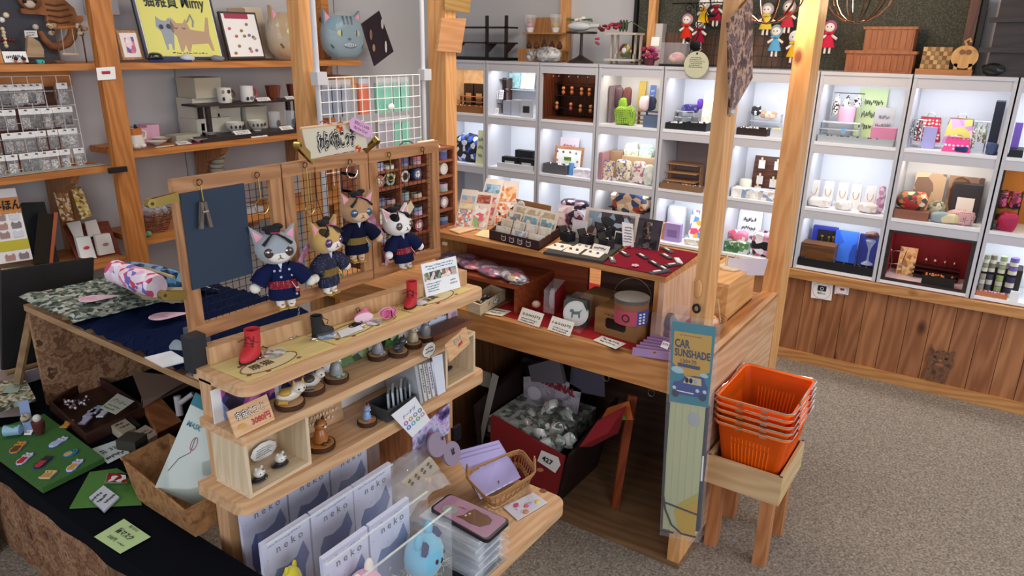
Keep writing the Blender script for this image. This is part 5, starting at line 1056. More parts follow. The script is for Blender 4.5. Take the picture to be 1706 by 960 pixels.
# ---- figurines on wood slices
BARK=Pl('#4a3226',.85);SLICE=Wd('#a87c52','#c89d70','x',sc=4,knots=False,rough=.7)
def slice_(t,p,r,h=.013,m=None):
    B().lathe([(r*.96,0),(r,.003),(r,h-.001),(r*.93,h)],p,22).jitter(.0012,60).D('bark_rim',BARK,t,smooth=True)
    B().lathe([(r*.90,h-.001),(r*.90,h+.0006)],p,22).D('sawn_face',m or SLICE,t)
def figurine(p,z,r,label,c,c2,kind='sit',s=1,rot=0,mm=None,ears=True):
    p=V((p[0],p[1],z));t=Th('cat_figurine',p,label,'figurine','cat figurines on wood slices');slice_(t,p,r,m=mm)
    q=p+V((0,0,.0136));m=Matrix.Rotation(rot,3,'Z')
    def w(x,y,zz):return q+m@V((x*s,y*s,zz*s))
    C1,C2=Pl(c,.35,coat=.3),Pl(c2,.35,coat=.3)
    if kind=='sit':
        B().lathe([(.010*s,0),(.014*s,.004*s),(.0135*s,.014*s),(.009*s,.028*s),(.006*s,.032*s)],q,16).D('body',C1,t,smooth=True);hp=w(0,-.002,.038);hr=.0115
        for k in(-1,1):B().ball(w(k*.006,-.012,.003),(.005*s,.006*s,.0035*s),8,6,m).D('paw',C2,t,smooth=True)
    elif kind=='lie':
        B().ball(w(.0,0,.013),(.026*s,.014*s,.013*s),16,10,m).D('body',C1,t,smooth=True);hp=w(.018,-.006,.024);hr=.0125
        B().ball(w(-.008,-.002,.020),(.014*s,.012*s,.008*s),12,8,m).D('coat_patch',C2,t,smooth=True)
        B().tube([w(-.022,0,.010),w(-.026,-.012,.008),w(-.012,-.018,.006)],.004*s,8).D('tail',C2,t,smooth=True)
    else:
        B().tube([w(0,0,0),w(0,0,.016),w(0,0,.030)],.012*s,14,rr=[.013*s,.014*s,.009*s]).D('body',C1,t,smooth=True);hp=w(0,-.001,.036);hr=.011
        B().tube([w(0,.010,.004),w(.014,.012,.010),w(.018,.006,.022)],.003*s,7).D('tail',C2,t,smooth=True)
    hd=B().ball(hp,(hr*1.12*s,hr*s,hr*.95*s),14,10,m).D('head',C1,t,smooth=True)
    for k in(-1,1):
        if ears:B().hexa([hp+m@V((k*hr*.35*s,-.002*s,hr*.7*s)),hp+m@V((k*hr*1.0*s,-.002*s,hr*.4*s)),hp+m@V((k*hr*1.0*s,.003*s,hr*.4*s)),hp+m@V((k*hr*.35*s,.003*s,hr*.7*s))],[hp+m@V((k*hr*.8*s,0,hr*1.5*s))+V((i*.0002,j*.0002,0))for i,j in((0,0),(1,0),(1,1),(0,1))]).D('ear',C2,t)
        B().ball(hp+m@V((k*hr*.42*s,-hr*.9*s,hr*.1*s)),hr*.14*s,6,5).D('eye',INK,hd)
    B().ball(hp+m@V((0,-hr*.95*s,-hr*.2*s)),(hr*.3*s,hr*.15*s,hr*.2*s),8,6).D('muzzle',Pl('#e8e2da',.5),hd)
    return t
ZM=.876
figurine((.979,1.298,.876),ZM,.036,'white cat figurine with a yellow-black back on the leftmost slice, middle shelf','#d6cdbc','#b8923e','lie',1.25,-.2)
figurine((1.06,1.314,.876),ZM,.033,'pale calico cat figurine with a dark collar, second from the left on the middle shelf','#cfc7ba','#4a4038','lie',1.2,.1)
figurine((1.14,1.313,.876),ZM,.032,'grey cat figurine in a teal bib on a wood slice, middle shelf','#8f918f','#7fb0a0','sit',1.25,0)
figurine((1.303,1.326,.876),ZM,.029,'light grey sitting cat figurine, fourth slice from the left on the middle shelf','#8b8c90','#9a9ba0','sit',1.15,.2)
figurine((1.351,1.295,.876),ZM,.028,'dark grey cat figurine with its back arched on the middle shelf','#3f4448','#2e3236','lie',.95,.3)
figurine((1.42,1.301,.876),ZM,.025,'cream and brown sitting cat figurine with its slice behind the dark grey one','#b8a88c','#7a6248','sit',1.05,.1)
figurine((1.478,1.306,.876),ZM+.0,.027,'grey cat figurine with ears raised, nearest to the pale leaflet','#7f8186','#8f9196','stand',1.15,.3)
figurine((1.074,1.313,.712),.712,.037,'tiger-striped brown cat figurine holding its paws up on a large wood slice, bottom shelf','#a8652c','#3a2c20','sit',1.35,.2,Wd('#b06a32','#d08c4c','x',sc=4,knots=False))
figurine((1.229,1.304,.712),.712,.027,'small blue cat figurine with a red tuft on a wood slice, bottom shelf','#7f9fc8','#c9604c','sit',.85,.2)
# price boards
o=Cd((.81,1.269,.877),(.914,1.27,.877),.062,.35,Wd('#c4935f','#dab084','x',sc=2,knots=False),'price_board','wooden price board with outlined lettering at the left of the middle shelf','price board',t=.004)
ux=(V((.914,1.27,.877))-V((.81,1.269,.877))).normalized();up=V((0,0,math.cos(.35)))+V((0,0,1)).cross(ux)*math.sin(.35);c=(V((.914,1.27,.877))+V((.81,1.269,.877)))/2+up*.031
text('宇宙ネコ と',o,INK,c+up*.010,ux,up,.020,bold=.05,fit=.075);text('宇宙ネコ と',o,WH,c+up*.010,ux,up,.019,bold=.0,fit=.073,th=.0012)
text('3080円',o,Pl('#b0303a',.6),c-up*.014+ux*.020,ux,up,.018,bold=.04,fit=.05)
B().ball(c-up*.014-ux*.03,(.012,.001,.008),10,6).D('drawn_cat',Pl('#c9a05a',.7),o)
o=Cd((1.401,1.151,.875),(1.536,1.186,.875),.05,.25,Wd('#c99a6c','#deb88e','x',sc=2,knots=False),'price_board','second wooden price board with outlined lettering at the right end of the middle shelf','price board',t=.004)
a,b_=V((1.401,1.151,.875)),V((1.536,1.186,.875));ux=(b_-a).normalized();up=V((0,0,math.cos(.25)))+V((0,0,1)).cross(ux)*math.sin(.25);c=(a+b_)/2+up*.025
text('あんころ',o,INK,c+up*.012,ux,up,.014,bold=.05,fit=.05);text('あんころ',o,WH,c+up*.012,ux,up,.013,bold=.0,fit=.048,th=.0012);text('3080円',o,Pl('#b0303a',.6),c-up*.004+ux*.010,ux,up,.012,bold=.04,fit=.03)
# speech bubble card on the shelf edge
def bubble(c,ux,uy,rx,ry,label,m=None,tail=True,scr=2):
    c,ux,uy=V(c),V(ux).normalized(),V(uy).normalized();pts=[]
    for k in range(36):
        a=2*math.pi*k/36;r=1+.06*abs(math.sin(a*4.5));p=c+ux*rx*r*math.cos(a)+uy*ry*r*math.sin(a)
        if tail and k==27:p=c-uy*ry*1.4
        pts.append(p)
    n=ux.cross(uy);o=B().prism(pts,-n*.0015).D('speech_card',m or WH,None,label,'card')
    if tail:B().tube([p+n*.0004 for p in pts],.0008,4,True).D('outline',INK,o)
    Ln(o,INK,c,ux,uy,rx*1.4,ry*1.0,scr,seed=9);return o
bubble((1.408,1.232,.887),(1,.0,0),(0,0,1),.027,.021,'white speech-bubble card with a black outline clipped to the middle shelf edge')
# open wooden boxes on the bottom shelf
def cubbybox(x0,x1,y0,y1,z0,z1,label):
    t=Th('open_box',((x0+x1)/2,(y0+y1)/2,z0),label,'box');m=BOXW('x');mz=BOXW('z');w_=.009
    B().slab(x0,x1,y0,y1,z0,z0+w_).D('bottom',m,t);B().slab(x0,x1,y0,y1,z1-w_,z1).D('top',m,t)
    for x in(x0,x1-w_):B().slab(x,x+w_,y0,y1,z0+w_,z1-w_).D('side',mz,t)
    B().slab(x0+w_,x1-w_,y1-.006,y1,z0+w_,z1-w_).D('back',mz,t);return t
cubbybox(.828,1.008,1.272,1.395,.7115,.8525,'open pale wooden box with two black-and-white figurines under the left end of the middle shelf')
cubbybox(1.515,1.66,1.262,1.395,.7115,.8525,'open pale wooden box under the right end of the middle shelf')
for p,l in(((.878,1.306,.722),'white round cat figurine on a black cushion, nearer one in the left open box'),((.948,1.317,.722),'white round cat figurine on a black cushion, farther one in the left open box')):
    p=V(p);t=Th('cushion_cat',p,l,'figurine','white cats on black cushions in the left box')
    B().ball(p+V((0,0,.004)),(.024,.019,.006),18,8).D('cushion',Pl('#15161a',.2,coat=1),t,smooth=True)
    b=B().ball(p+V((.004,0,.018)),(.015,.013,.012),16,10).D('body',Pl('#e6e2dc',.3,coat=.5),t,smooth=True)
    for s in(-1,1):B().ball(p+V((.004+s*.008,0,.029)),(.004,.003,.005),8,6).D('ear',Pl('#d8d2cc',.4),t);B().ball(p+V((.004+s*.005,-.012,.020)),.0013,6,5).D('eye',INK,b)
    B().ball(p+V((.010,-.008,.026)),(.004,.003,.003),8,6).D('grey_patch',Pl('#7a7a80',.5),b)
bubble((.949,1.375,.74),(1,0,.0),(0,0,1),.036,.022,'white cloud-shaped card with small writing inside the left open box',tail=False,scr=4)
b=B().slab(.925,.965,1.378,1.385,.74,.752);b.D('wood_tag',BOXW('x'),None,'small wooden tag behind the farther black-cushion cat','tag')
o=Th('crow_figures',(1.60,1.33,.7205),'small black crow-like figure in the right open box','figurine')
B().ball((1.60,1.33,.728),(.03,.010,.007),12,8).D('body',BK,o,smooth=True);B().prism([(1.575,1.35,.725),(1.60,1.35,.725),(1.615,1.352,.752),(1.57,1.352,.748)],(0,.002,0)).D('paper',CREAM,o)
# engraved wood sign
e0,e1=V((1.043,1.395,.712)),V((1.21,1.375,.712))
o=Cd(e0,e1,.108,.15,Wd('#a9805c','#c29a74','x',sc=1.5,knots=False),'engraved_board','pale engraved wooden board behind the tiger-striped figurine','board',t=.006)
Ln(o,Pl('#d8bc9a',.8),(e0+e1)/2+V((0,.004,.055)),e1-e0,(0,.15,1),.13,.08,5,seed=11,lw=.6)
# grey tin with packets, booklets
tn=Th('grey_tin',(1.32,1.31,.712),'grey tin full of clear sachets on the bottom shelf','tin')
tp=[V(p)for p in((1.273,1.266,.712),(1.404,1.29,.712),(1.425,1.285,.73),(1.291,1.34,.712))]
tb=[(1.265,1.262),(1.375,1.262),(1.375,1.335),(1.265,1.335)]
B().prism([(x,y,.712)for x,y in tb],(0,0,.003)).D('bottom',Pl('#5d6468',.4,.6),tn)
for i in range(4):
    a,b_=tb[i],tb[(i+1)%4];ca=(1.32,1.2985);ex=lambda p,k:(ca[0]+(p[0]-ca[0])*k,ca[1]+(p[1]-ca[1])*k)
    B().hexa([(*a,.712),(*b_,.712),(*ex(b_,.97),.712),(*ex(a,.97),.712)],[(*ex(a,1.10),.752),(*ex(b_,1.10),.752),(*ex(b_,1.06),.752),(*ex(a,1.06),.752)]).D('side',Pl('#5d6468',.4,.6),tn)
rr=random.Random(21)
for k in range(6):
    x=1.278+.017*k;B().prism([(x,1.27,.72),(x+.030,1.30,.72),(x+.036,1.305,.785+rr.random()*.012),(x+.002,1.275,.78+rr.random()*.012)],(.004,-.004,0)).jitter(.003,60).D('sachet',Pl(['#a9b2bc','#c5ccd2','#8f98a2','#d0d4d8','#6f7882','#b8bec4'][k],.12,.3,coat=1),None,'%s clear sachet from the left in the grey tin'%['first','second','third','fourth','fifth','sixth'][k],'packet','clear sachets in the grey tin')
for k,(x,c,l)in enumerate(((1.400,'#aeb0b4','grey-printed booklet nearest the tin'),(1.418,'#c8c8c4','cream booklet with a column of type, second from the tin'),(1.436,'#cfcfcb','cream booklet with bold type, third from the tin'),(1.454,'#d0cdd2','booklet with a purple flower cover, fourth from the tin'),(1.472,'#d6dae4','white booklet at the right end of the row'))):
    z1=.845-.004*k;o=B().hexa([(x,1.262,.712),(x+.012,1.262,.712),(x+.010,1.39,.712),(x-.002,1.39,.712)],[(x-.022,1.262,z1-.004),(x-.010,1.262,z1-.006),(x-.012,1.39,z1),(x-.024,1.39,z1)]);o=o.D('booklet',Pl(c,.5),None,l,'booklet','booklets standing on the bottom shelf')
    Ln(o,INK if k!=3 else Pl('#5a2a6a',.6),(x-.006,1.2612,.778),(-.17,0,1),(-1,0,-.17),.10,.008,1,seed=k)if k in(1,2,3)else None
o=B().hexa([(1.47,1.255,.712),(1.505,1.255,.712),(1.505,1.258,.712),(1.47,1.258,.712)],[(1.455,1.262,.84),(1.50,1.262,.835),(1.50,1.265,.835),(1.455,1.265,.84)]);o.D('white_sheet',Pl('#d8dce8',.5),None,'white loose sheet in front of the booklets','sheet')
# ring card hung on bottom shelf edge
P=[(1.328,1.232,.647),(1.406,1.232,.667),(1.35,1.236,.764),(1.253,1.236,.749)]
P=[V(p)for p in P];o=B().prism(P,(0,.0012,0)).D('ring_chart_card',Pl('#e4e6ea',.4),None,'tilted white card printed with coloured rings hanging over the bottom shelf edge','card')
c=sum(P,V())/4;ux=(P[1]-P[0]).normalized();uy=(P[2]-P[1]).normalized();rr=random.Random(2)
for i in range(4):
    for j in range(2):
        k=i*2+j;q=c+ux*(.020*(i-1.4))+uy*(-.018+.02*j)+V((0,-.0006,0))
        B().tube([q+ux*.006*math.cos(a)+uy*.006*math.sin(a)for a in[n*math.pi/6 for n in range(12)]],.002,5,True).D('printed_ring',Pl(['#5a7ac0','#b06ab0','#6fa8c8','#c89a3a','#7aa87a','#9a8ab8','#d08a9a','#6a9a9a'][k],.5),o)
text('ドーナツ',o,Pl('#8a5aa0',.6),c+uy*.024+V((0,-.0004,0)),ux,uy,.014,bold=.02,fit=.05)
# poster below bottom shelf
o=B().prism([(1.357,1.262,.542),(1.529,1.262,.561),(1.531,1.262,.659),(1.364,1.262,.634)],(0,.002,0));o.D('violet_poster',Sk(['#1c1430','#5a4a80','#a890c8','#d8c8e0','#6a8ac0','#b06a90','#2a2048'],14,.4,'noise'),None,'violet and blue photo poster hanging below the bottom shelf at right','poster')
B().box(V((1.608,1.3,.507)),(.04,.012,.05)).bevel(.008).D('black_case',Pl('#1b1a20',.3),None,'black phone case glinting orange beside the violet poster','phone case')

# ---- lowest shelf: neko cards, plushes, cases
ZS=.356
clr=film('#f3f7fb',.08,.05)
pl=Th('acrylic_case',(1.02,1.15,ZS),'clear acrylic stepped case holding the rows of card packs in the foreground','case')
for y,z1,x0,x1 in((1.335,.635,.88,1.30),(1.185,.645,.80,1.20),(1.03,.645,.83,1.16),(.945,.640,.80,1.148)):
    B().slab(x0,x1,y,y+.003,ZS+.001,z1).D('pane',clr,pl);B().slab(x0,x1,y-.0005,y+.0035,z1-.003,z1).D('bright_edge',film('#f6fff8',.5,.05),pl)
B().slab(1.145,1.148,.945,1.335,ZS+.001,.60).D('end_pane',clr,pl)
B().slab(.80,1.21,.945,1.34,ZS,ZS+.003).D('base',clr,pl)
NK=Pl('#3d3a3c',.7);NB=Pl('#6470a4',.7);PK=Pl('#cfcfe4',.6)
nc=Th('card_pack',(0,0,0),'x','card pack','white card packs printed neko')
B().slab(0,.134,0,.010,0,.20).D('pack',PK,nc)
text('n e k o',nc,NK,(.075,-.0004,.163),(1,0,.0),(0,0,1),.028,fit=.075)
Ln(nc,Pl('#8f93b8',.7),(.06,-.0004,.183),(1,0,0),(0,0,1),.09,.010,1,seed=2)
B().prism([(.026,-.001,.0),(.108,-.001,.0),(.112,-.001,.07),(.126,-.001,.098),(.112,-.001,.142),(.090,-.001,.112),(.062,-.001,.104),(.034,-.001,.112),(.020,-.001,.085),(.018,-.001,.03)],(0,.0014,0)).D('cat_silhouette',NB,nc)
B().prism([(.055,-.0016,.034),(.064,-.0016,.042),(.058,-.0016,.048)],(0,.001,0)).D('eye_mark',PK,nc)
for k in range(3):B().ball((.012+.045*k,-.0005,.150-.03*(k%2)),(.0022,.0006,.0012),6,4).D('printed_star',Pl('#8f93b8',.7),nc)
fz=False
for rn,(y,xs,zz)in enumerate(((1.345,(.845,.985,1.125),.44),(1.20,(.795,.935,1.072),.44),(1.05,(.838,.978),.445),(.965,(.818,),.36))):
    for i,x in enumerate(xs):
        if rn==3:continue
        l='white neko card pack, %s from the left, %s row of the acrylic case'%(['first','second','third'][i],['back','middle','front'][rn])
        B().slab(x+.01,x+.12,y+.001,y+.009,ZS+.0035,zz).D('card_riser',clr,pl)
        if not fz:first(nc,(x,y,zz),0,l);fz=True
        else:Cl(nc,(x,y,zz),0,l)
def plush(p,r,c,label,earc,band=None,rot=0,tall=1):
    p=V(p);t=Th('plush_head',p,label,'plush');m=Matrix.Rotation(rot,3,'Z');w=lambda x,y,z:p+m@V((x*r,y*r,z*r))
    b_=B().ball(w(0,0,0),(r,r*.8,r*tall),22,14,m).D('body',Pl(c,.9,sheen=.5),t,smooth=True)
    for s in(-1,1):
        B().ball(w(s*.5,0,.95*tall),(r*.24,r*.18,r*.42),12,9,m).D('ear',Pl(earc,.9),t,smooth=True)
        B().ball(w(s*.35,-.74,.12),(r*.09,r*.05,r*.12),8,6).D('eye',Pl('#4a2a24',.4),b_)
    B().tube([w(-.08,-.8,-.12),w(0,-.82,-.04),w(.08,-.8,-.12)],r*.03,5).D('mouth',INK,b_)
    B().tube([w(0,-.82,-.04),w(0,-.82,.08)],r*.03,5).D('nose_line',INK,b_)
    if band:
        for s in(-1,1):B().prism([w(.55*s+.1,-.35,1.05),w(.55*s-.28,-.45,.62),w(.55*s+.35,-.45,.55)],m@V((0,r*.2,0))).bevel(r*.04).D('navy_ear',Pl(band,.9),t)
    return t
plush((.905,1.0,.530),.055,'#d9a0b8','pink plush head with white ears behind the front acrylic pane','#e3ddd0',None,.3)
plush((1.09,.985,.520),.058,'#6fb4d0','light blue plush head with navy ears behind the front acrylic pane','#6fb4d0','#2a3160',.3)
plush((.815,1.13,.56),.026,'#cfc23e','yellow plush head at the left edge of the acrylic case','#cfc23e',None,.2,1.6)
b=B();rr=random.Random(4)
for k in range(110):
    q=V((1.03+rr.random()*.11,.955+rr.random()*.07,ZS+.01+rr.random()*.13));b.tube([q,q+V((rr.uniform(-.02,.02),rr.uniform(-.015,.015),rr.uniform(-.015,.02))),q+V((rr.uniform(-.03,.03),rr.uniform(-.015,.015),rr.uniform(-.02,.02)))],.0009,3)
b.D('paper_straw',Pl('#c9c6a8',.8),None,'pale shredded paper filling around the plush heads','straw',kind='stuff')
# mirrored disc grips and patterned case
for i,(p,l)in enumerate((((1.417,1.22,.585),'mauve round disc standing behind the other'),((1.467,1.205,.536),'mauve round disc with a small dark rabbit silhouette'))):
    p=V(p);n=V((0,-.93,.36));o=B().cyl(p+n*.004,p-n*.004,.0365,.0365,32).D('round_disc',Pl('#8e7f92',.5),None,l,'disc')
    B().cyl(p-n*.004,p-n*.012,.030,.030,24).D('dark_back',Pl('#2a2430',.6),o)
    if i:
        q=p+n*.005+V((.004,0,-.006));B().ball(q,(.009,.001,.010),10,6).D('rabbit_body',Pl('#2b2630',.6),o)
        for s in(-1,1):B().ball(q+V((s*.004,.002,.014)),(.0025,.001,.008),8,5).D('rabbit_ear',Pl('#2b2630',.6),o)
    else:B().ball(p+n*.005+V((.024,0,.010)),(.004,.001,.007),8,5).D('rabbit_ear',Pl('#2b2630',.6),o)
B().slab(1.19,1.34,1.225,1.26,ZS,.585).D('disc_stand',film('#dfe4ea',.15,.05),None,'clear stand behind the round discs','stand')
P=[V(p)for p in((1.179,1.13,.617),(1.201,1.13,.589),(1.325,1.13,.586),(1.291,1.13,.637))]
o=B().prism(P,(0,.008,.002)).bevel(.003).D('patterned_case',Pl('#b3a695',.5),None,'beige phone case printed with small brown squares, left of the round discs','phone case')
for i in range(2):
    for j in range(4):q=P[0]+(P[1]-P[0])*(.3+.45*i)+(P[3]-P[0])*(.15+.22*j)+V((0,-.0005,0));B().box(q,(.010,.001,.010),ry=.6).D('printed_square',Pl('#6f6254',.6),o)
# stack of bagged cases
for k in range(5):
    z=ZS+.001+.024*k;t=Th('bagged_case',(1.31,1.04,z),'clear-bagged phone case, %s of the stack of bags on the lowest shelf'%['bottom one','second from the bottom','third from the bottom','fourth from the bottom','topmost'][k],'packet','bagged phone cases stacked on the lowest shelf')
    dx=.004*((k*7)%3-1);rz=.03*((k*5)%3-1)
    B().box((1.305+dx,1.045,z+.010),(.105,.20,.016),rz=rz).bevel(.005).D('boxed_case',Pl(['#d8dce4','#c8ccd8','#dcdfe6','#c9cdd6','#e0e2e8'][k],.4),t)
    B().sheet(12,16,lambda a,b_:V((1.305+dx+(a-.5)*.135,1.045+(b_-.5)*.245,z+.019+.0022*noise.noise(V((a*9,b_*12,k*3)))-.010*(abs(a-.5)*2)**4-.010*(abs(b_-.5)*2)**4)),.001).D('clear_bag',film('#eef3f8',.35,.1),t,smooth='all')
    B().box((1.315,.943,z+.009),(.07,.002,.008)).D('dark_label',Pl('#2a2c3c',.5),t)
b=B().slab(1.05,1.35,.935,1.05,ZS,ZS+.004);b.D('black_leaflet',Pl('#14141a',.5),None,'black leaflet with white type under the stack of bagged cases','leaflet')
ZP=ZS+.001+.024*5+.001
ph=Th('phone_case',(1.30,1.03,ZP),'mauve phone case with a gold-brown cat and black bumper, on top of the bag stack','phone case')
hp=[V(p)for p in((1.254,.915,.487),(1.36,.915,.487),(1.36,1.126,.487),(1.273,1.127,.487))]
def rpoly(P,r,n=5):
    out=[]
    for i in range(4):
        p=P[i];a=(P[i-1]-p).normalized()*r;b_=(P[(i+1)%4]-p).normalized()*r
        for k in range(n+1):t_=k/n;out.append(p+a*(1-t_)**2+b_*t_**2)
    return out
B().prism([V((q.x,q.y,ZP))for q in rpoly(hp,.016)],(0,0,.011)).bevel(.0015,1).D('bumper',Pl('#201a20',.35),ph)
hc=sum(hp,V())/4;hi=[hc+(q-hc)*.93 for q in hp]
B().prism([V((q.x,q.y,ZP+.011))for q in rpoly(hi,.014)],(0,0,.0012)).D('back_face',Pl('#a67f96',.15,coat=1),ph)
U=(hp[2]-hp[1]).normalized();W_=(hp[0]-hp[1]).normalized();F=lambda a,b_,k=.0126:V((hc.x,hc.y,ZP+k))+U*a+W_*b_
B().prism([F(x,y)for x,y in rpoly_]if False else[F(.055+.030*math.cos(a)*.8,.012+.019*math.sin(a))for a in[k*math.pi/8 for k in range(16)]],(0,0,.0006)).D('camera_cutout',Pl('#8f9490',.4),ph)
cs=[(-.012,-.026),(.012,-.030),(.020,-.012),(.020,.010),(.034,.026),(.010,.024),(-.012,.028),(-.045,.024),(-.060,.0),(-.055,-.018),(-.035,-.026)]
ct_=B().prism([F(x-.012,y)for x,y in cs],(0,0,.0006)).D('printed_cat',Pl('#6f4a36',.2,.3,coat=1),ph)
for y in(-.004,.008):B().ball(F(.0+y*.3,y,.0134),(.004,.003,.0005),8,4).D('eye',Pl('#d8ccc8',.5),ct_)
text('neko',ph,Pl('#5a4050',.5),F(.030,-.014),-U,-W_,.010,fit=.026)
# clear hang-bag behind phone
B().sheet(14,14,lambda a,b_:V((1.22+.19*a,1.16+.10*b_,ZS+.14+.085*b_+.012*noise.noise(V((a*6,b_*6,9)))-.02*(2*a-1)**2)),.0008).D('clear_hang_bag',film('#e8eef2',.42,.12),None,'crumpled clear hang-bag flap behind the mauve phone case','packet',smooth='all')
# wicker tray with lavender cards
wk=Th('wicker_tray',(1.58,1.11,ZS),'small wicker basket with looped handles holding lavender cards','basket');WK=Pl('#a97c4e',.7)
r1=[V(p)for p in((1.444,1.048,.445),(1.655,1.014,.445),(1.737,1.133,.445),(1.51,1.198,.445))];r0_=[V(p)for p in((1.52,1.082,.362),(1.695,1.066,.362),(1.76,1.161,.362),(1.568,1.208,.362))]
for k in range(7):
    f=k/6;
    if k in(2,3,4):continue
    P=[a*(1-f)+b_*f for a,b_ in zip(r0_,r1)];zz=r0_[0].z*(1-f)+r1[0].z*f
    for d in(0,.004):B().tube(ringpts(P,32,zz+d),.0022,5,True).D('wicker_ring',WK,wk)
A_=ringpts(r0_,32,.360);C_=ringpts(r1,32,.446)
b=B()
for k in range(32):b.tube([A_[k],C_[(k+1)%32]],.0013,4);b.tube([A_[k],C_[(k-1)%32]],.0013,4)
b.D('wicker_weave',WK,wk)
for(c0,c1)in((C_[8],C_[10]),(C_[24],C_[26])):B().tube([c0,(c0*.7+c1*.3)+V((.0,0,.04)),(c0*.3+c1*.7)+V((0,0,.04)),c1],.003,6).D('looped_handle',WK,wk)
for k,l in enumerate(('front bagged lavender card with a chain in the wicker basket','middle bagged lavender card in the wicker basket','back bagged lavender card in the wicker basket')):
    P=[V(p)for p in(((1.513,1.131,.38),(1.682,1.095,.38),(1.682,1.167,.46),(1.544,1.237,.46)))];off=V((.012*k,.016*k,.003*k));P=[p+off for p in P]
    o=B().prism(P,(0,.002,.003)).D('lavender_card',Pl('#a9a0d2',.25,coat=.8),None,l,'card','lavender cards in the wicker basket')
    if k==0:chain_=B().tube([(P[0]*.4+P[3]*.6)+(P[1]-P[0])*.35+V((0,-.002,.002)),(P[0]*.8+P[3]*.2)+(P[1]-P[0])*.4+V((0,-.002,.002))],.002,6).D('silver_chain',SV,o);B().ball((P[0]*.5+P[1]*.5)*.85+(P[3]+P[2])*.5*.15+V((0,-.002,.003)),(.003,.002,.008),8,6).D('gold_charm',BRASS,o)
# leaf-shaped sweets leaflet
o=flat([(1.517,.997,.357),(1.645,.971,.357),(1.662,1.035,.357),(1.545,1.069,.357)],.003,Pl('#d5d6e2',.3,coat=.6),'clear_tray_card','pale card with leaf-shaped pieces at the right end of the lowest shelf','card')
rr=random.Random(8)
for k,c in enumerate(('#c9506a','#c8b8d0','#c88a5a','#d8c86a','#b8a8c8','#d06a7a')):
    p=V((1.593,1.013,.361))+V((rr.uniform(-.035,.035),rr.uniform(-.03,.03),0));B().ball(p,(.012,.009,.003),7,5).jitter(.004,70).D('leaf_piece',Pl(c,.5),o)

# ================================================================ counter
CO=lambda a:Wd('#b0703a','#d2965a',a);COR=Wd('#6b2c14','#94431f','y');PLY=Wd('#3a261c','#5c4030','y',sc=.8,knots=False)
kc=Th('counter',(2.47,1.5,0),'pine sales counter with a low table level, open underneath, between the timber posts','counter')
B().slab(2.05,2.915,.712,2.40,.722,.742).D('tabletop',CO('y'),kc)
B().slab(2.023,2.05,.71,2.402,.640,.742).bevel(.004).D('front_rail',CO('y'),kc)
for i in range(4):B().slab(2.11,2.914,.668,.690,.16+.15*i,.308+.15*i).bevel(.002,1).D('side_plank',Wd('#c09068','#ddb48e','x'),kc)
B().slab(2.11,2.914,.668,.73,.742,.757).D('side_ledge',CO('x'),kc)
B().slab(2.11,2.914,.668,.690,.02,.158).D('side_plank',Wd('#c09068','#ddb48e','x'),kc)
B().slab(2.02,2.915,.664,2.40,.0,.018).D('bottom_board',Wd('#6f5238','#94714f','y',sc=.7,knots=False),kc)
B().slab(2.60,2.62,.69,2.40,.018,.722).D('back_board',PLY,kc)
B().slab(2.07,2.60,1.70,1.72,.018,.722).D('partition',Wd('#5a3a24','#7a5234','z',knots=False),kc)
for p in((2.1,1.019,.592),(2.1,.847,.585)):B().tube([V(p)+V((0,.012*math.cos(a),.012*math.sin(a)))for a in[k*math.pi/6 for k in range(12)]],.0018,5,True).D('cable_hook',Pl('#8a8078',.4,1),kc)
flat([(2.06,.76,.743),(2.06,1.50,.743),(2.60,1.50,.743),(2.60,.76,.743)],.0015,Pl('#a8262c',.85),'red_cloth','red cloth covering the lower level of the counter','cloth')
# raised box on the counter
rb=Th('raised_shelf_box',(2.33,1.5,.745),'open-fronted pine box raised on the counter carrying jewellery and stickers','display box')
B().slab(2.175,2.50,.862,1.86,.955,.977).bevel(.002,1).D('top_board',CO('y'),rb)
B().slab(2.178,2.50,.864,.884,.746,.954).D('side_board',Wd('#c99a78','#e2bb9a','z',sc=1.4,knots=False),rb)
B().slab(2.178,2.20,.885,.90,.746,.954).D('front_stile',CO('z'),rb)
B().slab(2.178,2.50,1.84,1.86,.746,.954).D('side_board',CO('z'),rb)
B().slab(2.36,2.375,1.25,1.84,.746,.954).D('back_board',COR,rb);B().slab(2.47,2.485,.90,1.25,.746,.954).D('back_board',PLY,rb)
B().slab(2.33,2.36,.95,1.26,.775,.785).D('inner_bar',CO('y'),rb)
B().box(V((2.17,1.803,.936)),(.01,.02,.012)).D('price_clip',BOXW('y'),rb)
# left low red-brown box with wrapped cloths
lb2=Th('low_display_box',(2.2,1.6,.745),'red-brown low wooden box with bags of patterned cloth on top','display box')
RB=Wd('#7a3418','#a04c24','y',knots=False)
B().slab(2.10,2.345,1.40,1.83,.84,.855).D('top_board',RB,lb2);B().slab(2.10,2.345,1.40,1.415,.745,.839).D('side_board',RB,lb2);B().slab(2.33,2.345,1.416,1.83,.745,.839).D('back_board',PLY,lb2)
KM=[Sk(['#7a5ab0','#c0506a','#2c3468','#d8a05a','#9a3a5a','#e0d0d8'],38,.2,coat=1),Sk(['#b03a3a','#3a3f80','#d86a7a','#c8a0b8','#5a2a5a'],38,.2,coat=1),Sk(['#3a2f5a','#8a5a9a','#c87a5a','#d0c0d8','#28304a','#b0405a'],44,.2,coat=1),Sk(['#2a2c48','#b8506a','#c8b088','#6a4a8a','#d8d8e0','#5a6a9a'],50,.2,coat=1)]
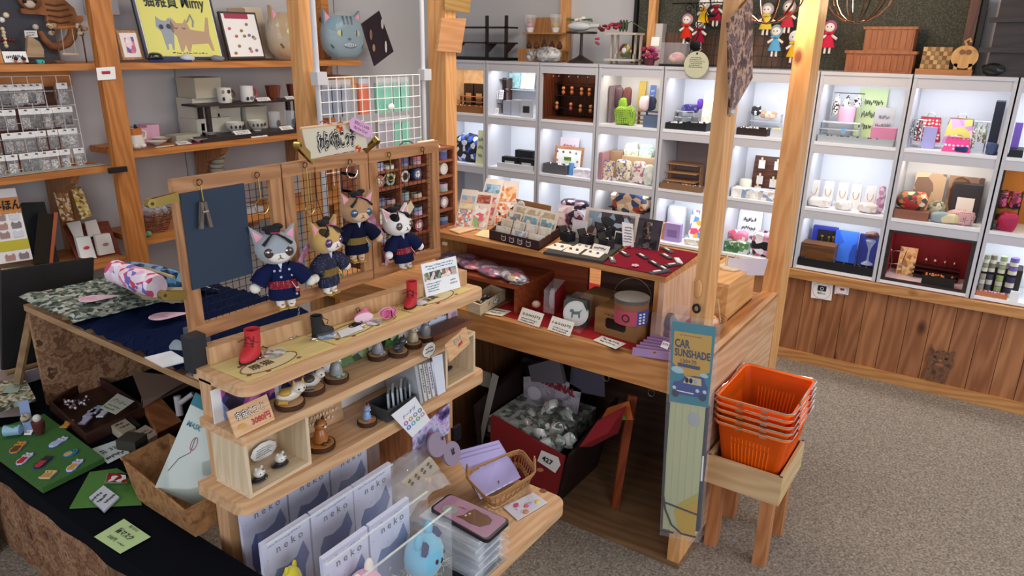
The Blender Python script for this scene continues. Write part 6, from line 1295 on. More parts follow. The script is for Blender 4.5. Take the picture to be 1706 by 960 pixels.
for i,(p,l)in enumerate((((2.234,1.78,.87),'farthest bag of patterned kimono cloth on the red-brown box'),((2.217,1.675,.87),'second bag of patterned kimono cloth on the red-brown box'),((2.189,1.552,.87),'third bag of patterned kimono cloth on the red-brown box'),((2.185,1.442,.87),'nearest bag of patterned kimono cloth, its twisted end pointing right'))):
    p=V(p);m=Matrix.Rotation(-.55,3,'Z');t=Th('cloth_bag',p,l,'bag','bags of patterned cloth on the counter')
    B().ball(p+V((-.02,.03,-.0)),(.045,.10,.016),16,10,m).jitter(.006,22).D('cloth',KM[i],t,smooth=True)
    B().ball(p+V((-.02,.03,.001)),(.052,.115,.020),16,10,m).jitter(.01,20).D('plastic_bag',film('#eef0f6',.12,.08),t,smooth=True)
flat([(2.106,1.443,.857),(2.115,1.396,.857),(2.164,1.39,.857),(2.173,1.451,.857)],.001,WH,'price_card','small white card on the edge of the red-brown box','card')
# small pine drawer box with trinkets
pb_=Th('trinket_box',(2.1,1.5,.745),'small open pale box with a slot handle and trinkets at the counter front','box')
T0=[(2.006,1.541,.746),(1.997,1.49,.746),(2.184,1.524,.746),(2.196,1.579,.746)]
openbox([(2.01,1.567,.746),(1.999,1.497,.746),(2.201,1.525,.746),(2.225,1.612,.746)],.045,.006,BOXW('y'),pb_,.745)
B().box(V((2.087,1.529,.785)),(.055,.002,.010),rz=-.6).D('slot_handle',INK,pb_)
b=B();rr=random.Random(31)
for k in range(26):b.ball(V((2.094,1.534,.765))+V((rr.uniform(-.03,.03),rr.uniform(-.03,.03),rr.uniform(0,.012))),.007,6,4)
b.D('trinkets',Sk(['#4a4a48','#8a8a80','#c8c8c0','#5a6a5a'],120,.3),None,'small grey trinkets heaped in the pale slot-handled box','trinkets',kind='stuff')
flat([(2.032,1.508,.746),(2.048,1.434,.745),(2.111,1.434,.746),(2.102,1.5,.746)],.001,CREAM,'price_card','cream price card in front of the pale slot-handled box','card',scr=2)
# masking tape rack
tr_=Th('tape_rack',(2.1,1.86,.978),'brown wooden pigeonhole rack full of masking-tape rolls behind the right mesh panel','rack')
TW=Wd('#7a4024','#a05a36','x',knots=False);X0,X1,YF,YB_=1.80,2.315,1.865,1.975;ZT0,ZT1=.978,1.305
xs_=[X0,1.985,2.145,X1-.012];zs_=[ZT0,1.045,1.115,1.182,1.245,ZT1-.012]
for x in xs_:B().slab(x,x+.012,YF,YB_,ZT0,ZT1).D('upright',TW,tr_)
for z in zs_:B().slab(X0,X1,YF+.001,YB_,z,z+.010).D('shelf',TW,tr_)
B().slab(X0,X1,YB_,YB_+.006,ZT0,ZT1).D('back_board',WALNUT('x'),tr_)
B().slab(1.80,2.17,1.862,1.98,.9,.977).D('rack_stand',WALNUT('x'),None,'dark wooden stand under the left part of the masking-tape rack','stand')
TC=['#b8a0a8','#8fa0b8','#c8b8a0','#6a5a8a','#c0707a','#9ab0a0','#d8d0c8','#4a5a8a','#a88a6a','#c8a8c0','#e0dcd4','#7a8a9a']
def tape(c,upright,r,col,label,dk_=None):
    t=Th('tape_roll',c,label,'tape','masking-tape rolls in the brown rack');c=V(c);w_=.015
    d=V((0,1,0))if upright else V((0,0,1));o_=c+(V((0,-w_/2,r))if upright else V((0,0,0)))
    ux=V((1,0,0));uy=V((0,0,1))if upright else V((0,1,0));b=B();n=18;R_s=[]
    for rad,dd in((r,0),(r,w_),(r*.62,w_),(r*.62,0)):R_s.append([b.bm.verts.new(o_+d*dd+ux*rad*math.cos(a)+uy*rad*math.sin(a))for a in[2*math.pi*k/n for k in range(n)]])
    for i in range(4):
        for k in range(n):b.bm.faces.new((R_s[i][k],R_s[i][(k+1)%n],R_s[(i+1)%4][(k+1)%n],R_s[(i+1)%4][k]))
    b.D('tape',Pl(col,.6),t,smooth=True)
    B().cyl(o_+d*(.001),o_+d*(w_-.001),r*.60,r*.60,16).D('core',Pl(dk_ or '#e6e0d8',.7),t)
rr=random.Random(17);rn=['bottom','second','third','fourth','top'];cn=['left','middle','right']
for r_ in range(5):
    for c_ in range(3):
        xa,xb=xs_[c_]+.014,xs_[c_+1]-.002;z=zs_[r_]+.0105;n=3 if c_==0 else 2;up_=r_ in(3,)or(r_==1 and c_!=1)or(r_==0 and c_==1)
        for k in range(n):
            x=xa+(xb-xa)*(k+.5)/n;where='%s %s compartment, %s roll'%(rn[r_],cn[c_],['left','middle','right'][k]if n==3 else['left','right'][k])
            if up_:tape((x,YF+.022,z),True,.0235,TC[(r_*5+c_*3+k)%12],'masking-tape roll standing on edge, '+where,'#efe9df' if k%2 else '#2a2628')
            else:
                for j in range(1+(k+r_+c_)%2+(1 if r_==4 and c_!=0 else 0)):tape((x,YF+.028,z+.0152*j),False,.0235,TC[(r_*5+c_*3+k+j*4)%12],'masking-tape roll lying flat, %s, %s in its pile'%(where,['lowest','second','third'][j]),'#3a3034')
# striped cloth display and paper on the rack
o=Cd((2.14,1.875,1.307),(2.24,1.875,1.307),.045,.9,Pl('#e2d6c2',.7),'cream_booklet','cream folded booklet with handwriting lying on the rack top','booklet',scr=2)
B().tube([(2.028,1.9,1.331),(2.052,1.9,1.344),(2.085,1.9,1.343),(2.119,1.9,1.324)],.002,6).D('black_cable',BK,None,'black curved handle above the masking-tape rack','handle')
# stickers
ZU=.978
def lean(bl,br,h,l_,cols,label,sc=70,name='sticker_sheet',cat='stickers',t=.004,extra=None):
    o=Cd(bl,br,h,l_,Pl('#e8d8c8',.35,coat=.5),name,label,cat,t=t);bl,br=V(bl),V(br);u=(br-bl).normalized();L=(br-bl).length
    bk2=V((0,0,1)).cross(u).normalized();up=V((0,0,1))*math.cos(l_)+bk2*math.sin(l_);n=u.cross(up)
    for(a0,a1,b0,b1,cs_,s_)in(extra or[(.07,.93,.04,.9,cols,sc)]):
        B().prism([bl+u*L*a0+up*h*b0+n*.0005,bl+u*L*a1+up*h*b0+n*.0005,bl+u*L*a1+up*h*b1+n*.0005,bl+u*L*a0+up*h*b1+n*.0005],n*.0008).D('printed_area',Sk(cs_,s_,.5,coat=.4),o)
    return o
lean((2.394,1.724,.979),(2.431,1.643,.979),.20,.55,None,'tall orange sticker sheet, right one of the back pair',extra=[(.08,.92,.05,.50,['#d86a3a','#f0e0d0','#e89a6a','#f4e8dc','#3a2a2a','#f0c8b0'],90),(.08,.92,.55,.88,['#e8a05a','#f4e0c8','#f0c090','#d87a4a'],80)])
lean((2.378,1.813,.979),(2.39,1.728,.979),.205,.55,None,'tall blue-topped sticker sheet, left one of the back pair',extra=[(.1,.9,.70,.88,['#7fa8c0','#a8c8d8','#5a88a8'],60),(.1,.9,.05,.60,['#e8a0a0','#f4e0d8','#e8c8a8','#c86a7a'],70)])
lean((2.277,1.839,.979),(2.292,1.769,.979),.165,.5,None,'coral and blue sticker sheet, left one of the front pair',extra=[(.07,.93,.04,.48,['#e0705a','#7fa8c8','#f0e0d0','#e8a088','#f4ece0'],110),(.07,.93,.66,.84,['#a8c0c8','#e8b890','#8fb0c8'],50),(.07,.93,.50,.62,['#e8cf98','#f0dcb0'],40)])
lean((2.292,1.769,.979),(2.309,1.699,.979),.16,.5,None,'pink flower sticker sheet with a brown block, right one of the front pair',extra=[(.1,.9,.70,.92,['#8a3a24','#b85a3a','#a84a30','#c8785a'],90),(.08,.92,.06,.62,['#f4e8dc','#e0607a','#8fb878','#f4ece4','#e8a05a','#f0c8c0','#f8f0e8'],60)])
flat([(2.216,1.818,.979),(2.195,1.749,.979),(2.302,1.74,.979),(2.321,1.817,.979)],.004,Wd('#d9b48a','#e8c8a0','x',knots=False),'wood_tags','small pale wooden tags fanned at the left front of the upper counter','tags')
flat([(2.217,1.69,.979),(2.216,1.616,.979),(2.326,1.645,.979),(2.318,1.72,.979)],.001,Pl('#e8d0a0',.7),'yellow_paper','cream-yellow paper lying in front of the sticker sheets','paper')
# dark box of postcards
pbx=Th('postcard_box',(2.3,1.4,.978),'dark maroon shallow box with four cat-face emblems, holding small cards','box');MAR=Pl('#3a1f22',.6)
px4=[(2.211,1.612,.978),(2.184,1.365,.978),(2.434,1.418,.978),(2.476,1.695,.978)]
openbox(px4,.036,.004,MAR,pbx,.978)
p0,p1=V(px4[0]),V(px4[1]);u=(p1-p0);uu=u.normalized();n=uu.cross(V((0,0,1)))
for k in range(4):
    c=p0+u*(.30+.165*k)+V((0,0,.017))+n*.0006;s=.011;b=B().prism([c+uu*x*s+V((0,0,z*s))for x,z in((-1,-.6),(-.4,-1),(.4,-1),(1,-.6),(1,.4),(.9,1.1),(.45,.6),(-.45,.6),(-.9,1.1),(-1,.4))],n*.0008);e=b.D('cat_emblem',Pl('#d8d0c8',.6),pbx)
    c2=c+n*.001;s=.0085;B().prism([c2+uu*x*s+V((0,0,z*s))for x,z in((-1,-.6),(-.4,-1),(.4,-1),(1,-.6),(1,.4),(.9,1.0),(.45,.5),(-.45,.5),(-.9,1.0),(-1,.4))],n*.0005).D('cat_face',Pl(['#4a3a38','#2a3048','#5a5048','#3a302c'][k],.6),e)
rows3=[(.78,.095,['#b8a888','#c8b48e'],1),(.62,.075,['#8a8a80','#9aa0a8','#6fa8b8'],3),(.42,.055,['#d8c8a8','#d8c0a0','#b0b8c8','#e0d4c8'],4),(.18,.040,['#e0d4c0','#a8b0c8','#e8e0d8'],3)]
q=[V(p)for p in px4]
for ri,(f,h,cs_,n_)in enumerate(rows3):
    a=q[0]*(1-f)+q[3]*f;b_=q[1]*(1-f)+q[2]*f;a.z=b_.z=.983
    for k in range(n_):
        s0_=a+(b_-a)*((k+.06)/n_);s1_=a+(b_-a)*((k+.94)/n_)
        lean(s0_,s1_,h,.35,[cs_[k%len(cs_)],'#e6dccb',cs_[(k+1)%len(cs_)]],'small printed card, %s of the %s row in the maroon box'%(['leftmost','second','third','fourth'][k],['back','third','second','front'][ri]),sc=60,name='postcard',cat='postcard',t=.002)
o=Cd(q[3]+(q[2]-q[3])*.05+V((0,0,.002)),q[3]+(q[2]-q[3])*.75+V((0,0,.002)),.105,.12,Pl('#9a6a3a',.7),'brown_board','brown cardboard sign with a round white label behind the maroon box','board',t=.004)
c=q[3]+(q[2]-q[3])*.22+V((0,0,.085));nn_=(q[2]-q[3]).normalized().cross(V((0,0,1)));B().cyl(c+nn_*.001,c+nn_*.0035,.022,.022,20).D('round_label',WH,o);text('ネコ',o,INK,c+nn_*.0038,q[2]-q[3],(0,0,1),.014,bold=.02)
Cd(q[2]+V((0,.03,0)),q[2]+V((.02,-.03,0)),.12,.4,Sk(['#d8b8b8','#e8d8d0','#c8a0a8'],50,.4),'pink_packet','pink bundled card packet at the right back of the maroon box','packet',t=.008)
b=B().ball(V((2.422,1.343,.985))+V((.03,.02,.05)),(.02,.05,.05),12,8).jitter(.012,25);b.D('dark_scrunchies',Sk(['#2a1a2a','#6a2a4a','#1a1a24','#c8b0b8'],60,.6),None,'dark red and black bunched ribbons behind the maroon box','ribbons')
# ring boxes
slt=flat([(2.15,1.325,.979),(2.174,1.096,.979),(2.516,1.155,.979),(2.465,1.372,.979)],.010,Pl('#3d3733',.8),'slate_tray','dark grey slate slab carrying ring boxes and earring cards','tray')
def ringbox(p,label,s=.040):
    p=V((p[0],p[1],.990));t=Th('ring_box',p,label,'ring box','black ring boxes on the slate slab');m=Matrix.Rotation(-.25,3,'Z')
    for a,b_,c,d in((-1,0,.1,2),(1,0,.1,2),(0,-1,2,.1),(0,1,2,.1)):B().box(p+m@V((a*s*.5,b_*s*.5,s*.4)),(max(.004,c*s*.5),max(.004,d*s*.5),s*.8),rz=-.25).D('side',Pl('#15161c',.7),t)
    B().box(p+V((0,0,s*.25)),(s*.9,s*.9,s*.5),rz=-.25).D('cushion',Pl('#1c1e26',.9),t);B().box(p+m@V((0,s*.62,s*.9)),(s,.004,s*.8),rz=-.25,rx=-.5).D('lid',Pl('#14151a',.7),t)
    B().tube([p+V((0,.009*math.cos(a),s*.62+.009*math.sin(a)))for a in[k*math.pi/7 for k in range(14)]],.0013,5,True).D('ring',Pl('#d8b8a8',.2,1),t);B().ball(p+V((0,-.004,s*.62+.010)),.003,6,5).D('stone',Pl('#e8e4ea',.05,coat=1),t)
for p,l in(((2.345,1.337,.99),'black ring box standing leftmost on the slate slab'),((2.35,1.258,.99),'black ring box second from the left on the slate slab'),((2.464,1.243,.99),'black ring box behind the others, beneath the dark photo sheet'),((2.343,1.17,.99),'blue-black ring box nearest to the folded white card')):ringbox(p,l)
cardq=[([(2.196,1.347,.99),(2.198,1.278,.99),(2.285,1.286,.99),(2.282,1.347,.99)],'white earring card with grey bow earrings, leftmost on the slate slab','#5a5a60'),([(2.193,1.27,.99),(2.193,1.206,.99),(2.273,1.22,.99),(2.275,1.285,.99)],'cream earring card with dark studs, second from the left on the slate slab','#4a4440'),([(2.201,1.195,.99),(2.198,1.124,.99),(2.284,1.14,.99),(2.282,1.208,.99)],'white earring card with two blue studs on the slate slab','#3a4aa8'),([(2.275,1.272,.99),(2.272,1.207,.99),(2.324,1.223,.99),(2.326,1.275,.99)],'white card partly hidden behind the folded card','#8a8a90')]
for P,l,c in cardq:
    o=flat(P,.0015,Pl('#e9e0d2',.6),'earring_card',l,'card');cc=sum([V(p)for p in P],V())/4;du_=(V(P[1])-V(P[0]))*.22
    for s in(-1,1):B().ball(cc+du_*s+V((0,0,.004)),(.006,.006,.004),8,6).jitter(.002,90).D('earring',Pl(c,.3),o)
Cd((2.272,1.195,.99),(2.265,1.125,.99),.028,.6,Pl('#e4dccf',.6),'folded_card','folded white card with grey studs, leaning in front of the ring boxes','card',scr=1)
lean((2.52,1.365,.979),(2.531,1.136,.979),.105,.15,['#1f1d24','#8aa0b0','#4a3a3a','#b8c8d0','#2a2830','#6a5a58'],'wide dark photo sheet of jewellery standing behind the ring boxes',sc=34,name='photo_sheet',cat='picture')
Cd((2.392,1.35,.99),(2.395,1.288,.99),.070,.2,Pl('#cfc4c4',.6),'pale_card','pale grey card standing left of the wide dark photo sheet','card',t=.003)
Cd((2.397,1.128,.99),(2.436,1.101,.979),.090,.2,Pl('#ddd5d2',.6),'script_card','white card with handwriting standing right of the ring boxes','card',t=.003,scr=6)
lean((2.415,1.177,.985),(2.412,1.125,.985),.052,.2,['#16161c','#22222a','#16161c'],'black necklace card standing before the white handwriting card',sc=20,name='necklace_card',cat='card')
o=lean((2.436,1.101,.979),(2.437,1.005,.979),.115,.25,None,'dark notebook with grey cat drawings and brown type at the back of the counter',name='notebook',cat='notebook',t=.006,extra=[(.0,1,.0,1,['#2a2028','#332832','#241c22'],30),(.25,.6,.35,.9,['#c8a890','#2a2028','#8a6a5a','#2a2028'],120),(.15,.9,.05,.35,['#2a2028','#8a848a','#2a2028','#3a3038'],60)])
# red cloth with barrettes
flat([(2.172,1.097,.979),(2.167,.856,.979),(2.498,.873,.979),(2.514,1.128,.979)],.003,Pl('#7c1428',.85),'wine_red_cloth','wine-red cloth on the right end of the raised box','cloth')
PS=[(2.222,1.083,.983),(2.318,1.084,.983),(2.416,1.117,.983),(2.329,1.018,.983),(2.204,.987,.983),(2.271,.946,.983),(2.18,.894,.983),(2.232,.893,.983),(2.289,.887,.983),(2.382,.949,.983),(2.351,.89,.983),(2.461,.977,.983),(2.441,1.057,.983)]
BL_=['grey lace scrap at the front left of the wine-red cloth','dark barrette on a white card, left back of the wine-red cloth','red floral hair clip at the back of the wine-red cloth','long black hairpin card in the middle of the wine-red cloth','pink flower hairpin near the front of the wine-red cloth','thin black barrette right of the pink flower hairpin','black and white hairpin card at the front right corner','second hairpin card behind the front right one','third hairpin card from the front on the right side','dark grey cloth barrette near the post','white-beaded barrette near the post','grey felt barrette with a label at the far back','red rose clip beside the dark notebook']
for i,(p,l)in enumerate(zip(PS,BL_)):
    p=V(p);c=['#6a625c','#3a3430','#a02838','#2a2a2e','#e0a8b0','#1f1f24','#3f4648','#39403f','#2f3433','#4a4640','#d8d4d0','#4f524c','#8a2030'][i];kind=i in(4,2,12)
    if kind:
        b=B()
        for k in range(5):b.ball(p+V((.008*math.cos(k*1.26),.008*math.sin(k*1.26),.004)),(.006,.006,.003),8,5)
        b.D('hair_clip',Pl(c,.5),None,l,'hair clip')
    else:
        o=B().box(p+V((0,0,.003)),(.065,.018,.005),rz=.9 if i%2 else-.5 if i in(6,7,8)else .6).D('hair_clip',Pl(c,.6),None,l,'hair clip')
        B().box(p+V((.004,.004,.0062)),(.030,.007,.0015),rz=.9 if i%2 else-.5 if i in(6,7,8)else .6).D('white_label',WH,o)
# lower level goods
gb_=Th('red_gift_box',(2.159,1.341,.745),'red gift box with a clear front showing a white owl figure and a pale egg','gift box');RG=Pl('#a8242c',.5)
B().prism([(2.186,1.413,.745),(2.186,1.305,.745),(2.308,1.33,.745),(2.308,1.436,.745)],(0,0,.022)).D('base',RG,gb_)
g0=[V(p)for p in((2.129,1.304,.767),(2.131,1.259,.767),(2.272,1.299,.767),(2.27,1.347,.767))]
B().prism([g0[1],g0[2],g0[2]+V((.003,0,0)),g0[1]+V((.003,0,0))],(0,0,.085)).D('back',RG,gb_);B().prism(g0,(0,0,.086)).D('clear_cover',film('#f4e8ea',.22,.05),gb_)
B().lathe([(.012,0),(.018,.02),(.017,.045),(.014,.05),(.016,.06),(.010,.072)],sum(g0,V())/4+V((-.004,0,0)),14).D('white_owl',Pl('#c8c4c8',.4),gb_,smooth=True)
B().ball(V((2.156,1.353,.767))+V((0,0,.012)),(.017,.017,.014),12,8).D('egg',Pl('#d8b898',.5),gb_,smooth=True)
pt_=Th('plate_stand',(2.108,1.157,.745),'white round plate with a grey dog silhouette on a small stand, in a clear box','plate')
pc=V((2.118,1.162,.745))+V((0,0,.052));pn=V((-.85,-.45,.28)).normalized()
B().cyl(pc,pc+pn*.004,.045,.045,30).D('plate',Pl('#d4d6ce',.3,coat=.5),pt_);B().cyl(pc+pn*.004,pc+pn*.005,.038,.038,28).D('plate_well',Pl('#dfe0da',.3,coat=.5),pt_)
u=V((0,0,1)).cross(pn).normalized();v=pn.cross(u);q=pc+pn*.0055
B().prism([q+u*a*.02+v*b_*.02 for a,b_ in((-.8,-.8),(-.55,-.8),(-.5,-.2),(.4,-.15),(.5,-.8),(.75,-.8),(.75,.2),(1.2,.8),(.6,.4),(-.3,.35),(-.5,.8),(-1,.7),(-1.1,.3),(-.75,.2))],pn*.0006).D('dog_silhouette',Pl('#4a5f62',.5),pt_)
b=pc-pn*.02+V((0,0,-.05));B().slab(b.x-.0,b.x+.015,b.y-.045,b.y+.045,b.z,b.z+.105).D('backing',Pl('#3a4240',.4),pt_)
B().prism([(2.089,1.197,.746),(2.071,1.117,.746),(2.203,1.143,.746),(2.205,1.212,.746)],(0,0,.100)).D('clear_box',film('#eef2f0',.08,.04),pt_)
for i,(a,b_,l,t_)in enumerate((((2.048,1.364,.745),(2.036,1.263,.745),'white handwritten price card standing before the red gift box','2200円'),((2.039,1.23,.745),(2.028,1.133,.745),'white handwritten price card standing before the plate','1650円'))):
    o=Cd(a,b_,.052,.55,Pl('#ece4d6',.6),'price_card',l,'card',txt=t_,ts=.22,scr=2,seed=i)
flat([(2.046,1.051,.746),(2.023,.953,.746),(2.085,.946,.746),(2.098,1.044,.746)],.001,Pl('#e9e3d8',.6),'price_card','white handwritten price card lying before the cardboard box','card',scr=2,seed=5)
# cardboard boxes and bucket
KR=Pl('#8a6238',.8);
kb=Th('kraft_box',(2.134,1,.745),'brown kraft box with a black window under the striped bucket','box')
K0=[(2.123,1.088,.745),(2.108,.919,.745),(2.302,.916,.745),(2.315,1.09,.745)]
B().prism(K0,(0,0,.088)).bevel(.003).D('body',Wd('#80582f','#986c3c','y',sc=.6,knots=False),kb)
a,b_=V(K0[0]),V(K0[1]);u=(b_-a).normalized();n=u.cross(V((0,0,1)));q=(a+b_)/2+V((0,0,.046))+n*.0008
B().prism([q+u*x*.040+V((0,0,z*.019))for x,z in((-1,-.6),(-.85,-1),(.85,-1),(1,-.6),(1,.6),(.85,1),(-.85,1),(-1,.6))],n*.0008).D('black_window',Pl('#0c0b0c',.3),kb)
Ln(kb,Pl('#5a3a1c',.8),q+V((0,0,.030)),u,(0,0,1),.12,.010,1,seed=3)
K1=V((2.322,1.144,.745));B().slab(2.24,2.33,1.09,1.20,.745,.835).bevel(.003).D('kraft_box',KR,None,'second brown kraft box behind, half hidden by the bucket','box')
bc_=Th('paper_bucket',V((2.23,1.012,.745))+V((0,0,.089)),'round bucket-shaped box with a grey lid, wire handle and pink and blue label','bucket')
q=V((2.078,.933,.834));q.z=.834;R1=.056
B().lathe([(R1*.92,0),(R1*.97,.004),(R1,.075)],q,30).D('body',Pl('#a8606a',.5),bc_,smooth=True)
B().lathe([(R1*1.002,.052),(R1*1.012,.078)],q,30,caps=False).D('kraft_band',Pl('#8a5a40',.6),bc_,smooth=True)
B().lathe([(R1*1.04,.074),(R1*1.05,.086),(R1*1.0,.088)],q,30).D('lid',Pl('#5a5450',.5),bc_,smooth=True)
def wrap(a0,a1,z0,z1,mm,name,rr_=1.01):
    b=B();n=8;A=[b.bm.verts.new(q+V((R1*rr_*math.cos(a0+(a1-a0)*k/n),R1*rr_*math.sin(a0+(a1-a0)*k/n),z0)))for k in range(n+1)];C_=[b.bm.verts.new(q+V((R1*rr_*1.015*math.cos(a0+(a1-a0)*k/n),R1*rr_*1.015*math.sin(a0+(a1-a0)*k/n),z1)))for k in range(n+1)]
    for k in range(n):b.bm.faces.new((A[k],A[k+1],C_[k+1],C_[k]))
    return b.D(name,mm,bc_)
wrap(-2.35,-1.2,.003,.052,Pl('#3a4a9a',.5),'blue_label');wrap(-3.9,-2.35,.003,.052,Pl('#b8485a',.5),'pink_label')
for k in range(8):a=-2.1+.0*k;B().box(q+V((R1*1.03*math.cos(-2.15+.25*(k%2)),R1*1.03*math.sin(-2.15+.25*(k%2)),.012+.010*(k//2))),(.006,.006,.005)).D('white_character',WH,bc_)
B().tube([q+V((R1*1.045*math.cos(-3.0)+.0,R1*1.045*math.sin(-3.0)+.012*math.cos(a),.028+.012*math.sin(a)))for a in[k*math.pi/6 for k in range(12)]],.002,5,True).D('drawn_ring',Pl('#2a1c20',.6),bc_)
B().tube([q+V((R1*1.07*math.cos(a)*.35+.0,-R1*1.07*math.cos(a),.075+.075*math.sin(a)))for a in[math.pi*k/14 for k in range(15)]],.0013,5).D('wire_handle',Pl('#5a4a40',.4,1),bc_)
# clear box of dark figures, lavender tray
cb_=Th('clear_box',(2.235,.864,.745),'clear plastic box holding dark violet figures, left of the sunshade','box')
c0=[(2.157,.893,.746),(2.155,.792,.746),(2.294,.818,.746),(2.294,.922,.746)]
B().prism(c0,(0,0,.10)).D('clear_shell',film('#e8e0e8',.22,.06),cb_)
qq=sum([V(p)for p in c0],V())/4;B().ball(qq+V((0,0,.055)),(.022,.03,.035),12,8).jitter(.008,40).D('dark_figure',Sk(['#2a1a2c','#5a3048','#1c141c'],50,.4),cb_);B().ball(qq+V((0,0,.02)),(.024,.034,.02),10,7).D('violet_base',Pl('#5a2a48',.5),cb_)
lt=Th('lavender_tray',(2.077,.818,.745),'lavender slotted tray with small gold earrings at the right front of the counter','tray');LV=Pl('#a985ae',.6)
L0=[V(p)for p in((2.013,.889,.745),(1.994,.758,.745),(2.133,.775,.745),(2.151,.888,.745))]
L0[1]=V((2.055,.735,.745));L0[2]=V((2.16,.735,.745))
B().prism(L0,(0,0,.018)).D('base',LV,lt)
for k in range(6):
    f=k/5;a=L0[0]*(1-f)+L0[3]*f;b_=L0[1]*(1-f)+L0[2]*f;d=(L0[3]-L0[0]).normalized()*.003;B().prism([a+V((0,0,.018)),b_+V((0,0,.018)),b_+d+V((0,0,.018)),a+d+V((0,0,.018))],(0,0,.010)).D('divider',LV,lt)
b=B()
for k in range(4):b.ball(V((2.031,.821,.767))+V((.004*k,-.003*k,0)),.004,6,5)
b.D('gold_earrings',BRASS,lt);flat([(2.066,.816,.775),(2.057,.787,.775),(2.079,.79,.79),(2.085,.815,.79)],.001,WH,'price_card','small white card reading 275 leaning on the lavender tray','card',txt='275',ts=.4)
# items at the right end behind the post
bxw=Th('pine_box',(2.62,.80,.745),'plain pine box at the right end of the counter carrying a card stand','box')
B().slab(2.47,2.80,.74,.86,.745,.885).bevel(.003).D('body',Wd('#c98a4c','#e3ae74','x',knots=False),bxw);B().slab(2.46,2.81,.735,.865,.885,.899).bevel(.002).D('lid',Wd('#cf9252','#e8b67e','x',knots=False),bxw)
B().slab(2.60,2.90,.745,.86,.745,.83).D('pine_block',Wd('#c98a4c','#e0a86a','x',knots=False),None,'lower pine block behind the pine box','block')if False else None
cs_=Th('card_stand',(2.66,.80,.9),'round pine card stand with two pegs holding a blank white card','card stand')
B().lathe([(.040,0),(.042,.003),(.040,.009)],(2.66,.80,.8995),24).D('base',BOXW('x'),cs_)
for y in(.782,.815):B().cyl((2.66,y,.908),(2.66,y,.955),.005,.005,10).D('peg',BOXW('z'),cs_)
B().prism([(2.655,.807,.873),(2.655,.67,.897),(2.655,.661,.962),(2.655,.807,.94)],(.002,0,0)).D('blank_card',Pl('#dcd8e8',.6),cs_)
sw=Th('small_wicker_basket',(2.36,.73,.745),'small wicker basket with a looped handle and orange packets beside the sunshade','basket')
q=V((2.345,.745,.758));
for k in range(6):B().tube([q+V((math.cos(a)*(.050+.005*k),math.sin(a)*(.030+.003*k),.008*k))for a in[j*math.pi/9 for j in range(18)]],.0022,5,True).D('wicker_ring',Pl('#a06f44',.7),sw)
B().tube([q+V((-.0,.02,.045)),q+V((0,.015,.11)),q+V((.0,-.012,.12)),q+V((0,-.028,.045))],.0025,6).D('looped_handle',Pl('#c9a878',.7),sw)
B().ball(q+V((0,0,.03)),(.045,.026,.022),10,7).jitter(.006,40).D('orange_packets',Sk(['#d87a3a','#e8b88a','#c85a2a'],40,.3,coat=1),sw)
o=Th('heart_mirror',(2.02,.692,1.015),'small wooden mirror with a wire on the post above the sunshade','mirror')
B().ball((2.018,.694,1.011),(.006,.012,.030),12,10).D('frame',PINE('z'),o,smooth=True)
# packs standing behind the post: blue dark packets
for i,(p,l)in enumerate((((2.48,.757,.9),'grey packet standing left of the card stand'),((2.442,.761,.9),'second grey packet behind the pine post'))):
    p=V(p);B().box((2.62+.05*i,.885,.80),(.07,.012,.10),rx=.15).D('grey_packet',Pl('#5a5f72',.3,coat=1),None,l,'packet')
B().lathe([(.02,.0),(.03,.01),(.034,.03),(.02,.045)],(2.72,.90,.745),14).jitter(.004,40).D('pink_flower',Pl('#d890a0',.7),None,'pink artificial flower beside the pine post','flower')

# ================================================================ under the counter
ug=Th('red_display_bin',(2.15,1.35,.02),'large dark red-fronted cardboard bin full of wrapped sweets, under the counter','bin')
ub0=[V(p)for p in((2.08,1.20,.02),(2.08,1.66,.02),(2.36,1.66,.02),(2.36,1.20,.02))]
fr_=[(2.06,1.231,.136),(2.06,1.081,.27)]
DKB=Pl('#2a1718',.6)
B().hexa([(2.06,1.18,.02),(2.40,1.18,.02),(2.40,1.195,.02),(2.06,1.195,.02)],[(2.06,1.12,.26),(2.44,1.12,.34),(2.44,1.135,.34),(2.06,1.135,.26)]).D('side',DKB,ug)
B().hexa([(2.04,1.18,.02),(2.04,1.48,.02),(2.055,1.48,.02),(2.055,1.18,.02)],[(2.02,1.13,.27),(2.02,1.46,.335),(2.035,1.46,.335),(2.035,1.13,.27)]).D('red_front',Pl('#8a1c22',.5),ug)
B().hexa([(2.06,1.52,.02),(2.40,1.52,.02),(2.40,1.54,.02),(2.06,1.54,.02)],[(2.04,1.54,.34),(2.44,1.54,.42),(2.44,1.56,.42),(2.04,1.56,.34)]).D('side',DKB,ug)
B().slab(2.06,2.42,1.19,1.53,.21,.22).D('inner_floor',DKB,ug)
B().prism([(2.018,1.242,.217),(2.018,1.162,.195),(2.018,1.141,.237),(2.018,1.152,.265),(2.018,1.225,.269)],(-.001,0,0)).D('round_label',WH,ug)
text('427',ug,INK,V((2.016,1.197,.235)),(0,-1,-.2),(0,-.2,1),.03,bold=.03)
rr=random.Random(44);SWN=['#9aa59a','#c2c8be','#a8b0a6','#8a948c','#b8a8a4','#d0d2cc','#7f8a84']
sp=[(2.16,1.441,.261),(2.12,1.351,.276),(2.1,1.371,.244),(2.12,1.283,.317),(2.12,1.229,.31),(2.08,1.271,.288),(2.08,1.196,.288),(2.2,1.224,.34),(2.22,1.318,.328),(2.2,1.39,.287),(2.16,1.212,.304),(2.1,1.408,.245),(2.06,1.231,.273),(2.1,1.156,.293)]
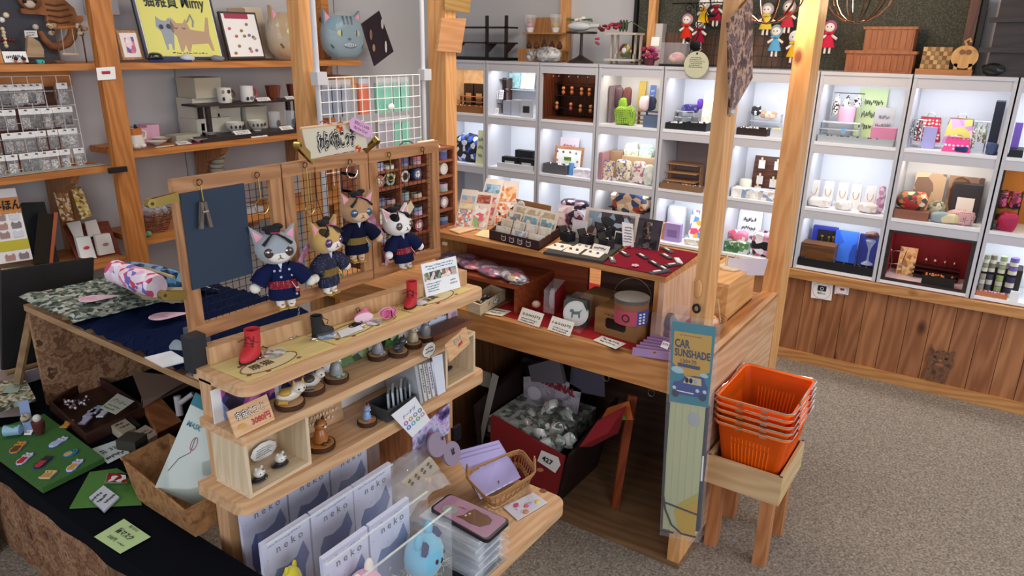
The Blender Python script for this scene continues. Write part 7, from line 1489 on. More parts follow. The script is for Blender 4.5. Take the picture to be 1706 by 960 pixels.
for i,p in enumerate(sp):
    p=V(p);m=Matrix.Rotation(rr.uniform(-1.2,1.2),3,'X')@Matrix.Rotation(rr.uniform(-.8,.8),3,'Z')
    B().ball(p,(.016,.040,.028),10,7,m).jitter(.012,30).D('sweet_packet',Sk([SWN[i%7],SWN[(i+3)%7],'#e0e2dc','#6a6a60'],40,.2,coat=1),None,'wrapped sweet packet in the red-fronted bin, %s'%['far left of the heap','left middle','left front','upper middle','right middle','centre front','right front','back right','back middle','back left','right edge','lowest left','lowest middle','lowest right'][i],'packet','wrapped sweet packets in the red-fronted bin',smooth=True)
B().slab(2.07,2.40,1.20,1.51,.222,.29).jitter(.01,12).D('packet_fill',Sk(['#8a908a','#a8aea4','#6a706a','#c0c4bc'],45,.25),None,'crumpled packets filling the bottom of the red-fronted bin','packets',kind='stuff')
o=B().prism([(2.3,1.49,.147),(2.3,1.233,.293),(2.3,1.222,.404),(2.3,1.343,.435),(2.3,1.496,.383)],(.004,0,0)).D('header_card',Sk(['#8f8a9a','#a89aa8','#c0b8c0','#6a6478'],22,.5,'noise'),None,'printed header card with red lettering rising from the red-fronted bin','card')
text('ORIGINAL',o,Pl('#8a2a34',.6),V((2.295,1.33,.39)),(0,-1,-.12),(0,0,1),.045,bold=.06,fit=.17);B().ball((2.295,1.438,.328),(.002,.035,.03),14,10).D('round_mark',Pl('#cfcad2',.6),o)
og=B().hexa([(2.05,1.085,.316),(2.05,.976,.41),(2.15,.981,.362),(2.15,1.087,.267)],[(2.12,1.054,.401),(2.12,.947,.493),(2.14,.951,.488),(2.14,1.059,.395)]).D('red_packet',Pl('#a83038',.4),None,'flat red packet standing right of the red-fronted bin','packet')
B().hexa([(2.16,1.061,.385),(2.16,.931,.428),(2.18,.932,.418),(2.18,1.064,.375)],[(2.18,1.045,.431),(2.18,.961,.487),(2.2,.968,.479),(2.2,1.052,.423)]).D('orange_packet',Pl('#b85a24',.5),None,'orange packet behind the flat red packet','packet')
B().box((2.145,1.001,.416),(.004,.10,.02),rx=-.5).D('green_packet',Pl('#4f8a34',.5),None,'narrow green packet between the red and orange ones','packet')
B().prism([(2.18,1.002,.005),(2.18,.971,.01),(2.24,.956,.478),(2.24,.989,.473)],(.010,.01,0)).D('orange_lath',Wd('#7a3418','#a04a22','z',knots=False),None,'reddish wooden lath leaning inside under the counter','lath')
# large grey printed panels / bags leaning
B().prism([(2.38,1.729,.012),(2.38,1.642,.276),(2.38,1.55,.428),(2.38,1.45,.432),(2.38,1.503,.172)],(.01,0,0)).D('dark_print_board',Sk(['#2a272c','#4a464e','#1a181c','#3a363e'],8,.4,'noise'),None,'dark grey printed board leaning in the back left of the bin under the counter','board')
B().prism([(2.055,1.568,.087),(2.055,1.547,.095),(2.055,1.452,.491),(2.055,1.48,.498)],(.004,0,0)).D('white_edge_board',Pl('#8f8a86',.7),None,'pale board edge beside the dark printed board','board')
B().prism([(2.2,1.41,.494),(2.2,1.274,.566),(2.2,1.243,.464),(2.2,1.394,.43)],(.02,0,0)).bevel(.004).D('grey_bag',Pl('#5a565e',.7),None,'grey bag hanging behind the header card','bag')
B().prism([(2.3,1.276,.388),(2.3,1.116,.404),(2.3,1.128,.514),(2.3,1.271,.508)],(.004,0,0)).D('grey_note',Pl('#4c4856',.7),None,'dark grey printed note at the back under the counter','note')
B().slab(2.12,2.40,1.73,1.95,.02,.50).D('cardboard_carton',Pl('#4a3320',.85),None,'brown cardboard carton at the far left under the counter','carton')
flat([(2.115,1.598,.394),(2.115,1.529,.393),(2.115,1.53,.461),(2.115,1.598,.463)],.001,Pl('#8a8378',.7),'carton_label','pale label on the dark carton','label')

# ================================================================ car sunshade on the post
sd=Th('car_sunshade',(1.99,.68,.12),'packaged car sunshade with blue and yellow header card hanging on the counter post','package')
s0,s1,s2,s3=[V(p)for p in((1.975,.722,.148),(1.975,.591,.176),(1.975,.611,.926),(1.975,.754,.914))]
G=lambda a,b_,k=0:(s0*(1-a)+s1*a)*(1-b_)+(s3*(1-a)+s2*a)*b_+V((-k,0,0))
def gp(pts,th,mm,name,par=sd,k=0):return B().prism([G(a,b_,k)for a,b_ in pts],(th,0,0)).D(name,mm,par)
gp([(.05,.03),(.90,.03),(.90,.64),(.05,.64)],.022,Pl('#b9bb90',.75),'folded_sheet')
for k in range(1,5):gp([(.05+.17*k,.03),(.053+.17*k,.03),(.053+.17*k,.64),(.05+.17*k,.64)],.001,Pl('#a5a884',.8),'fold_line',k=.0008)
gp([(.90,.05),(.97,.05),(.95,.64),(.90,.64)],.018,Pl('#23263a',.6),'side_print');gp([(.92,.30),(.965,.30),(.955,.42),(.92,.42)],.001,WH,'white_patch',k=.0012)
gp([(.50,.03),(.90,.03),(.90,.20),(.32,.13)],.001,Pl('#c9a02a',.6),'yellow_field',k=.0012);gp([(.32,.135),(.90,.20),(.90,.24),(.40,.165)],.001,Pl('#b8a83a',.6),'pale_yellow_field',k=.0012)
B().tube([G(.06,.64,.002),G(.03,.40,.002),G(.03,.2,.002),G(.10,.13,.002),G(.28,.06,.002),G(.55,.025,.002),G(.92,.022,.002)],.0035,6).D('black_binding',Pl('#15151a',.6),sd)
B().tube([G(.06,.165,.002),G(.92,.135,.002)],.003,6).D('black_binding',Pl('#15151a',.6),sd);B().tube([G(.0,.02,.002),G(.35,.022,.002)],.003,6).D('black_binding',Pl('#15151a',.6),sd)
B().ball(G(.66,.58,.001),(.001,.020,.024),14,10).D('grey_oval',Pl('#a8adb0',.6),sd)
hc_=gp([(.06,.645),(.96,.645),(.985,.995),(.04,.995)],.003,Pl('#1f7f90',.45,coat=.4),'header_card',k=.003)
gp([(.10,.955),(.92,.955),(.93,.80),(.72,.775),(.42,.765),(.10,.82)],.001,Pl('#c89a30',.5),'yellow_panel',hc_,.0042)
U1,U2=(s2-s3).normalized(),(s3-s0).normalized()
text('CAR',hc_,Pl('#1c2c48',.6),G(.30,.905,.0048),U1,U2,.036,bold=.03,fit=.048);text('SUNSHADE',hc_,Pl('#1c2c48',.6),G(.53,.865,.0048),U1,U2,.034,bold=.03,fit=.112)
text('130×70',hc_,Pl('#7a3a20',.6),G(.46,.832,.0048),U1,U2,.018,bold=.02,fit=.05);gp([(.22,.808),(.72,.803),(.72,.818),(.22,.823)],.0006,Pl('#1c3a58',.6),'blue_bar',hc_,.0050)
Ln(hc_,Pl('#7a5a20',.6),G(.45,.943,.0048),U1,U2,.08,.008,1,seed=1)
cr=gp([(.12,.700),(.14,.685),(.90,.682),(.92,.70),(.92,.735),(.86,.745),(.82,.775),(.42,.775),(.30,.745),(.14,.735)],.001,Pl('#223f88',.5),'blue_car',hc_,.0042)
gp([(.36,.738),(.78,.735),(.76,.766),(.45,.768)],.0008,Pl('#d2bd7c',.5),'windscreen',cr,.0050)
for a in(.45,.54,.64):B().ball(G(a,.752,.0056),(.0008,.006,.009),8,6).D('drawn_cat',Pl('#2a3458' if a<.6 else '#a8aab8',.6),cr)
for a in(.20,.82):B().cyl(G(a,.686,.0040),G(a,.686,.0055),.012,.012,14).D('wheel',Pl('#1a2448',.5),cr)
for a in(.17,.70,.86):B().cyl(G(a,.712,.005),G(a,.712,.0056),.006,.006,12).D('lamp',Pl('#c8d0e0',.5),cr)
gp([(.20,.698),(.62,.694),(.62,.698),(.20,.702)],.0006,WH,'bumper_line',cr,.0052)
for a,b_,r in((.22,.790,.016),(.82,.782,.010)):B().ball(G(a,b_,.0045),(.0008,r*1.3,r*.7),12,8).D('cloud',Pl('#a8c8d0',.6),hc_)
B().prism([G(0,0,.006),G(1,0,.006),G(1.02,1.01,.006),G(.0,1.01,.006)],(.032,0,0)).D('plastic_sleeve',film('#f2f6fa',.10,.06),sd)
B().tube([V((2,.687,.956))+V((0,.010*math.cos(a),.012*math.sin(a)))for a in[k*math.pi/6 for k in range(12)]],.004,8,True).D('hanging_hook',Pl('#14141a',.4),sd)

# ================================================================ stool tray with orange baskets
st=Th('basket_stool',(2.31,.52,0),'low pine stool with a tray top carrying the stacked orange baskets','stool');SL=Wd('#a8683c','#c98c5c','z',knots=False);ST=Wd('#c2a06e','#dcbf92','x',sc=.8,knots=False)
for x,y in((2.198,.425),(2.205,.600),(2.405,.425),(2.405,.600)):B().slab(x,x+.045,y,y+.042,0,.285).bevel(.002,1).D('leg',SL,st)
B().slab(2.18,2.47,.412,.655,.285,.297).D('tray_bottom',ST,st)
for a in((2.18,2.47,.405,.417),(2.18,2.47,.645,.657)):B().slab(*a,.272,.378).bevel(.001,1).D('tray_side',ST,st)
for a in((2.175,2.187),(2.463,2.475)):B().slab(*a,.4055,.6565,.272,.378).bevel(.001,1).D('tray_side',Wd('#b8946a','#d8b88c','y',sc=.8,knots=False),st)
OR_=Pl('#ff6e12',.35,0,.2);MO=None
ob=Th('shopping_basket',(0,0,0),'x','basket','stacked orange shopping baskets on the stool')
hx,hy,bx_,by_,H_=.155,.118,.122,.090,.205
def rc(x,y,z,r=.022,n=4):
    out=[]
    for cx,cy,a0 in((x-r,y-r,0),(-x+r,y-r,math.pi/2),(-x+r,-y+r,math.pi),(x-r,-y+r,1.5*math.pi)):
        for k in range(n+1):a=a0+math.pi/2*k/n;out.append(V((cx+r*math.cos(a),cy+r*math.sin(a),z)))
    return out
b=B();ringsv=[]
for f in(0,.25,.5,.75,.90,1):ringsv.append([b.bm.verts.new(p)for p in rc(bx_+(hx-bx_)*f,by_+(hy-by_)*f,H_*f)])
for A,C_ in zip(ringsv,ringsv[1:]):
    for k in range(20):b.bm.faces.new((A[k],A[(k+1)%20],C_[(k+1)%20],C_[k]))
b.bm.faces.new(ringsv[0][::-1]);bmesh.ops.solidify(b.bm,geom=b.bm.faces[:],thickness=.0022);b.D('body',OR_,ob,smooth=True)
b=B()
for s in(-1,1):
    for k in range(15):
        x=-.088+.0126*k;b.hexa([(x*.85-.002,s*by_*.985,.02),(x*.85+.002,s*by_*.985,.02),(x*.85+.002,s*(by_+.004),.02),(x*.85-.002,s*(by_+.004),.02)],[(x-.002,s*(by_+(hy-by_)*.68),.14),(x+.002,s*(by_+(hy-by_)*.68),.14),(x+.002,s*(by_+(hy-by_)*.68+.0035),.14),(x-.002,s*(by_+(hy-by_)*.68+.0035),.14)])
    for k in range(11):
        y=-.062+.0124*k;b.hexa([(s*bx_*.985,y*.85-.002,.02),(s*bx_*.985,y*.85+.002,.02),(s*(bx_+.004),y*.85+.002,.02),(s*(bx_+.004),y*.85-.002,.02)],[(s*(bx_+(hx-bx_)*.68),y-.002,.14),(s*(bx_+(hx-bx_)*.68),y+.002,.14),(s*(bx_+(hx-bx_)*.68+.0035),y+.002,.14),(s*(bx_+(hx-bx_)*.68+.0035),y-.002,.14)])
b.D('ribs',OR_,ob)
B().tube(rc(hx+.004,hy+.004,H_,.024),.0055,6,True).D('rim',OR_,ob,smooth=True)
CH=Pl('#e0dcd8',.15,1)
for s in(-1,1):
    P=[(hx+.008,s*.0,H_+.004),(hx+.008,s*(hy-.01),H_+.006),(hx-.006,s*(hy+.010),H_+.006),(hx*.45,s*(hy+.010),H_+.006),(hx*.40,s*(hy+.004),H_+.007),(-hx*.40,s*(hy+.004),H_+.007),(-hx*.45,s*(hy+.010),H_+.006),(-hx+.006,s*(hy+.010),H_+.006),(-hx-.008,s*(hy-.01),H_+.006),(-hx-.008,0,H_+.004)]
    B().tube(P,.0026,6).D('wire_handle',CH,ob,smooth=True)
for s in(-1,1):
    for y in(-.04,.04):B().box((s*(hx+.009),y,H_-.003),(.008,.022,.006)).D('handle_clip',CH,ob)
BN=['bottom orange shopping basket of the stack on the stool','second orange shopping basket from the bottom of the stack','middle orange shopping basket of the stack','fourth orange shopping basket, just below the top one','topmost orange shopping basket of the stack, seen inside']
for k in range(5):
    loc=(2.345-.0008*k,.526+.001*k,.2985+.0235*k)
    if k==0:first(ob,loc,0,BN[0])
    else:Cl(ob,loc,.006*(k%3-1),BN[k])

# ================================================================ goods inside and on the cabinets
Za,Zb,Zc,Zt=1.2385,.8865,.5565,1.5925
SP=lambda*c,s=60:Sk(list(c),s,.5)
def K(kind,z,X,y0,y1,zt,col,name,cat,label,d=.06,col2=None,lean=.15,n=3):
    """one item on a cabinet shelf: its front at X, between y0 and y1, from z up to zt"""
    k_=math.ceil((3.022-(y0+y1)/2)/PIT);y0=max(y0,3.022-PIT*k_+.023);y1=min(y1,3.022-PIT*(k_-1)-.023)
    m=Pl(col,.5)if isinstance(col,str)else col;w_=y1-y0;h=zt-z;yc=(y0+y1)/2
    m2=(Pl(col2,.5)if isinstance(col2,str)else col2)or WH
    if kind=='box':
        o=B().slab(X,X+d,y0,y1,z,zt).bevel(.002,1).D(name,m,None,label,cat)
        if col2:B().slab(X-.001,X,y0+w_*.2,y1-w_*.2,z+h*.25,z+h*.65).D('label',m2,o)
    elif kind=='card':
        o=Cd((X,y1,z),(X,y0,z),h/math.cos(lean),lean,m,name,label,cat,t=.003)
        if col2:c=V((X+math.sin(lean)*h*.5-.001,yc,z+h*.5));Ln(o,m2,c,(0,-1,0),(math.tan(lean),0,1),w_*.75,h*.7,n,seed=len(label))
    elif kind=='lump':
        b=B().ball((0,0,0),1,14,9)
        for v in b.bm.verts:v.co=V((X+d/2,yc,z+h*.5))+V([k_*math.copysign(abs(c_)**.6,c_)for k_,c_ in zip((d/2,w_/2,h*.5),v.co)])
        o=b.jitter(min(w_,h)*.14,35).D(name,m,None,label,cat,smooth=True)
    elif kind=='cyl':o=B().lathe([(w_*.46,0),(w_*.5,.003),(w_*.5,h*.9),(w_*.44,h)],(X+w_/2,yc,z),16).D(name,m,None,label,cat,smooth=True)
    elif kind=='stack':
        o=Th(name,(X+w_/2,yc,z),label,cat)
        for k in range(n):B().lathe([(w_*.5,0),(w_*.5,h/n*.9)],(X+w_/2,yc,z+h/n*k),14).D('roll',m if k%2 else m2,o,smooth=True)
    elif kind=='purse':
        o=Th(name,(X+d/2,yc,z),label,cat)
        B().hexa([(X,y0,z),(X,y1,z),(X+d,y1,z),(X+d,y0,z)],[(X+d*.4,y0+w_*.14,z+h*.82),(X+d*.4,y1-w_*.14,z+h*.82),(X+d*.6,y1-w_*.14,z+h*.82),(X+d*.6,y0+w_*.14,z+h*.82)]).bevel(.008).D('pouch',m,o,smooth=True)
        B().tube([(X+d*.4,y0+w_*.08,z+h*.6),(X+d*.4,y0+w_*.12,z+h*.84),(X+d*.4,y1-w_*.12,z+h*.84),(X+d*.4,y1-w_*.08,z+h*.6)],.0022,5).D('metal_frame',BRASS,o)
        B().tube([(X+d*.4,yc+w_*.15*math.cos(a),z+h*.84+h*.16*math.sin(a))for a in[math.pi*k/8 for k in range(9)]],.0018,5).D('clasp',SV,o)
    elif kind=='rack':
        o=Th(name,(X+d/2,yc,z),label,cat)
        for k in range(n):
            zz=z+h*(k+.9)/n-.004;B().slab(X+d*.3*k/n,X+d,y0,y1,zz,zz+.004).D('board',m,o)
        for y in(y0,y1-.005):B().slab(X+d*.6,X+d,y,y+.005,z,zt).D('side',m,o)
    elif kind=='tray':
        o=Th(name,(X+d/2,yc,z),label,cat);B().slab(X,X+d,y0,y1,z,z+.004).D('bottom',m,o)
        for a in((X,X+.004,y0,y1),(X+d-.004,X+d,y0,y1),(X+.004,X+d-.004,y0,y0+.004),(X+.004,X+d-.004,y1-.004,y1)):B().slab(*a,z+.004,zt).D('side',m,o)
        b=B();r=random.Random(len(label))
        for k in range(n*4):b.ball((X+.01+(d-.02)*r.random(),y0+.01+(w_-.02)*r.random(),zt-.002),.006,6,4)
        b.D('small_pieces',m2,o,kind='stuff')
    elif kind=='bunch':
        o=Th(name,(X+d/2,yc,z),label,cat);r=random.Random(len(label));B().tube([(X+d/2,y0,zt),(X+d/2,y1,zt)],.003,6).D('bar',SV,o)
        for y in(y0+.004,y1-.004):B().tube([(X+d/2,y,z),(X+d/2,y,zt)],.0025,6).D('upright',SV,o)
        for k in range(n):y=y0+w_*(k+.5)/n;l=h*(.5+.4*r.random());B().tube([(X+d/2-.004,y,zt-.004),(X+d*.3,y+.004,zt-l*.5),(X+d*.3,y,zt-l)],w_/n*.35,6,rr=[.002,w_/n*.4,w_/n*.3]).D('strand',Sk([col,col2,'#e8e4dc']if col2 else[col,'#d8d0c8'],140,.4),o)
    return o
I=[
# row one
('tray',Za,4.12,3.087,3.382,1.284,'#8a5a30','divided_tray','tray','wooden divided tray of tiny ornaments in the first cabinet, upper row',.09,'#c8a070'),
('rack',Za,4.22,3.131,3.368,1.345,'#a86a50','tube_row','rack','row of pink and green tubes behind the divided tray',.05,'#d8a0a8'),
('box',Za,4.28,3.272,3.354,1.426,'#2a1a14','necklace_box','box','dark necklace box, left of the pair in the first cabinet',.04,'#b09060'),
('box',Za,4.28,3.176,3.261,1.426,'#2a1a14','necklace_box','box','dark necklace box, right of the pair in the first cabinet',.04,'#b09060'),
('rack',Za,4.2,2.943,3.065,1.477,WALNUT('z'),'mini_shelf','rack','narrow mahogany card rack at the left of the second cabinet',.10),
('card',Za,4.17,2.97,3.011,1.279,WH,'small_card','card','lower white card on the narrow mahogany rack',.01,'#a05040'),
('card',Za+.10,4.19,2.945,2.981,1.4,WH,'small_card','card','white card with violet print on the narrow mahogany rack',.01,'#6050a0'),
('card',Za+.10,4.19,2.991,3.026,1.394,WH,'small_card','card','white card on the middle board of the narrow mahogany rack',.01,'#6050a0'),
('card',Za+.17,4.32,2.897,2.997,1.508,SP('#a8d8d8','#c8ecec','#8fc8cc'),'turquoise_book','book','turquoise picture book on the clear shelf of the second cabinet',.01),
('card',Za+.17,4.32,2.778,2.892,1.512,SP('#f0f0f0','#e0dcc8','#ffffff'),'lace_book','book','white lace pattern book on the clear shelf of the second cabinet',.01),
('box',Za+.16,4.28,2.74,2.988,1.405,'#b8bcc0','clear_shelf','stand','thin clear shelf holding two books in the second cabinet',.08),
('box',Za,4.13,2.67,2.756,1.349,'#b8bcc4','cd_case','booklet','grey booklet printed with a dark C in the second cabinet',.02,'#2a2c34'),
('box',Za,4.16,2.776,2.854,1.342,'#a8acb8','cd_row','booklets','row of grey booklets left of the printed one',.06),
('box',Za,4.16,2.859,2.923,1.334,'#9a9eae','cd_row','booklets','second row of grey booklets by the mahogany card rack',.06),
('rack',Za,4.22,2.269,2.562,1.469,'#15110f','earring_rack','rack','black two-tier rack of wooden bead earrings in the mahogany cabinet',.10),
('box',Za,4.13,2.208,2.577,1.25,WALNUT('y'),'wood_plinth','block','dark red wooden plinth in the mahogany cabinet',.20),
('box',Za,4.22,2.179,2.208,1.463,'#cfb98a','flat_book','book','cream-edged flat book at the left of the fourth cabinet',.12),
('box',Za,4.2,2.143,2.164,1.462,'#b0a080','flat_book','book','second flat book in the fourth cabinet, tan',.12),
('box',Za,4.19,2.113,2.134,1.464,'#7a6a72','flat_book','book','grey-violet flat book beside the pouches',.12),
('lump',Za+.09,4.22,2.062,2.119,1.457,'#5a4450','zip_pouch','pouch','dark violet pouch, left one hanging in the fourth cabinet',.03),
('lump',Za+.09,4.22,2.005,2.062,1.459,'#6a3f40','zip_pouch','pouch','maroon pouch, right one hanging in the fourth cabinet',.03),
('lump',Za,4.11,1.924,2.06,1.349,dots('#8fb83e','#1c2414',85,.28),'polka_pouch','pouch','round lime green pouch with black dots in the fourth cabinet',.06),
('lump',Za+.06,4.17,2.004,2.061,1.397,dots('#8fb83e','#1c2414',85,.28),'polka_pouch','pouch','small lime green dotted pouch above the round one',.03),
('box',Za,4.11,1.765,1.857,1.307,'#5a6a88','striped_box','box','blue-grey box of navy striped cloths in the fourth cabinet',.07),
('rack',Za+.031,4.12,1.775,1.86,1.331,'#24305a','navy_cloths','cloths','navy striped cloths standing in the blue-grey box',.05),
('lump',Za+.09,4.2,1.876,1.939,1.413,'#e8d4e0','pink_cloth','pouch','pale pink cloth pouch in the fourth cabinet',.03),
('lump',Za+.085,4.23,1.842,1.921,1.413,'#2a3450','navy_cloth','pouch','navy dotted pouch in the fourth cabinet',.03),
('rack',Za,4.24,1.831,1.975,1.322,'#a07a58','wood_stand','rack','small wooden stand with cards in the fourth cabinet',.07),
('card',Za+.10,4.3,1.878,1.918,1.473,'#4a70c0','blue_tag','card','blue hanging tag at the right of the fourth cabinet',.01,'#c8d4f0'),
('card',Za+.10,4.34,1.966,2.011,1.493,'#d8c060','yellow_tag','card','yellow tag at the back of the fourth cabinet',.01),
('tray',Za,4.12,1.601,1.724,1.275,'#14151a','jewel_tray','tray','black jewellery tray, left one in the fifth cabinet',.09,'#d8dcd8'),
('tray',Za,4.12,1.469,1.598,1.284,'#14151a','jewel_tray','tray','black jewellery tray, right one in the fifth cabinet',.09,'#e8e8e4'),
('rack',Za,4.23,1.606,1.711,1.337,SP('#8f9490','#d8dcd8','#5a5e5c'),'coil_stack','ribbons','rows of silver ribbon coils in the fifth cabinet',.06),
('lump',Za+.085,4.28,1.592,1.697,1.373,SP('#3a3580','#7a70b8','#2a2660',s=90),'violet_coils','ribbons','violet ribbon coils at the back of the fifth cabinet',.05),
('card',Za,4.26,1.498,1.556,1.456,SP('#f0e8d0','#e8dcb8','#ffffff'),'cream_packet','packet','cream hanging packet behind the front counter post',.03),
('lump',Za+.11,4.28,1.566,1.595,1.408,'#6a3ab8','violet_bow','ribbon','bright violet bow in the fifth cabinet',.03),
('stack',Za,4.16,1.544,1.584,1.313,'#c8ccd0','ribbon_roll','ribbon','grey-white ribbon roll beside the black trays',.03,'#6a6e72'),
('tray',Za,4.12,1.125,1.296,1.277,'#2a1a18','jewel_tray','tray','dark tray of white flower earrings in the sixth cabinet',.10,'#e8e4dc'),
('tray',Za,4.12,1.004,1.105,1.282,'#c8ccd4','jewel_tray','tray','pale tray of small earrings beside the far counter post',.08,'#e0d8a0'),
('rack',Za,4.27,1.103,1.27,1.347,'#c8ccd4','clear_riser','rack','clear riser with hair ornaments in the sixth cabinet',.06),
('lump',Za+.095,4.28,1.218,1.272,1.389,SP('#1a1a20','#f0f0f0','#2a2a30'),'flower_ornament','hair ornament','black flower hair ornament in the sixth cabinet',.03),
('lump',Za+.082,4.27,1.125,1.218,1.364,SP('#c8a07a','#e8d8c8','#e8b8a8'),'bead_ornament','hair ornament','tan and white bead ornament in the sixth cabinet',.03),
('bunch',Za+.12,4.24,.685,.837,1.481,'#2a2024','bracelet_bar','bracelets','bar hung with black and white bead bracelets in the seventh cabinet',.05,'#e8e4e0'),
('card',Za,4.33,.589,.727,1.506,'#cfe0a8','green_note','notice','pale green sheet of printed text in the seventh cabinet',.01,'#3a4a38'),
('cyl',Za+.088,4.21,.716,.797,1.415,'#e0a8c0','round_card','card','round pink card in front of the bracelets in the seventh cabinet',.01),
('rack',Za,4.16,.672,.865,1.338,'#c8d4dc','clear_riser','rack','clear riser with beads in the seventh cabinet',.08),
('tray',Za,4.11,.493,.855,1.27,'#a8b0b8','bead_tray','tray','clear tray of dark beads along the front of the seventh cabinet',.05,'#2a2a30'),
('card',Za,4.22,.525,.62,1.419,'#a8aab0','grey_sleeve','card','grey sleeved card standing in the seventh cabinet',.02,'#6a6a74'),
('box',Za,4.165,.497,.613,1.325,'#d88ab0','pink_paper_stack','papers','bright pink paper stack in the seventh cabinet',.05),
('card',Za+.05,4.13,.823,.841,1.292,'#6aaad8','blue_tag','tag','light blue tag at the left of the clear riser',.01),
('card',Za+.05,4.13,.731,.749,1.311,'#6aaad8','blue_tag','tag','light blue tag under the round pink card',.01),
('purse',Za+.03,4.2,.303,.417,1.41,dots('#c02850','#f0e8c0',60,.34),'clasp_purse','purse','red clasp purse with cream dots, left in the eighth cabinet',.07),
('purse',Za+.03,4.2,.163,.292,1.412,SP('#d8a8d8','#c890cc','#e8c8e0','#d8d070',s=26),'clasp_purse','purse','lilac patterned clasp purse, right in the eighth cabinet',.07),
('purse',Za,4.11,.16,.28,1.318,dots('#e04890','#f8d8e8',55,.30),'clasp_purse','purse','pink dotted clasp purse lying at the front of the eighth cabinet',.07),
('bunch',Za,4.14,.379,.453,1.375,'#3a2a2a','strap_bunch','straps','dark beaded straps hanging at the left of the eighth cabinet',.06,'#7a8a88'),
('bunch',Za,4.13,.105,.167,1.384,'#7a6a48','charm_bunch','straps','tan and green charms hanging at the right of the eighth cabinet',.06,'#88a890'),
('box',Za,4.17,.319,.376,1.343,'#a8a8e0','blue_fold','cloth','folded pale blue cloth between the straps and the pink purse',.03),
('box',Za,4.16,.063,.1,1.479,'#1f2438','navy_book','book','navy books standing at the right wall of the eighth cabinet',.14),
('lump',Za,4.105,.169,.228,1.269,'#24306a','blue_pouch','pouch','small dark blue pouch under the pink dotted purse',.03),
('lump',Za,4.11,.054,.101,1.296,'#3f5078','denim_pouch','pouch','denim blue pouch at the right front of the eighth cabinet',.05),
('card',Za,4.2,-.025,.012,1.386,'#6a4aa0','violet_packet','packet','violet packet at the right edge of the picture, upper row',.02),
('box',Za,4.1,-.049,.01,1.272,'#15161a','black_tray','tray','black tray at the right edge of the picture, upper row',.15),
# row two
('lump',Zb,4.14,3.102,3.374,1.075,SP('#15182a','#e0e4ec','#20242e','#3a60d0',s=30),'striped_cloth','cloths','black, white and blue cloths heaped in the first cabinet, middle row',.12),
('card',Zb,4.11,3.048,3.122,1.122,'#dce0b8','leaflet','leaflet','pale yellow leaflet in the first cabinet, middle row',.01,'#6a8a70'),
('box',Zb,4.12,2.77,2.9,.962,'#15161b','black_box','box','black gift box with white label, front left in the second cabinet',.05,'#b8bcc4'),
('box',Zb,4.12,2.633,2.759,.963,'#15161b','black_box','box','black gift box with white label, front right in the second cabinet',.05,'#b8bcc4'),
('box',Zb,4.2,2.696,2.844,1.004,'#17181e','black_box','box','tall black gift box behind the front pair in the second cabinet',.05),
('box',Zb,4.102,2.63,2.927,.921,'#d8dce2','white_plinth','block','thin white sheet under the black gift boxes',.20),
('card',Zb,4.2,2.314,2.534,1.06,OAK('y'),'cork_sign','sign','brown framed sign reading 300 yen among round badges',.01),
('card',Zb+.004,4.192,2.327,2.51,1.041,WH,'badge_sheet','sheet','white sheet with printed badges inside the brown frame',.01),
('card',Zb,4.32,2.42,2.58,1.101,'#e8d8e0','calendar_card','card','white calendar card with a pink figure behind the brown sign',.01,'#c04a70'),
('tray',Zb,4.12,2.385,2.561,.949,'#5a5a60','wire_basket','basket','grey wire basket of white cards in the third cabinet',.07,'#f0f0f4'),
('cyl',Zb,4.14,2.347,2.383,.966,'#5a9ad8','blue_badge','badge','blue round badge in front of the brown sign',.01),
('box',Zb,4.13,2.207,2.335,.934,SP('#e8e0ec','#d8d0e0','#f0f0f8'),'card_pile','cards','pile of pale cards at the right of the third cabinet',.08),
('box',Zb,4.12,2.122,2.165,1.059,'#a87a80','pink_notebook','notebook','dusty pink notebook at the left of the fourth cabinet, middle row',.10),
('card',Zb,4.13,2.048,2.12,1.01,SP('#e0d0b0','#c8b090','#6a70a0',s=90),'patterned_pack','packet','small patterned pack, left one in the fourth cabinet',.02),
('lump',Zb,4.14,1.938,2.045,1.026,SP('#e0d4b8','#7a6a90','#d0c4a0','#e8e0c8',s=80),'patterned_pouch','pouch','round cream pouch with violet flowers in the fourth cabinet',.05),
('lump',Zb,4.13,1.828,1.928,1.023,SP('#e8dcd0','#b87a90','#f0e8e0',s=80),'patterned_pouch','pouch','round cream pouch with pink flowers in the fourth cabinet',.05),
('lump',Zb,4.11,1.771,1.834,1.012,SP('#f0f0ec','#d8e0d0'),'white_pouch','pouch','white lace pouch at the right of the fourth cabinet',.05),
('box',Zb,4.22,1.815,2.035,1.038,'#c8a882','wood_shelf','stand','pale wooden shelf in the fourth cabinet, middle row',.12),
('lump',Zb+.085,4.25,1.94,2.048,1.119,SP('#e8e4cc','#b8b8a0','#f0ecd8',s=80),'patterned_pouch','pouch','cream flowered pouch on the pale wooden shelf, left',.05),
('lump',Zb+.085,4.25,1.842,1.939,1.12,SP('#e8e8d8','#a0c8b0','#f0f0e4',s=80),'patterned_pouch','pouch','green dotted cream pouch on the pale wooden shelf, right',.05),
('box',Zb,4.24,2.048,2.15,1.058,'#b08a68','kraft_box','box','kraft box with green ribbon behind the patterned packs',.06),
('rack',Zb,4.15,1.516,1.711,1.033,'#b88a62','step_stand','rack','stepped pale wooden stand of round earrings in the fifth cabinet',.14),
('box',Zb,4.34,1.524,1.746,1.145,'#8f8080','brown_backdrop','board','grey-brown backing panel in the fifth cabinet, middle row',.01),
('tray',Zb,4.1,1.457,1.71,.921,'#8a6a50','bead_tray','tray','flat wooden tray of clear beads in the fifth cabinet',.05,'#c8a890'),
('card',Zb,4.3,1.04,1.229,1.105,WALNUT('y'),'peg_board','board','dark brown board hung with pegged cards in the sixth cabinet',.01),
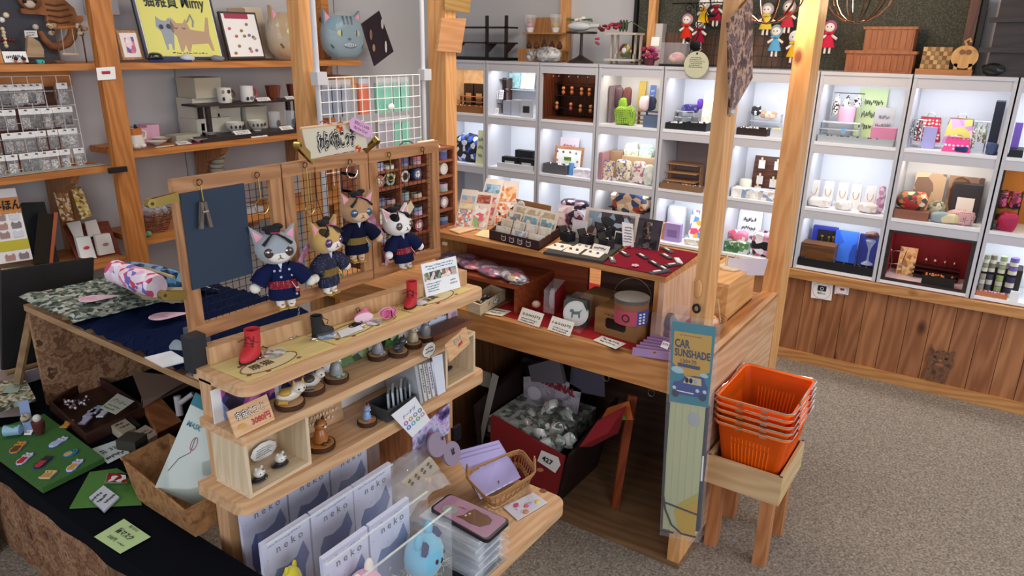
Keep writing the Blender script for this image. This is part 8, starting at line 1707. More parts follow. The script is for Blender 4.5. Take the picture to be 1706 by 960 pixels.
('cyl',Zb,4.2,1.205,1.274,.975,'#d8d4c0','round_tin','tin','round white tin with a gold rim in the sixth cabinet',.01),
('box',Zb,4.12,.985,1.283,.937,SP('#e8e4e0','#d0c8c0','#f4f4f0','#88a0c0',s=40),'flat_packs','packets','white flat earring packs covering the floor of the sixth cabinet',.10),
('lump',Zb,4.12,.752,.864,.938,SP('#f0ece8','#e0d8d0'),'lace_piece','lace','white lace piece at the left front of the seventh cabinet',.06),
('lump',Zb,4.12,.638,.725,.938,SP('#f0ece8','#d8d0c8'),'lace_piece','lace','white lace piece in the middle front of the seventh cabinet',.06),
('lump',Zb,4.12,.516,.612,.937,SP('#eee8e2','#d8c8c0'),'lace_piece','lace','white lace piece at the right front of the seventh cabinet',.06),
('lump',Zb,4.16,.492,.531,1.033,SP('#c89ab8','#e8d0dc','#b87aa8'),'pink_blossom','flower','pink blossom sprig at the right of the seventh cabinet',.03),
('card',Zb,4.3,.245,.385,1.098,SP('#c8a888','#8a6a58','#e8d0b0',s=14),'photo_print','picture','brown and cream photo panel, left in the warm eighth cabinet',.01),
('card',Zb,4.31,.078,.232,1.096,SP('#8a6a58','#5a4038','#a8866c',s=14),'photo_print','picture','brown photo panel behind the dark bag in the warm eighth cabinet',.01),
('box',Zb,4.11,.278,.435,.93,'#8a5a48','brown_box','box','brown box of rolled cloths in the warm eighth cabinet',.08),
('lump',Zb+.045,4.13,.295,.436,1.018,SP('#2a3a2c','#c87a4a','#5a6a50','#a02a30','#d8c8a8',s=45),'rolled_cloths','cloths','floral rolled cloths standing in the brown box',.08),
('lump',Zb,4.18,.213,.298,.975,SP('#8a8a70','#b8b098','#4a4a3a',s=60),'floral_pouch','pouch','grey-green floral pouch behind the brown box',.06),
('lump',Zb,4.11,.145,.272,.941,SP('#c8b878','#8fa0a8','#d8c8a0',s=20),'slim_pouch','pouch','yellow and blue slim pouch at the front of the eighth cabinet',.05),
('lump',Zb,4.12,.078,.202,.958,dots('#c8a0a0','#5a2430',120,.3),'dotted_pouch','pouch','dark red dotted slim pouch lying on the yellow one',.06),
('box',Zb,4.22,.075,.2,1.074,'#2f2a30','dark_bag','bag','dark grey fabric bag with a white tag in the warm eighth cabinet',.06,'#e8e0d8'),
('lump',Zb,4.28,.128,.215,1.098,'#5a3a24','brown_bag','bag','brown handled bag behind the dark grey one',.03),
('rack',Zb,4.13,-.091,.007,1.06,'#20140f','dark_rack','rack','dark rack at the right edge of the picture, middle row',.15),
('lump',Zb+.10,4.16,-.036,.011,1.072,SP('#8a2a48','#2a1218','#c84a70'),'rose_clip','hair ornament','dark pink rose clip on the dark rack, left',.04),
('lump',Zb+.10,4.16,-.084,-.042,1.072,SP('#8a2a48','#2a1218','#c84a70'),'rose_clip','hair ornament','dark pink rose clip on the dark rack, right',.04),
('lump',Zb,4.11,-.094,-.01,.975,'#a8204a','red_ribbon','ribbon','crimson ribbon on the lowest board of the dark rack',.05),
# row three
('lump',Zc+.10,4.15,2.246,2.452,.715,SP('#1f1a2a','#c8a8b8','#4a2a3a','#3a3a4a',s=40),'patterned_scarf','scarf','dark patterned scarf in the third cabinet, lower row',.10),
('rack',Zc,4.14,1.8,2.077,.805,'#1a1a1e','wire_shelf','rack','black wire shelf in the fourth cabinet, lower row',.12),
('lump',Zc+.13,4.14,1.811,2.066,.836,SP('#d8b08a','#e8d4b8','#a84a30','#3a4a70',s=22),'bread_cushions','cushions','bread-like round cushions on the black wire shelf',.10),
('lump',Zc+.02,4.17,1.886,2.054,.687,SP('#e070b0','#90c8a0','#e8b8d0'),'pink_pieces','toys','pink and green pieces under the black wire shelf',.06),
('cyl',Zc,4.22,1.599,1.724,.752,'#dcdce4','white_canister','canister','white canister with a handle in the fifth cabinet, lower row',.06),
('box',Zc,4.14,1.574,1.675,.669,'#a890c8','lavender_box','box','lavender box before the white canister',.04,'#8a70a8'),
('box',Zc,4.16,1.683,1.723,.657,'#d08a68','orange_card','box','orange slim box left of the lavender one',.04),
('card',Zc,4.25,1.479,1.562,.743,SP('#e8b050','#6090d0','#e05070','#f0e8d0',s=30),'colour_packet','packet','colourful packet at the right of the fifth cabinet, lower row',.02),
('box',Zc,4.13,1.426,1.538,.592,SP('#e8e0d0','#c8b8a0','#f0ece4'),'small_packs','packets','small pale packs in front of the colourful packet',.05),
('card',Zc,4.32,1.147,1.295,.773,WH,'handwritten_sign','sign','white handwritten sign at the back of the sixth cabinet, lower row',.01,'#2a2028'),
('lump',Zc+.06,4.17,1.174,1.293,.679,SP('#e84a6a','#f080a0','#e8e0e0',s=40),'flower_bag','bag','clear bag with big coral flowers in the sixth cabinet',.05),
('box',Zc,4.13,1.148,1.287,.62,SP('#3a6a40','#5a8a58','#c8d0c8',s=40),'leafy_packet','packet','green leafy base of the coral flower bag',.05),
('lump',Zc,4.13,1.001,1.141,.701,SP('#1a1820','#d8a0b8','#f0ecf0','#c86a8a',s=26),'pink_black_bag','bag','pink, black and white bag in the sixth cabinet, lower row',.08),
('box',Zc,4.14,.688,.863,.678,Wd('#4a2c14','#7a5028','y',knots=False),'leather_case','case','brown leather-look case with brass studs in the seventh cabinet',.10,'#6a4220'),
('box',Zc,4.27,.712,.84,.751,'#2a3098','blue_case','box','deep blue box behind the brown case',.04),
('box',Zc+.10,4.262,.717,.81,.737,'#101014','key_card','card','black card with three brass keys above the brown case',.005),
('box',Zc,4.24,.595,.712,.751,SP('#2a58c0','#3a70d8','#2048a8',s=12),'blue_folder','folder','bright blue folder in the seventh cabinet, lower row',.02),
('box',Zc,4.27,.496,.593,.742,'#28307a','violet_folder','folder','violet-blue folder at the right of the seventh cabinet',.02),
('tray',Zc,4.105,.481,.873,.601,'#15171c','label_tray','tray','long black tray with white labels in the seventh cabinet',.05,'#3a3a40'),
('card',Zc,4.26,.303,.386,.704,SP('#d8a860','#a87838','#e8c890',s=60),'gold_card','card','gold card in the red-lined cabinet',.01),
('tray',Zc,4.12,.106,.251,.611,'#181410','dark_tray','tray','black tray of orange ornaments in the red-lined cabinet',.07,'#d87a40'),
('rack',Zc,4.24,.097,.31,.622,'#3a1c18','bottle_stand','rack','dark stand with small bottles in the red-lined cabinet',.08),
('box',Zc,4.18,-.163,.011,.692,'#241a18','tape_shelf','rack','dark shelf board between masking-tape stacks at the right edge',.12)]
for a in I:K(a[0],a[1],a[2],a[3],a[4],a[5],a[6],a[7],a[8],a[9],*a[10:])
def more(z,L,**k):
    for a in L:K(*a,**k)
for i,(X,y0,y1,zt)in enumerate(((4.14,-.019,.006,.741),(4.15,-.049,-.02,.762),(4.15,-.091,-.06,.751),(4.15,-.139,-.101,.753))):
    K('stack',Zc+.115,X,y0,y1,Zc+.20,['#8a8a70','#7a7460','#8a9a70','#6a5aa0'][i],'tape_stack','tape','upper stack of patterned tapes, %s from the left at the right edge'%['first','second','third','fourth'][i],col2='#c8c4b0',n=4)
    K('stack',Zc,X-.01,y0,y1,Zc+.105,['#9a8a78','#3a3a50','#8a9a60','#2a2848'][i],'tape_stack','tape','lower stack of patterned tapes, %s from the left at the right edge'%['first','second','third','fourth'][i],col2='#b8b4a8',n=4)
K('tray',Zc,*(4.105,-.123,.011,.58),'#b8704a','sticker_tray','tray','orange tray of tiny packets below the tape stacks',.035,'#c8a0b8');K('box',Zc,*(4.1,-.168,-.131,.607),'#e8ecf0','white_card','card','small white card shining at the lower right cabinet edge',.01)
# earrings of wooden beads, pegged cards, keys, badges
WBD=Pl('#b87a42',.5)
for i,p in enumerate([(4.2,2.472,1.433),(4.2,2.409,1.436),(4.2,2.338,1.432),(4.2,2.281,1.431),(4.2,2.518,1.336),(4.2,2.413,1.335),(4.2,2.341,1.327),(4.2,2.267,1.328)]):
    p=V(p);t=Th('bead_earring',p,'wooden double-bead earring, %s of the %s tier of the black rack'%(['first','second','third','fourth'][i%4],['upper','lower'][i//4]),'earring','wooden bead earrings in the mahogany cabinet')
    B().ball(p,(.012,.012,.012),9,7).D('upper_bead',WBD,t,smooth=True);B().ball(p-V((0,0,.026)),(.012,.012,.015),9,7).D('lower_bead',Pl('#a8643a' if i!=5 else '#a83a48',.5),t,smooth=True)
for i,p in enumerate([(4.17,2.57,1.509),(4.17,2.529,1.511),(4.17,2.489,1.512),(4.17,2.413,1.511),(4.17,2.347,1.513),(4.17,2.278,1.512)]):B().tube([V(p)+V((0,0,.008)),V(p)-V((0,0,.003)),V(p)+V((0,.005,-.006)),V(p)+V((0,.007,0))],.0014,5).D('ceiling_hook',SV,None,'white hook, %s from the left on the ceiling of the mahogany cabinet'%['first','second','third','fourth','fifth','sixth'][i],'hook')
for i,p in enumerate([(4.29,1.174,1.068),(4.29,1.085,1.067),(4.29,1.176,.977),(4.29,1.099,.965),(4.29,1.038,.965),(4.29,1.182,.916)]):
    p=V(p);o=B().slab(p.x-.004,p.x-.002,p.y-.018,p.y+.018,p.z-.03,p.z+.018).D('pegged_card',Pl('#dcd8d4',.6),None,'white pegged card, %s on the dark brown board'%['upper left','upper right','lower left','lower middle','lower right','bottom left'][i],'card');B().slab(p.x-.010,p.x-.004,p.y-.005,p.y+.005,p.z+.008,p.z+.034).D('wooden_peg',BOXW('z'),o)
for i,p in enumerate([(4.258,.784,.686),(4.258,.748,.684),(4.258,.724,.688)]):B().slab(p[0],p[0]+.004,p[1]-.003,p[1]+.003,p[2]-.03,p[2]+.01).ball((p[0],p[1],p[2]+.014),(.003,.008,.008),8,6).D('brass_key',BRASS,None,'brass key, %s on the black key card'%['left','middle','right'][i],'key')
for i,p in enumerate([(4.2,.853,.946),(4.2,.78,.942),(4.2,.707,.945),(4.2,.64,.94),(4.2,.569,.943)]):
    p=V(p);b=B().hexa([(4.20,p.y-.028,Zb),(4.20,p.y+.028,Zb),(4.23,p.y+.028,Zb),(4.23,p.y-.028,Zb)],[(4.22,p.y-.024,Zb+.13),(4.22,p.y+.024,Zb+.13),(4.23,p.y+.024,Zb+.13),(4.23,p.y-.024,Zb+.13)]).bevel(.004);o=b.D('necklace_bust',Pl('#e4e0de',.6),None,'white necklace display, %s from the left in the seventh cabinet'%['first','second','third','fourth','fifth'][i],'display stand','white necklace displays')
    B().tube([V((4.208,p.y+.015*math.cos(a),Zb+.09-.04*abs(math.sin(a))))for a in[math.pi*k/8 for k in range(9)]],.0015,5).D('necklace',Pl('#c89a70',.3,1),o)
q=V((4.196,2.417,.982));c=B().slab(q.x-.004,q.x-.003,q.y-.028,q.y+.028,q.z-.012,q.z+.014).D('price_tag',Pl('#a8d058',.6),None,'lime green price tag on the brown badge sign','tag');text('300円',c,INK,q+V((-.0045,0,.001)),(0,-1,0),(0,0,1),.022,bold=.02,fit=.05)
for i,p in enumerate([(4.19,2.494,1.027),(4.19,2.448,1.027),(4.19,2.397,1.028),(4.19,2.351,1.024),(4.19,2.496,.97),(4.19,2.34,.97),(4.19,2.356,.929)]):B().cyl(V(p),V(p)-V((.003,0,0)),.008,.008,12).D('round_badge',Pl(['#6a7ab8','#5a5a70','#a86a70','#8a9ab8','#9a90b0','#b89070','#7a80a8'][i],.5),None,'round badge on the white sheet, %s'%['top row far left','top row second','top row third','top row right','middle left','middle right','bottom right'][i],'badge')
# glass hand stand and black-figure stand in cabinets seven and eight
t=Th('glass_stand',(4.16,.52,.622),'clear glass stand with a brown ornament in the seventh cabinet','stand');p=V((4.17,.523,.606));B().lathe([(.030,0),(.028,.004),(.006,.02),(.005,.08),(.026,.13),(.020,.135)],p,16).D('glass',glass(),t,smooth=True);B().ball(p+V((0,0,.16)),(.02,.035,.02),10,7).jitter(.01,30).D('brown_ornament',Pl('#5a3430',.5),t)
t=Th('silver_chair',(4.14,.392,.571),'twisted silver wire jewellery chair in the red-lined cabinet','stand');p=V((4.15,.381,.584))
for dy in(-.03,.03):B().tube([p+V((0,dy,0)),p+V((.01,dy*.8,.06)),p+V((0,dy*1.2,.13))],.002,5).D('leg',SV,t)
for z in(.05,.12):B().tube([p+V((0,-.034,z)),p+V((-.006,0,z+.006)),p+V((0,.034,z))],.002,5).D('rail',SV,t)
for i,p in enumerate([(4.25,.257,.616),(4.25,.216,.617),(4.25,.169,.619),(4.25,.126,.621)]):B().lathe([(.010,0),(.011,.02),(.004,.03),(.004,.045),(.007,.05)],(4.27,p[1],Zc+.078),10).D('tiny_bottle',Pl('#5a2a20',.2,coat=1),None,'tiny dark bottle, %s from the left on the stand in the red-lined cabinet'%['first','second','third','fourth'][i],'bottle')
# ---------------------------------------------------------------- on top of the cabinets
t=Th('black_rack',(4.2,3.1,Zt),'black open display rack with triangular brackets at the corner of the cabinets','rack')
y0,y1=3.37,2.93
B().slab(4.12,4.36,y1,3.44,Zt,Zt+.018).D('base',BK,t)
for z in(1.70,1.80):B().slab(4.2,4.34,y1,3.44,z,z+.010).D('shelf',DARKW('y'),t)
for y in(y1,y1+.16,y1+.44):B().slab(4.2,4.22,y,y+.016,Zt+.018,1.88).D('upright',DARKW('z'),t);B().prism([(4.22,y,1.70),(4.32,y,1.70),(4.22,y,1.64)],(0,.012,0)).D('bracket',DARKW('y'),t)
t=Th('doll_shelf',(4.25,2.72,Zt),'small pine display shelf with dark ornaments on top of the cabinets','shelf');P5=Wd('#9a6a3a','#b98450','z',knots=False)
ya,yb,_=2.52,2.86,0
B().slab(4.34,4.352,ya,yb,Zt,1.87).D('back_board',P5,t);B().slab(4.24,4.34,ya,yb,1.66,1.672).D('shelf',P5,t);B().slab(4.26,4.34,ya+.02,yb-.02,1.765,1.775).D('shelf',P5,t);B().slab(4.24,4.25,ya,yb,Zt,1.66).D('front_board',P5,t)
for k in range(5):B().ball((4.28,ya+.04+.06*k,1.69),(.02,.018,.02+.008*(k==2)),9,7).ball((4.28,ya+.04+.06*k,1.712+.008*(k==2)),(.010,.010,.012),8,6).D('carved_ornament',Pl(['#4a2a20','#3a2018','#3f241a','#5a3426','#452a1e'][k],.5),None,'small dark carved ornament, %s from the right on the pine display shelf'%['first','second','third','fourth','fifth'][k],'ornament')
for y,c,l in((2.80,'#c890a8','pink flower in a white cup under clear wrap, left on the pine display shelf'),(2.60,'#c8a850','yellow flower in a white cup under clear wrap, right on the pine display shelf')):
    q=V((4.29,y,1.776));t=Th('wrapped_flower',q,l,'flower');B().lathe([(.018,0),(.026,.03)],q,14).D('cup',WH,t,smooth=True);B().ball(q+V((0,0,.045)),(.024,.024,.018),9,7).jitter(.01,50).D('blossom',Pl(c,.7),t);B().lathe([(.028,0),(.035,.05),(.045,.11)],q,14,caps=False).D('wrap',film('#f4f6f8',.18,.06),t,smooth=True)
# sleeping cat
t=Th('cat_figure',(4.15,2.62,Zt),'grey and white sleeping cat figure on the cabinet top','cat figure');FUR=Sk(['#9a9a9c','#d8d6d4','#5a5a5e','#e4e2e0'],7,.9,'noise')
B().ball((4.16,2.58,Zt+.048),(.06,.10,.048),16,10).D('body',FUR,t,smooth=True);hd=B().ball((4.14,2.69,Zt+.036),(.035,.035,.032),12,9).D('head',FUR,t,smooth=True)
for s in(-1,1):B().hexa([(4.14+s*.012,2.70,Zt+.06),(4.14+s*.026,2.70,Zt+.055),(4.14+s*.026,2.688,Zt+.055),(4.14+s*.012,2.688,Zt+.06)],[(4.14+s*.022,2.698,Zt+.085)]*4).D('ear',Pl('#6a6a6e',.9),t)if False else B().cyl((4.14+s*.018,2.69,Zt+.055),(4.14+s*.022,2.69,Zt+.082),.012,.002,8).D('ear',Pl('#8a8a8e',.9),t)
B().tube([(4.16,2.49,Zt+.02),(4.11,2.50,Zt+.014),(4.09,2.57,Zt+.012)],.011,8).D('tail',FUR,t,smooth=True);B().ball((4.112,2.70,Zt+.035),(.003,.004,.004),6,5).D('eye',INK,hd)
# pedestal table with bottle planter
t=Th('pedestal_table',(4.2,2.36,Zt),'small dark pedestal table on the cabinet top','table');q=V((4.2,2.355,Zt))
B().lathe([(.085,0),(.08,.008),(.02,.04),(.010,.05),(.009,.175)],q,20).D('pedestal',DARKW('z'),t,smooth=True);B().lathe([(.095,.175),(.098,.18),(.095,.188)],q,24).D('top',DARKW('x'),t)
t=Th('bottle_planter',q+V((0,0,.189)),'white bottle-shaped planter with white flowers and leaves on the pedestal table','planter');q=q+V((0,0,.19))
B().ball(q+V((0,.02,.028)),(.035,.085,.028),16,10).D('bottle',Pl('#c8cacc',.3),t,smooth=True);B().cyl(q+V((0,-.06,.030)),q+V((0,-.125,.032)),.014,.012,12).D('neck',Pl('#c8cacc',.3),t)
rr=random.Random(6)
def blooms(c,sp_,n,cols,t,r=.016,name='blossom',flatn=.6):
    for k in range(n):B().ball(V(c)+V((rr.uniform(-sp_[0],sp_[0]),rr.uniform(-sp_[1],sp_[1]),rr.uniform(0,sp_[2]))),(r,r,r*flatn),8,5).jitter(r*.4,60).D(name,Pl(cols[k%len(cols)],.7),t)
blooms(q+V((0,.02,.055)),(.03,.035,.03),8,['#e8e4d8','#dcd8c8'],t);
for s in(-1,1):blooms(q+V((0,.02+s*.06,.06)),(.02,.02,.01),3,['#3f5a34','#5a7a48'],t,.018,'leaf',.3)
# white wooden clock stand, orchid
t=Th('white_stand',(4.2,2.05,Zt),'whitewashed slatted stand with a gold oval ornament','stand');WS=Pl('#b9ada2',.7)
for z in(Zt+.02,Zt+.17):B().slab(4.14,4.26,1.955,2.16,z,z+.012).D('board',WS,t)
for y in(1.955,1.99,2.11,2.148):B().slab(4.22,4.234,y,y+.012,Zt,Zt+.17).D('slat',WS,t)
o=Th('oval_ornament',(4.20,2.05,1.66),'oval gold-rimmed ornament with a small clock on the whitewashed stand','ornament');B().ball((4.195,2.045,1.672),(.008,.042,.042),18,12).D('gold_plate',Sk(['#8a7a48','#b8a060','#6a2a2a','#4a5a30'],60,.4),o,smooth=True);B().ball((4.186,2.05,1.675),(.004,.015,.015),12,8).D('clock_face',Pl('#c8d4e4',.3),o)
for y in(1.985,2.105):B().slab(4.19,4.22,y,y+.008,Zt+.032,Zt+.06).D('foot',WS,o)
t=Th('orchid_spray',(4.2,2.12,1.80),'dark red orchid spray with green leaves lying on the whitewashed stand','flower');blooms((4.19,2.15,1.79),(.03,.07,.035),14,['#8a2438','#a83a4c','#6a1a2a'],t,.017);blooms((4.16,2.23,1.71),(.01,.02,.06),4,['#a84050'],t,.012)
B().tube([(4.2,2.10,1.80),(4.2,2.02,1.84),(4.2,1.93,1.79)],.003,5).D('stem',Pl('#4a5a38',.7),t)
for k in range(3):B().ball((4.2,2.05+.02*k,1.815),(.012,.010,.035),8,6).D('leaf',Pl('#33442c',.7),t)
B().slab(4.30,4.39,1.86,1.955,Zt,1.83).D('white_carton',Pl('#c4c2c0',.7),None,'tall pale carton beside the whitewashed stand','carton')
t=Th('flower_pot',(4.15,1.86,Zt),'magenta flower bouquet with a white card on the cabinet top','flower');B().lathe([(.025,0),(.035,.04)],(4.15,1.86,Zt),14).D('pot',Pl('#5a2438',.5),t,smooth=True);blooms((4.15,1.86,Zt+.04),(.035,.045,.06),18,['#9a2858','#b84a78','#7a1f48','#c878a0'],t,.018)
Cd((4.17,1.87,Zt+.11),(4.17,1.82,Zt+.11),.05,.1,WH,'white_card',None,parent=t)
t=Th('boxed_cake',(4.17,1.70,Zt),'clear box with a pink round cat cake on a black base','box');B().slab(4.11,4.23,1.625,1.785,Zt,Zt+.012).D('base',BK,t);B().ball((4.17,1.70,Zt+.045),(.04,.05,.034),14,9).D('pink_cake',Sk(['#d8a8a0','#e8c8a8','#c890a8'],30,.7),t,smooth=True);B().slab(4.12,4.22,1.63,1.78,Zt+.012,Zt+.13).D('clear_cover',film('#e8e4ec',.15,.05),t)
# rag dolls on the black grid
def rag(p,c,c2,label,s=1):
    p=V(p);t=Th('rag_doll',p,label,'doll','rag dolls on the black wire grid');D=Pl(c,.85);W=Pl('#e4dcd4',.85)
    B().ball(p+V((0,0,.05*s)),(.012*s,.034*s,.034*s),14,9).D('bonnet',Pl(c2,.9),t,smooth=True);hd=B().ball(p+V((-.010,0,.047*s)),(.012*s,.024*s,.023*s),12,8).D('face',W,t,smooth=True)
    for q in(-1,1):B().ball(p+V((-.022*s,q*.009*s,.050*s)),.0035*s,6,5).D('eye',INK,hd);B().tube([p+V((0,q*.012*s,.010*s)),p+V((0,q*.040*s,-.010*s))],.007*s,7).D('arm',W,t);B().tube([p+V((0,q*.011*s,-.045*s)),p+V((0,q*.012*s,-.085*s))],.006*s,7).D('leg',W,t);B().ball(p+V((-.002,q*.012*s,-.085*s)),(.006*s,.007*s,.005*s),7,5).D('shoe',Pl('#2a2024',.6),t)
    B().lathe([(.036*s,0),(.034*s,.01*s),(.014*s,.065*s),(.010*s,.072*s)],p+V((0,0,-.052*s)),16,sx=.5).D('dress',D,t,smooth=True)
    for q in(-1,1):B().ball(p+V((-.016*s,q*.012*s,.020*s)),(.004,.013*s,.007*s),8,6).D('bow',D,t)
t=Th('wire_grid',(4.27,1.1,Zt),'black wire grid panel standing before the dark board','grid')
b=B()
for k in range(17):b.tube([(4.265,.80+.055*k,Zt),(4.265,.80+.055*k,2.1)],.002,4)
for k in range(9):b.tube([(4.268,.80,Zt+.01+.055*k),(4.268,1.68,Zt+.01+.055*k)],.002,4)
b.D('wires',BK,t)
for i,(p,c,c2,l)in enumerate((((4.24,1.685,1.799),'#c8301c','#b88a98','red-dressed rag doll at the left of the grid'),((4.25,1.61,1.777),'#8a1830','#5a3a48','dark red rag doll half behind the iron cat sign'),((4.24,1.52,1.895),'#9a2038','#d8d0d0','rag doll in crimson above the black cat sign'),((4.25,1.596,1.884),'#d0a820','#e0dce4','yellow-dressed rag doll left of the iron ring'),((4.24,1.234,1.849),'#d8b840','#a8a0a8','rag doll with a yellow cape and white skirt under the wire lamp'),((4.24,1.121,1.861),'#b83044','#a89a9c','rag doll with a red cape directly under the wire lamp'),((4.24,1.172,1.739),'#5aa0c8','#8aa0a8','blue-dressed rag doll in the lower row'),((4.23,1.067,1.709),'#d8a828','#e4e0dc','rag doll with a big yellow bow and round white bonnet, lowest'),((4.24,1.028,1.855),'#a82a34','#8a4a50','red rag doll half hidden by the far counter post'),((4.24,.9,1.76),'#c02848','#a05a78','rag doll with a big red bow right of the far counter post'))):rag(p,c,c2,l)
# iron sign with black cat and paper tag
IR=Pl('#15131a',.4,.6);t=Th('iron_sign',(4.18,1.45,Zt),'scrolled black iron bracket with a ring and black cat','iron sign')
c=V((4.19,1.499,1.862));B().tube([c+V((0,.062*math.cos(a),.062*math.sin(a)))for a in[k*math.pi/12 for k in range(24)]],.003,6,True).D('ring',IR,t);B().ball(c+V((0,.02,.01)),(.004,.024,.012),10,7).ball(c+V((0,.042,.024)),(.005,.010,.010),8,6).tube([c+V((0,-.002,.01)),c+V((0,-.014,.03))],.003,5).D('ring_cat',IR,t)
def spiral(c,r0,turns,par,d=1):B().tube([V(c)+V((0,d*r0*(1-k/22)*math.cos(k*turns*2*math.pi/22),r0*(1-k/22)*math.sin(k*turns*2*math.pi/22)))for k in range(21)],.0026,5).D('scroll',IR,par)
for p,r in(((4.19,1.661,1.907),.03),((4.19,1.591,1.906),.026),((4.19,1.588,1.817),.020),((4.19,1.531,1.808),.018),((4.19,1.469,1.808),.018)):spiral(p,r,1.6,t,-1 if r>.028 else 1)
B().tube([(4.19,1.765,1.934),(4.19,1.456,1.936)],.003,6).D('top_bar',IR,t);B().tube([(4.19,1.621,1.926),(4.19,1.593,1.76),(4.19,1.632,1.681),(4.19,1.644,1.615)],.003,6).D('arm',IR,t)
B().ball((4.18,1.602,1.708),(.006,.034,.028),12,8).ball((4.18,1.648,1.74),(.006,.014,.014),8,6).D('black_cat',IR,t)
t=Th('round_paper_tag',(4.07,1.542,1.6),'cream round paper tag with small print hanging over the cabinet edge','tag');c=V((4.075,1.544,1.606));B().cyl(c,c-V((.002,0,0)),.072,.072,28).D('paper',Pl('#b9bba0',.7),t);Ln(t,INK,c+V((-.0025,0,.012)),(0,-1,0),(0,0,1),.09,.06,6,seed=4);B().cyl(c+V((-.002,0,.060)),c+V((-.004,0,.060)),.006,.006,10).D('hole',INK,t);B().tube([c+V((-.003,0,.060)),c+V((.03,-.01,.085))],.0015,5).D('string',Pl('#c8c0b0',.7),t)
# stepped stand, boards, dark cabinet on top
t=Th('stepped_stand',(4.2,.70,Zt),'reddish-brown stepped wooden stand on the cabinet top','stand');W5=Wd('#7a4020','#9a5a30','z',knots=False)
YL,YR=(4.13,.789,1.597)[1],(4.13,.464,1.601)[1];zA,zB_=Zt+.09,Zt+.205
B().slab(4.13,4.31,YR+.01,YL-.01,Zt,zA).D('lower_step',W5,t);B().slab(4.12,4.32,YR,YL,zA,zA+.014).D('lower_top',W5,t);B().slab(4.19,4.31,YR+.03,YL-.07,zA+.014,zB_).D('upper_step',W5,t);B().slab(4.18,4.32,YR+.02,YL-.06,zB_,zB_+.013).D('upper_top',W5,t)
for k in range(10):y=YR+.035+(YL-YR-.07)*k/9;B().slab(4.126,4.13,y-.012,y+.012,Zt+.012,zA-.010).D('slat',W5,t)
for k in range(8):y=YR+.05+(YL-YR-.14)*k/7;B().slab(4.186,4.19,y-.012,y+.012,zA+.024,zB_-.008).D('slat',W5,t)
B().slab(4.13,4.24,(4.13,.222,1.593)[1],(4.13,.459,1.602)[1],Zt,Zt+.025).D('pine_plank',Wd('#96602f','#b47a45','y',knots=False),None,'reddish plank under the chequered board','board')
t=Th('chequered_board',(4.18,.37,Zt+.026),'chequered wooden board leaning on the reddish plank','board');a,b_=V((4.16,.323,1.611)),V((4.16,.447,1.615));a.z=b_.z=Zt+.026
for i in range(7):
    for j in range(5):y=a.y+(b_.y-a.y)*i/7;w_=(b_.y-a.y)/7;z=Zt+.026+.020*j;B().slab(4.17+.006*j,4.185+.006*j,y,y+w_-.0006,z,z+.0196).D('block',Pl(['#a8865a','#7a5634','#c0a070','#8a6a40'][(i*3+j*5)%4],.6),t)
t=Th('cat_board',(4.2,.24,Zt+.026),'round-bodied pale wooden cutting board shaped like a cat from behind','board');c=V((4.15,.265,1.675));P6=Wd('#b0824a','#c89a5e','z',knots=False)
B().prism([c+V((0,.056*math.cos(a),.052*math.sin(a)))for a in[k*math.pi/14 for k in range(28)]],(.014,0,0)).D('body',P6,t);B().tube([c+V((.006,0,.05)),c+V((.006,.010,.070)),c+V((.006,-.008,.082)),c+V((.006,-.014,.066))],.006,7).D('tail',P6,t)
for s in(-1,1):B().slab(c.x,c.x+.014,c.y+s*.030-.008,c.y+s*.030+.008,Zt+.026,c.z-.03).D('foot',P6,t);B().cyl(c+V((0,s*.013,.022)),c+V((-.003,s*.013,.022)),.012,.012,14).D('round_mark',Pl('#7a5230',.6),t)
t=Th('dark_shelf',(4.2,0,Zt),'nearly black stepped shelf at the upper right corner','shelf');y2=(4.14,.168,1.611)[1]
B().slab(4.16,4.38,-.45,y2,Zt,Zt+.34).D('body',DARKW('y'),t)
for z,e in((Zt+.105,.045),(Zt+.235,.03)):B().slab(4.13,4.16,-.45,y2+e,z,z+.022).D('ledge',DARKW('y'),t)
B().ball((4.16,.14,Zt+.03),(.03,.05,.028),10,7).jitter(.01,40).D('black_pieces',Pl('#15161a',.4),None,'black tangled pieces between the cat board and the dark shelf','ornament')
# ---------------------------------------------------------------- white wire rack between the posts
t=Th('pipe_rack',(2.45,2.37,.75),'white pipe stand carrying a wire grid hung with packets','rack');WP=Pl('#c9cacf',.4)
for p,l in(((2.056,2.36,1.851),(2.044,2.36,1.381)),((2.699,2.36,1.885),(2.684,2.36,1.233))):B().cyl((p[0],2.36,.742),(p[0],2.36,2.3),.011,.011,14).D('pipe',WP,t);B().box((p[0],2.35,(2.292,2.36,1.557)[2]),(.05,.04,.05)).bevel(.006).D('clamp',WP,t)
b=B();gx=[(2.045,2.34,1.442)[0],(2.65,2.34,1.407)[0]];gz=[(2.325,2.34,1.27)[2],(2.344,2.34,1.559)[2]]
for k in range(14):x=gx[0]+(gx[1]-gx[0])*k/13;b.tube([(x,2.34,gz[0]-.15),(x,2.34,gz[1])],.0022,5)
for k in range(9):z=gz[1]-(gz[1]-gz[0])*k/6;b.tube([(gx[0],2.338,z),(gx[1],2.338,z)],.0022,5)
b.D('wire_grid',WH,t)
HP=[(0,'#8f96a6','grey hanging packet'),(1,'#8f96a6','grey hanging packet'),(2,'#9aa0ae','grey hanging packet'),(4,'#d8704e','orange printed packet'),(6,'#7fc4ae','mint green packet'),(7,'#8accb8','mint green packet'),(8,'#7fc4ae','mint green packet'),(9,'#8accb8','mint green packet')]
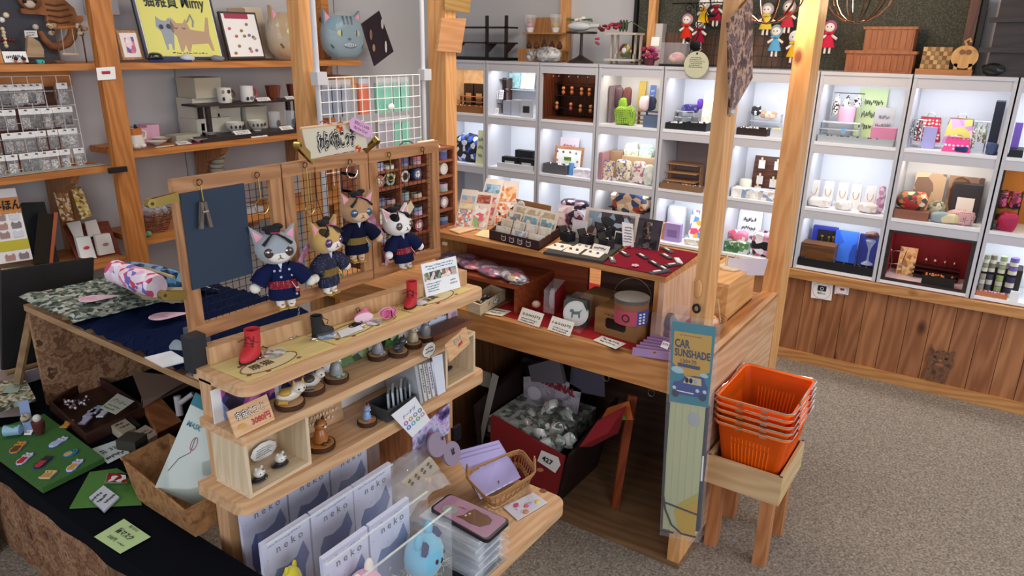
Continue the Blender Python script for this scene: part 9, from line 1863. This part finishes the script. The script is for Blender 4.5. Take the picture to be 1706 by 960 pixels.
for r_ in(0,1):
    for i,(k,c,l)in enumerate(HP):
        if r_ and k==4:continue
        x=gx[0]+.05+(gx[1]-gx[0]-.09)*k/10;z1=gz[1]-.01-.17*r_;c3=c if not(r_ and k in(6,7))else '#a8a4b0'
        o=B().slab(x-.028,x+.028,2.352,2.366,z1-.15,z1-.02).D('hanging_packet',Pl(c3,.3,coat=.6),None,'%s, %s from the left in the %s row of the white wire rack'%(l,['first','second','third','fourth','fifth','sixth','seventh','eighth'][i],['upper','lower'][r_]),'packet','packets on the white wire rack')
        if c3!=c:o['label']=o['label'].replace(l,'mauve-grey packet')
        B().slab(x-.028,x+.028,2.350,2.352,z1-.03,z1).D('clear_top',film('#e8ecf2',.4,.1),o)
b=B().ball((2.445,2.33,1.425),(.02,.006,.014),10,7);b.D('white_clip',WH,None,'white cat-shaped clip in the middle of the wire rack','clip')
# boards hung on the middle post
o=B().prism([(2.838,2.385,1.662),(3.02,2.385,1.654),(3.066,2.385,1.818),(2.873,2.385,1.814)],(0,.014,0)).bevel(.003).D('hung_board',Wd('#b07c4e','#c99468','x',knots=False),None,'tilted pale wooden board hung on the middle post','board')
o=B().prism([(2.897,2.385,1.852),(3.091,2.385,1.844),(3.111,2.385,1.941),(2.898,2.385,1.933)],(0,.012,0)).D('hung_board',Wd('#8a6a3a','#a8854e','x',knots=False),None,'darker wooden board above the tilted one at the top edge','board')
# metal sign plate on the near post
o=B().prism([(1.923,.655,1.76),(2.023,.655,1.519),(2.184,.655,1.618),(2.098,.655,1.835)],(0,.005,0)).D('photo_sign',Sk(['#2e2028','#8a6a5c','#4a323c','#c09a80','#6a4034','#241a24','#7a544e'],18,.5,'noise'),None,'warm-toned picture plate hung edge-on at the front counter post','sign')
B().cyl((2.044,.655,1.532),(2.028,.65,1.533),.006,.006,12).D('rivet',SV,o)
# wire globe lamps
def lamp(p,r,label):
    p=V(p);t=Th('wire_lamp',p,label,'lamp');cg=Pl('#6a4a38',.3,1)
    for k in range(6):a=k*math.pi/6;B().tube([p+V((math.cos(a)*r*math.sin(f),math.sin(a)*r*math.sin(f),-r*math.cos(f)))for f in[j*math.pi/9-math.pi for j in range(19)]],.003,5).D('wire_hoop',cg,t)
    B().cyl(p+V((0,0,r)),(p.x,p.y,2.75),.004,.004,8).D('cord',BK,t);B().cyl(p+V((0,0,r*.5)),p+V((0,0,r)),.02,.02,12).D('socket',cg,t)
    B().ball(p+V((0,0,r*.15)),r*.28,12,9).D('bulb',Pl('#ffd9a0',.4,emit=6),t,smooth=True)
    l=bpy.data.lights.new('lamp_bulb','POINT');l.energy=9;l.color=(1,.72,.42);l.shadow_soft_size=.04;o=bpy.data.objects.new('lamp_bulb',l);COL.objects.link(o);o.location=p+V((0,0,-r*.45))
lamp((2.75,.798,1.907),.125,'copper wire globe lamp between the two counter posts');lamp((3.55,.656,1.952),.145,'copper wire globe lamp in front of the dark board')
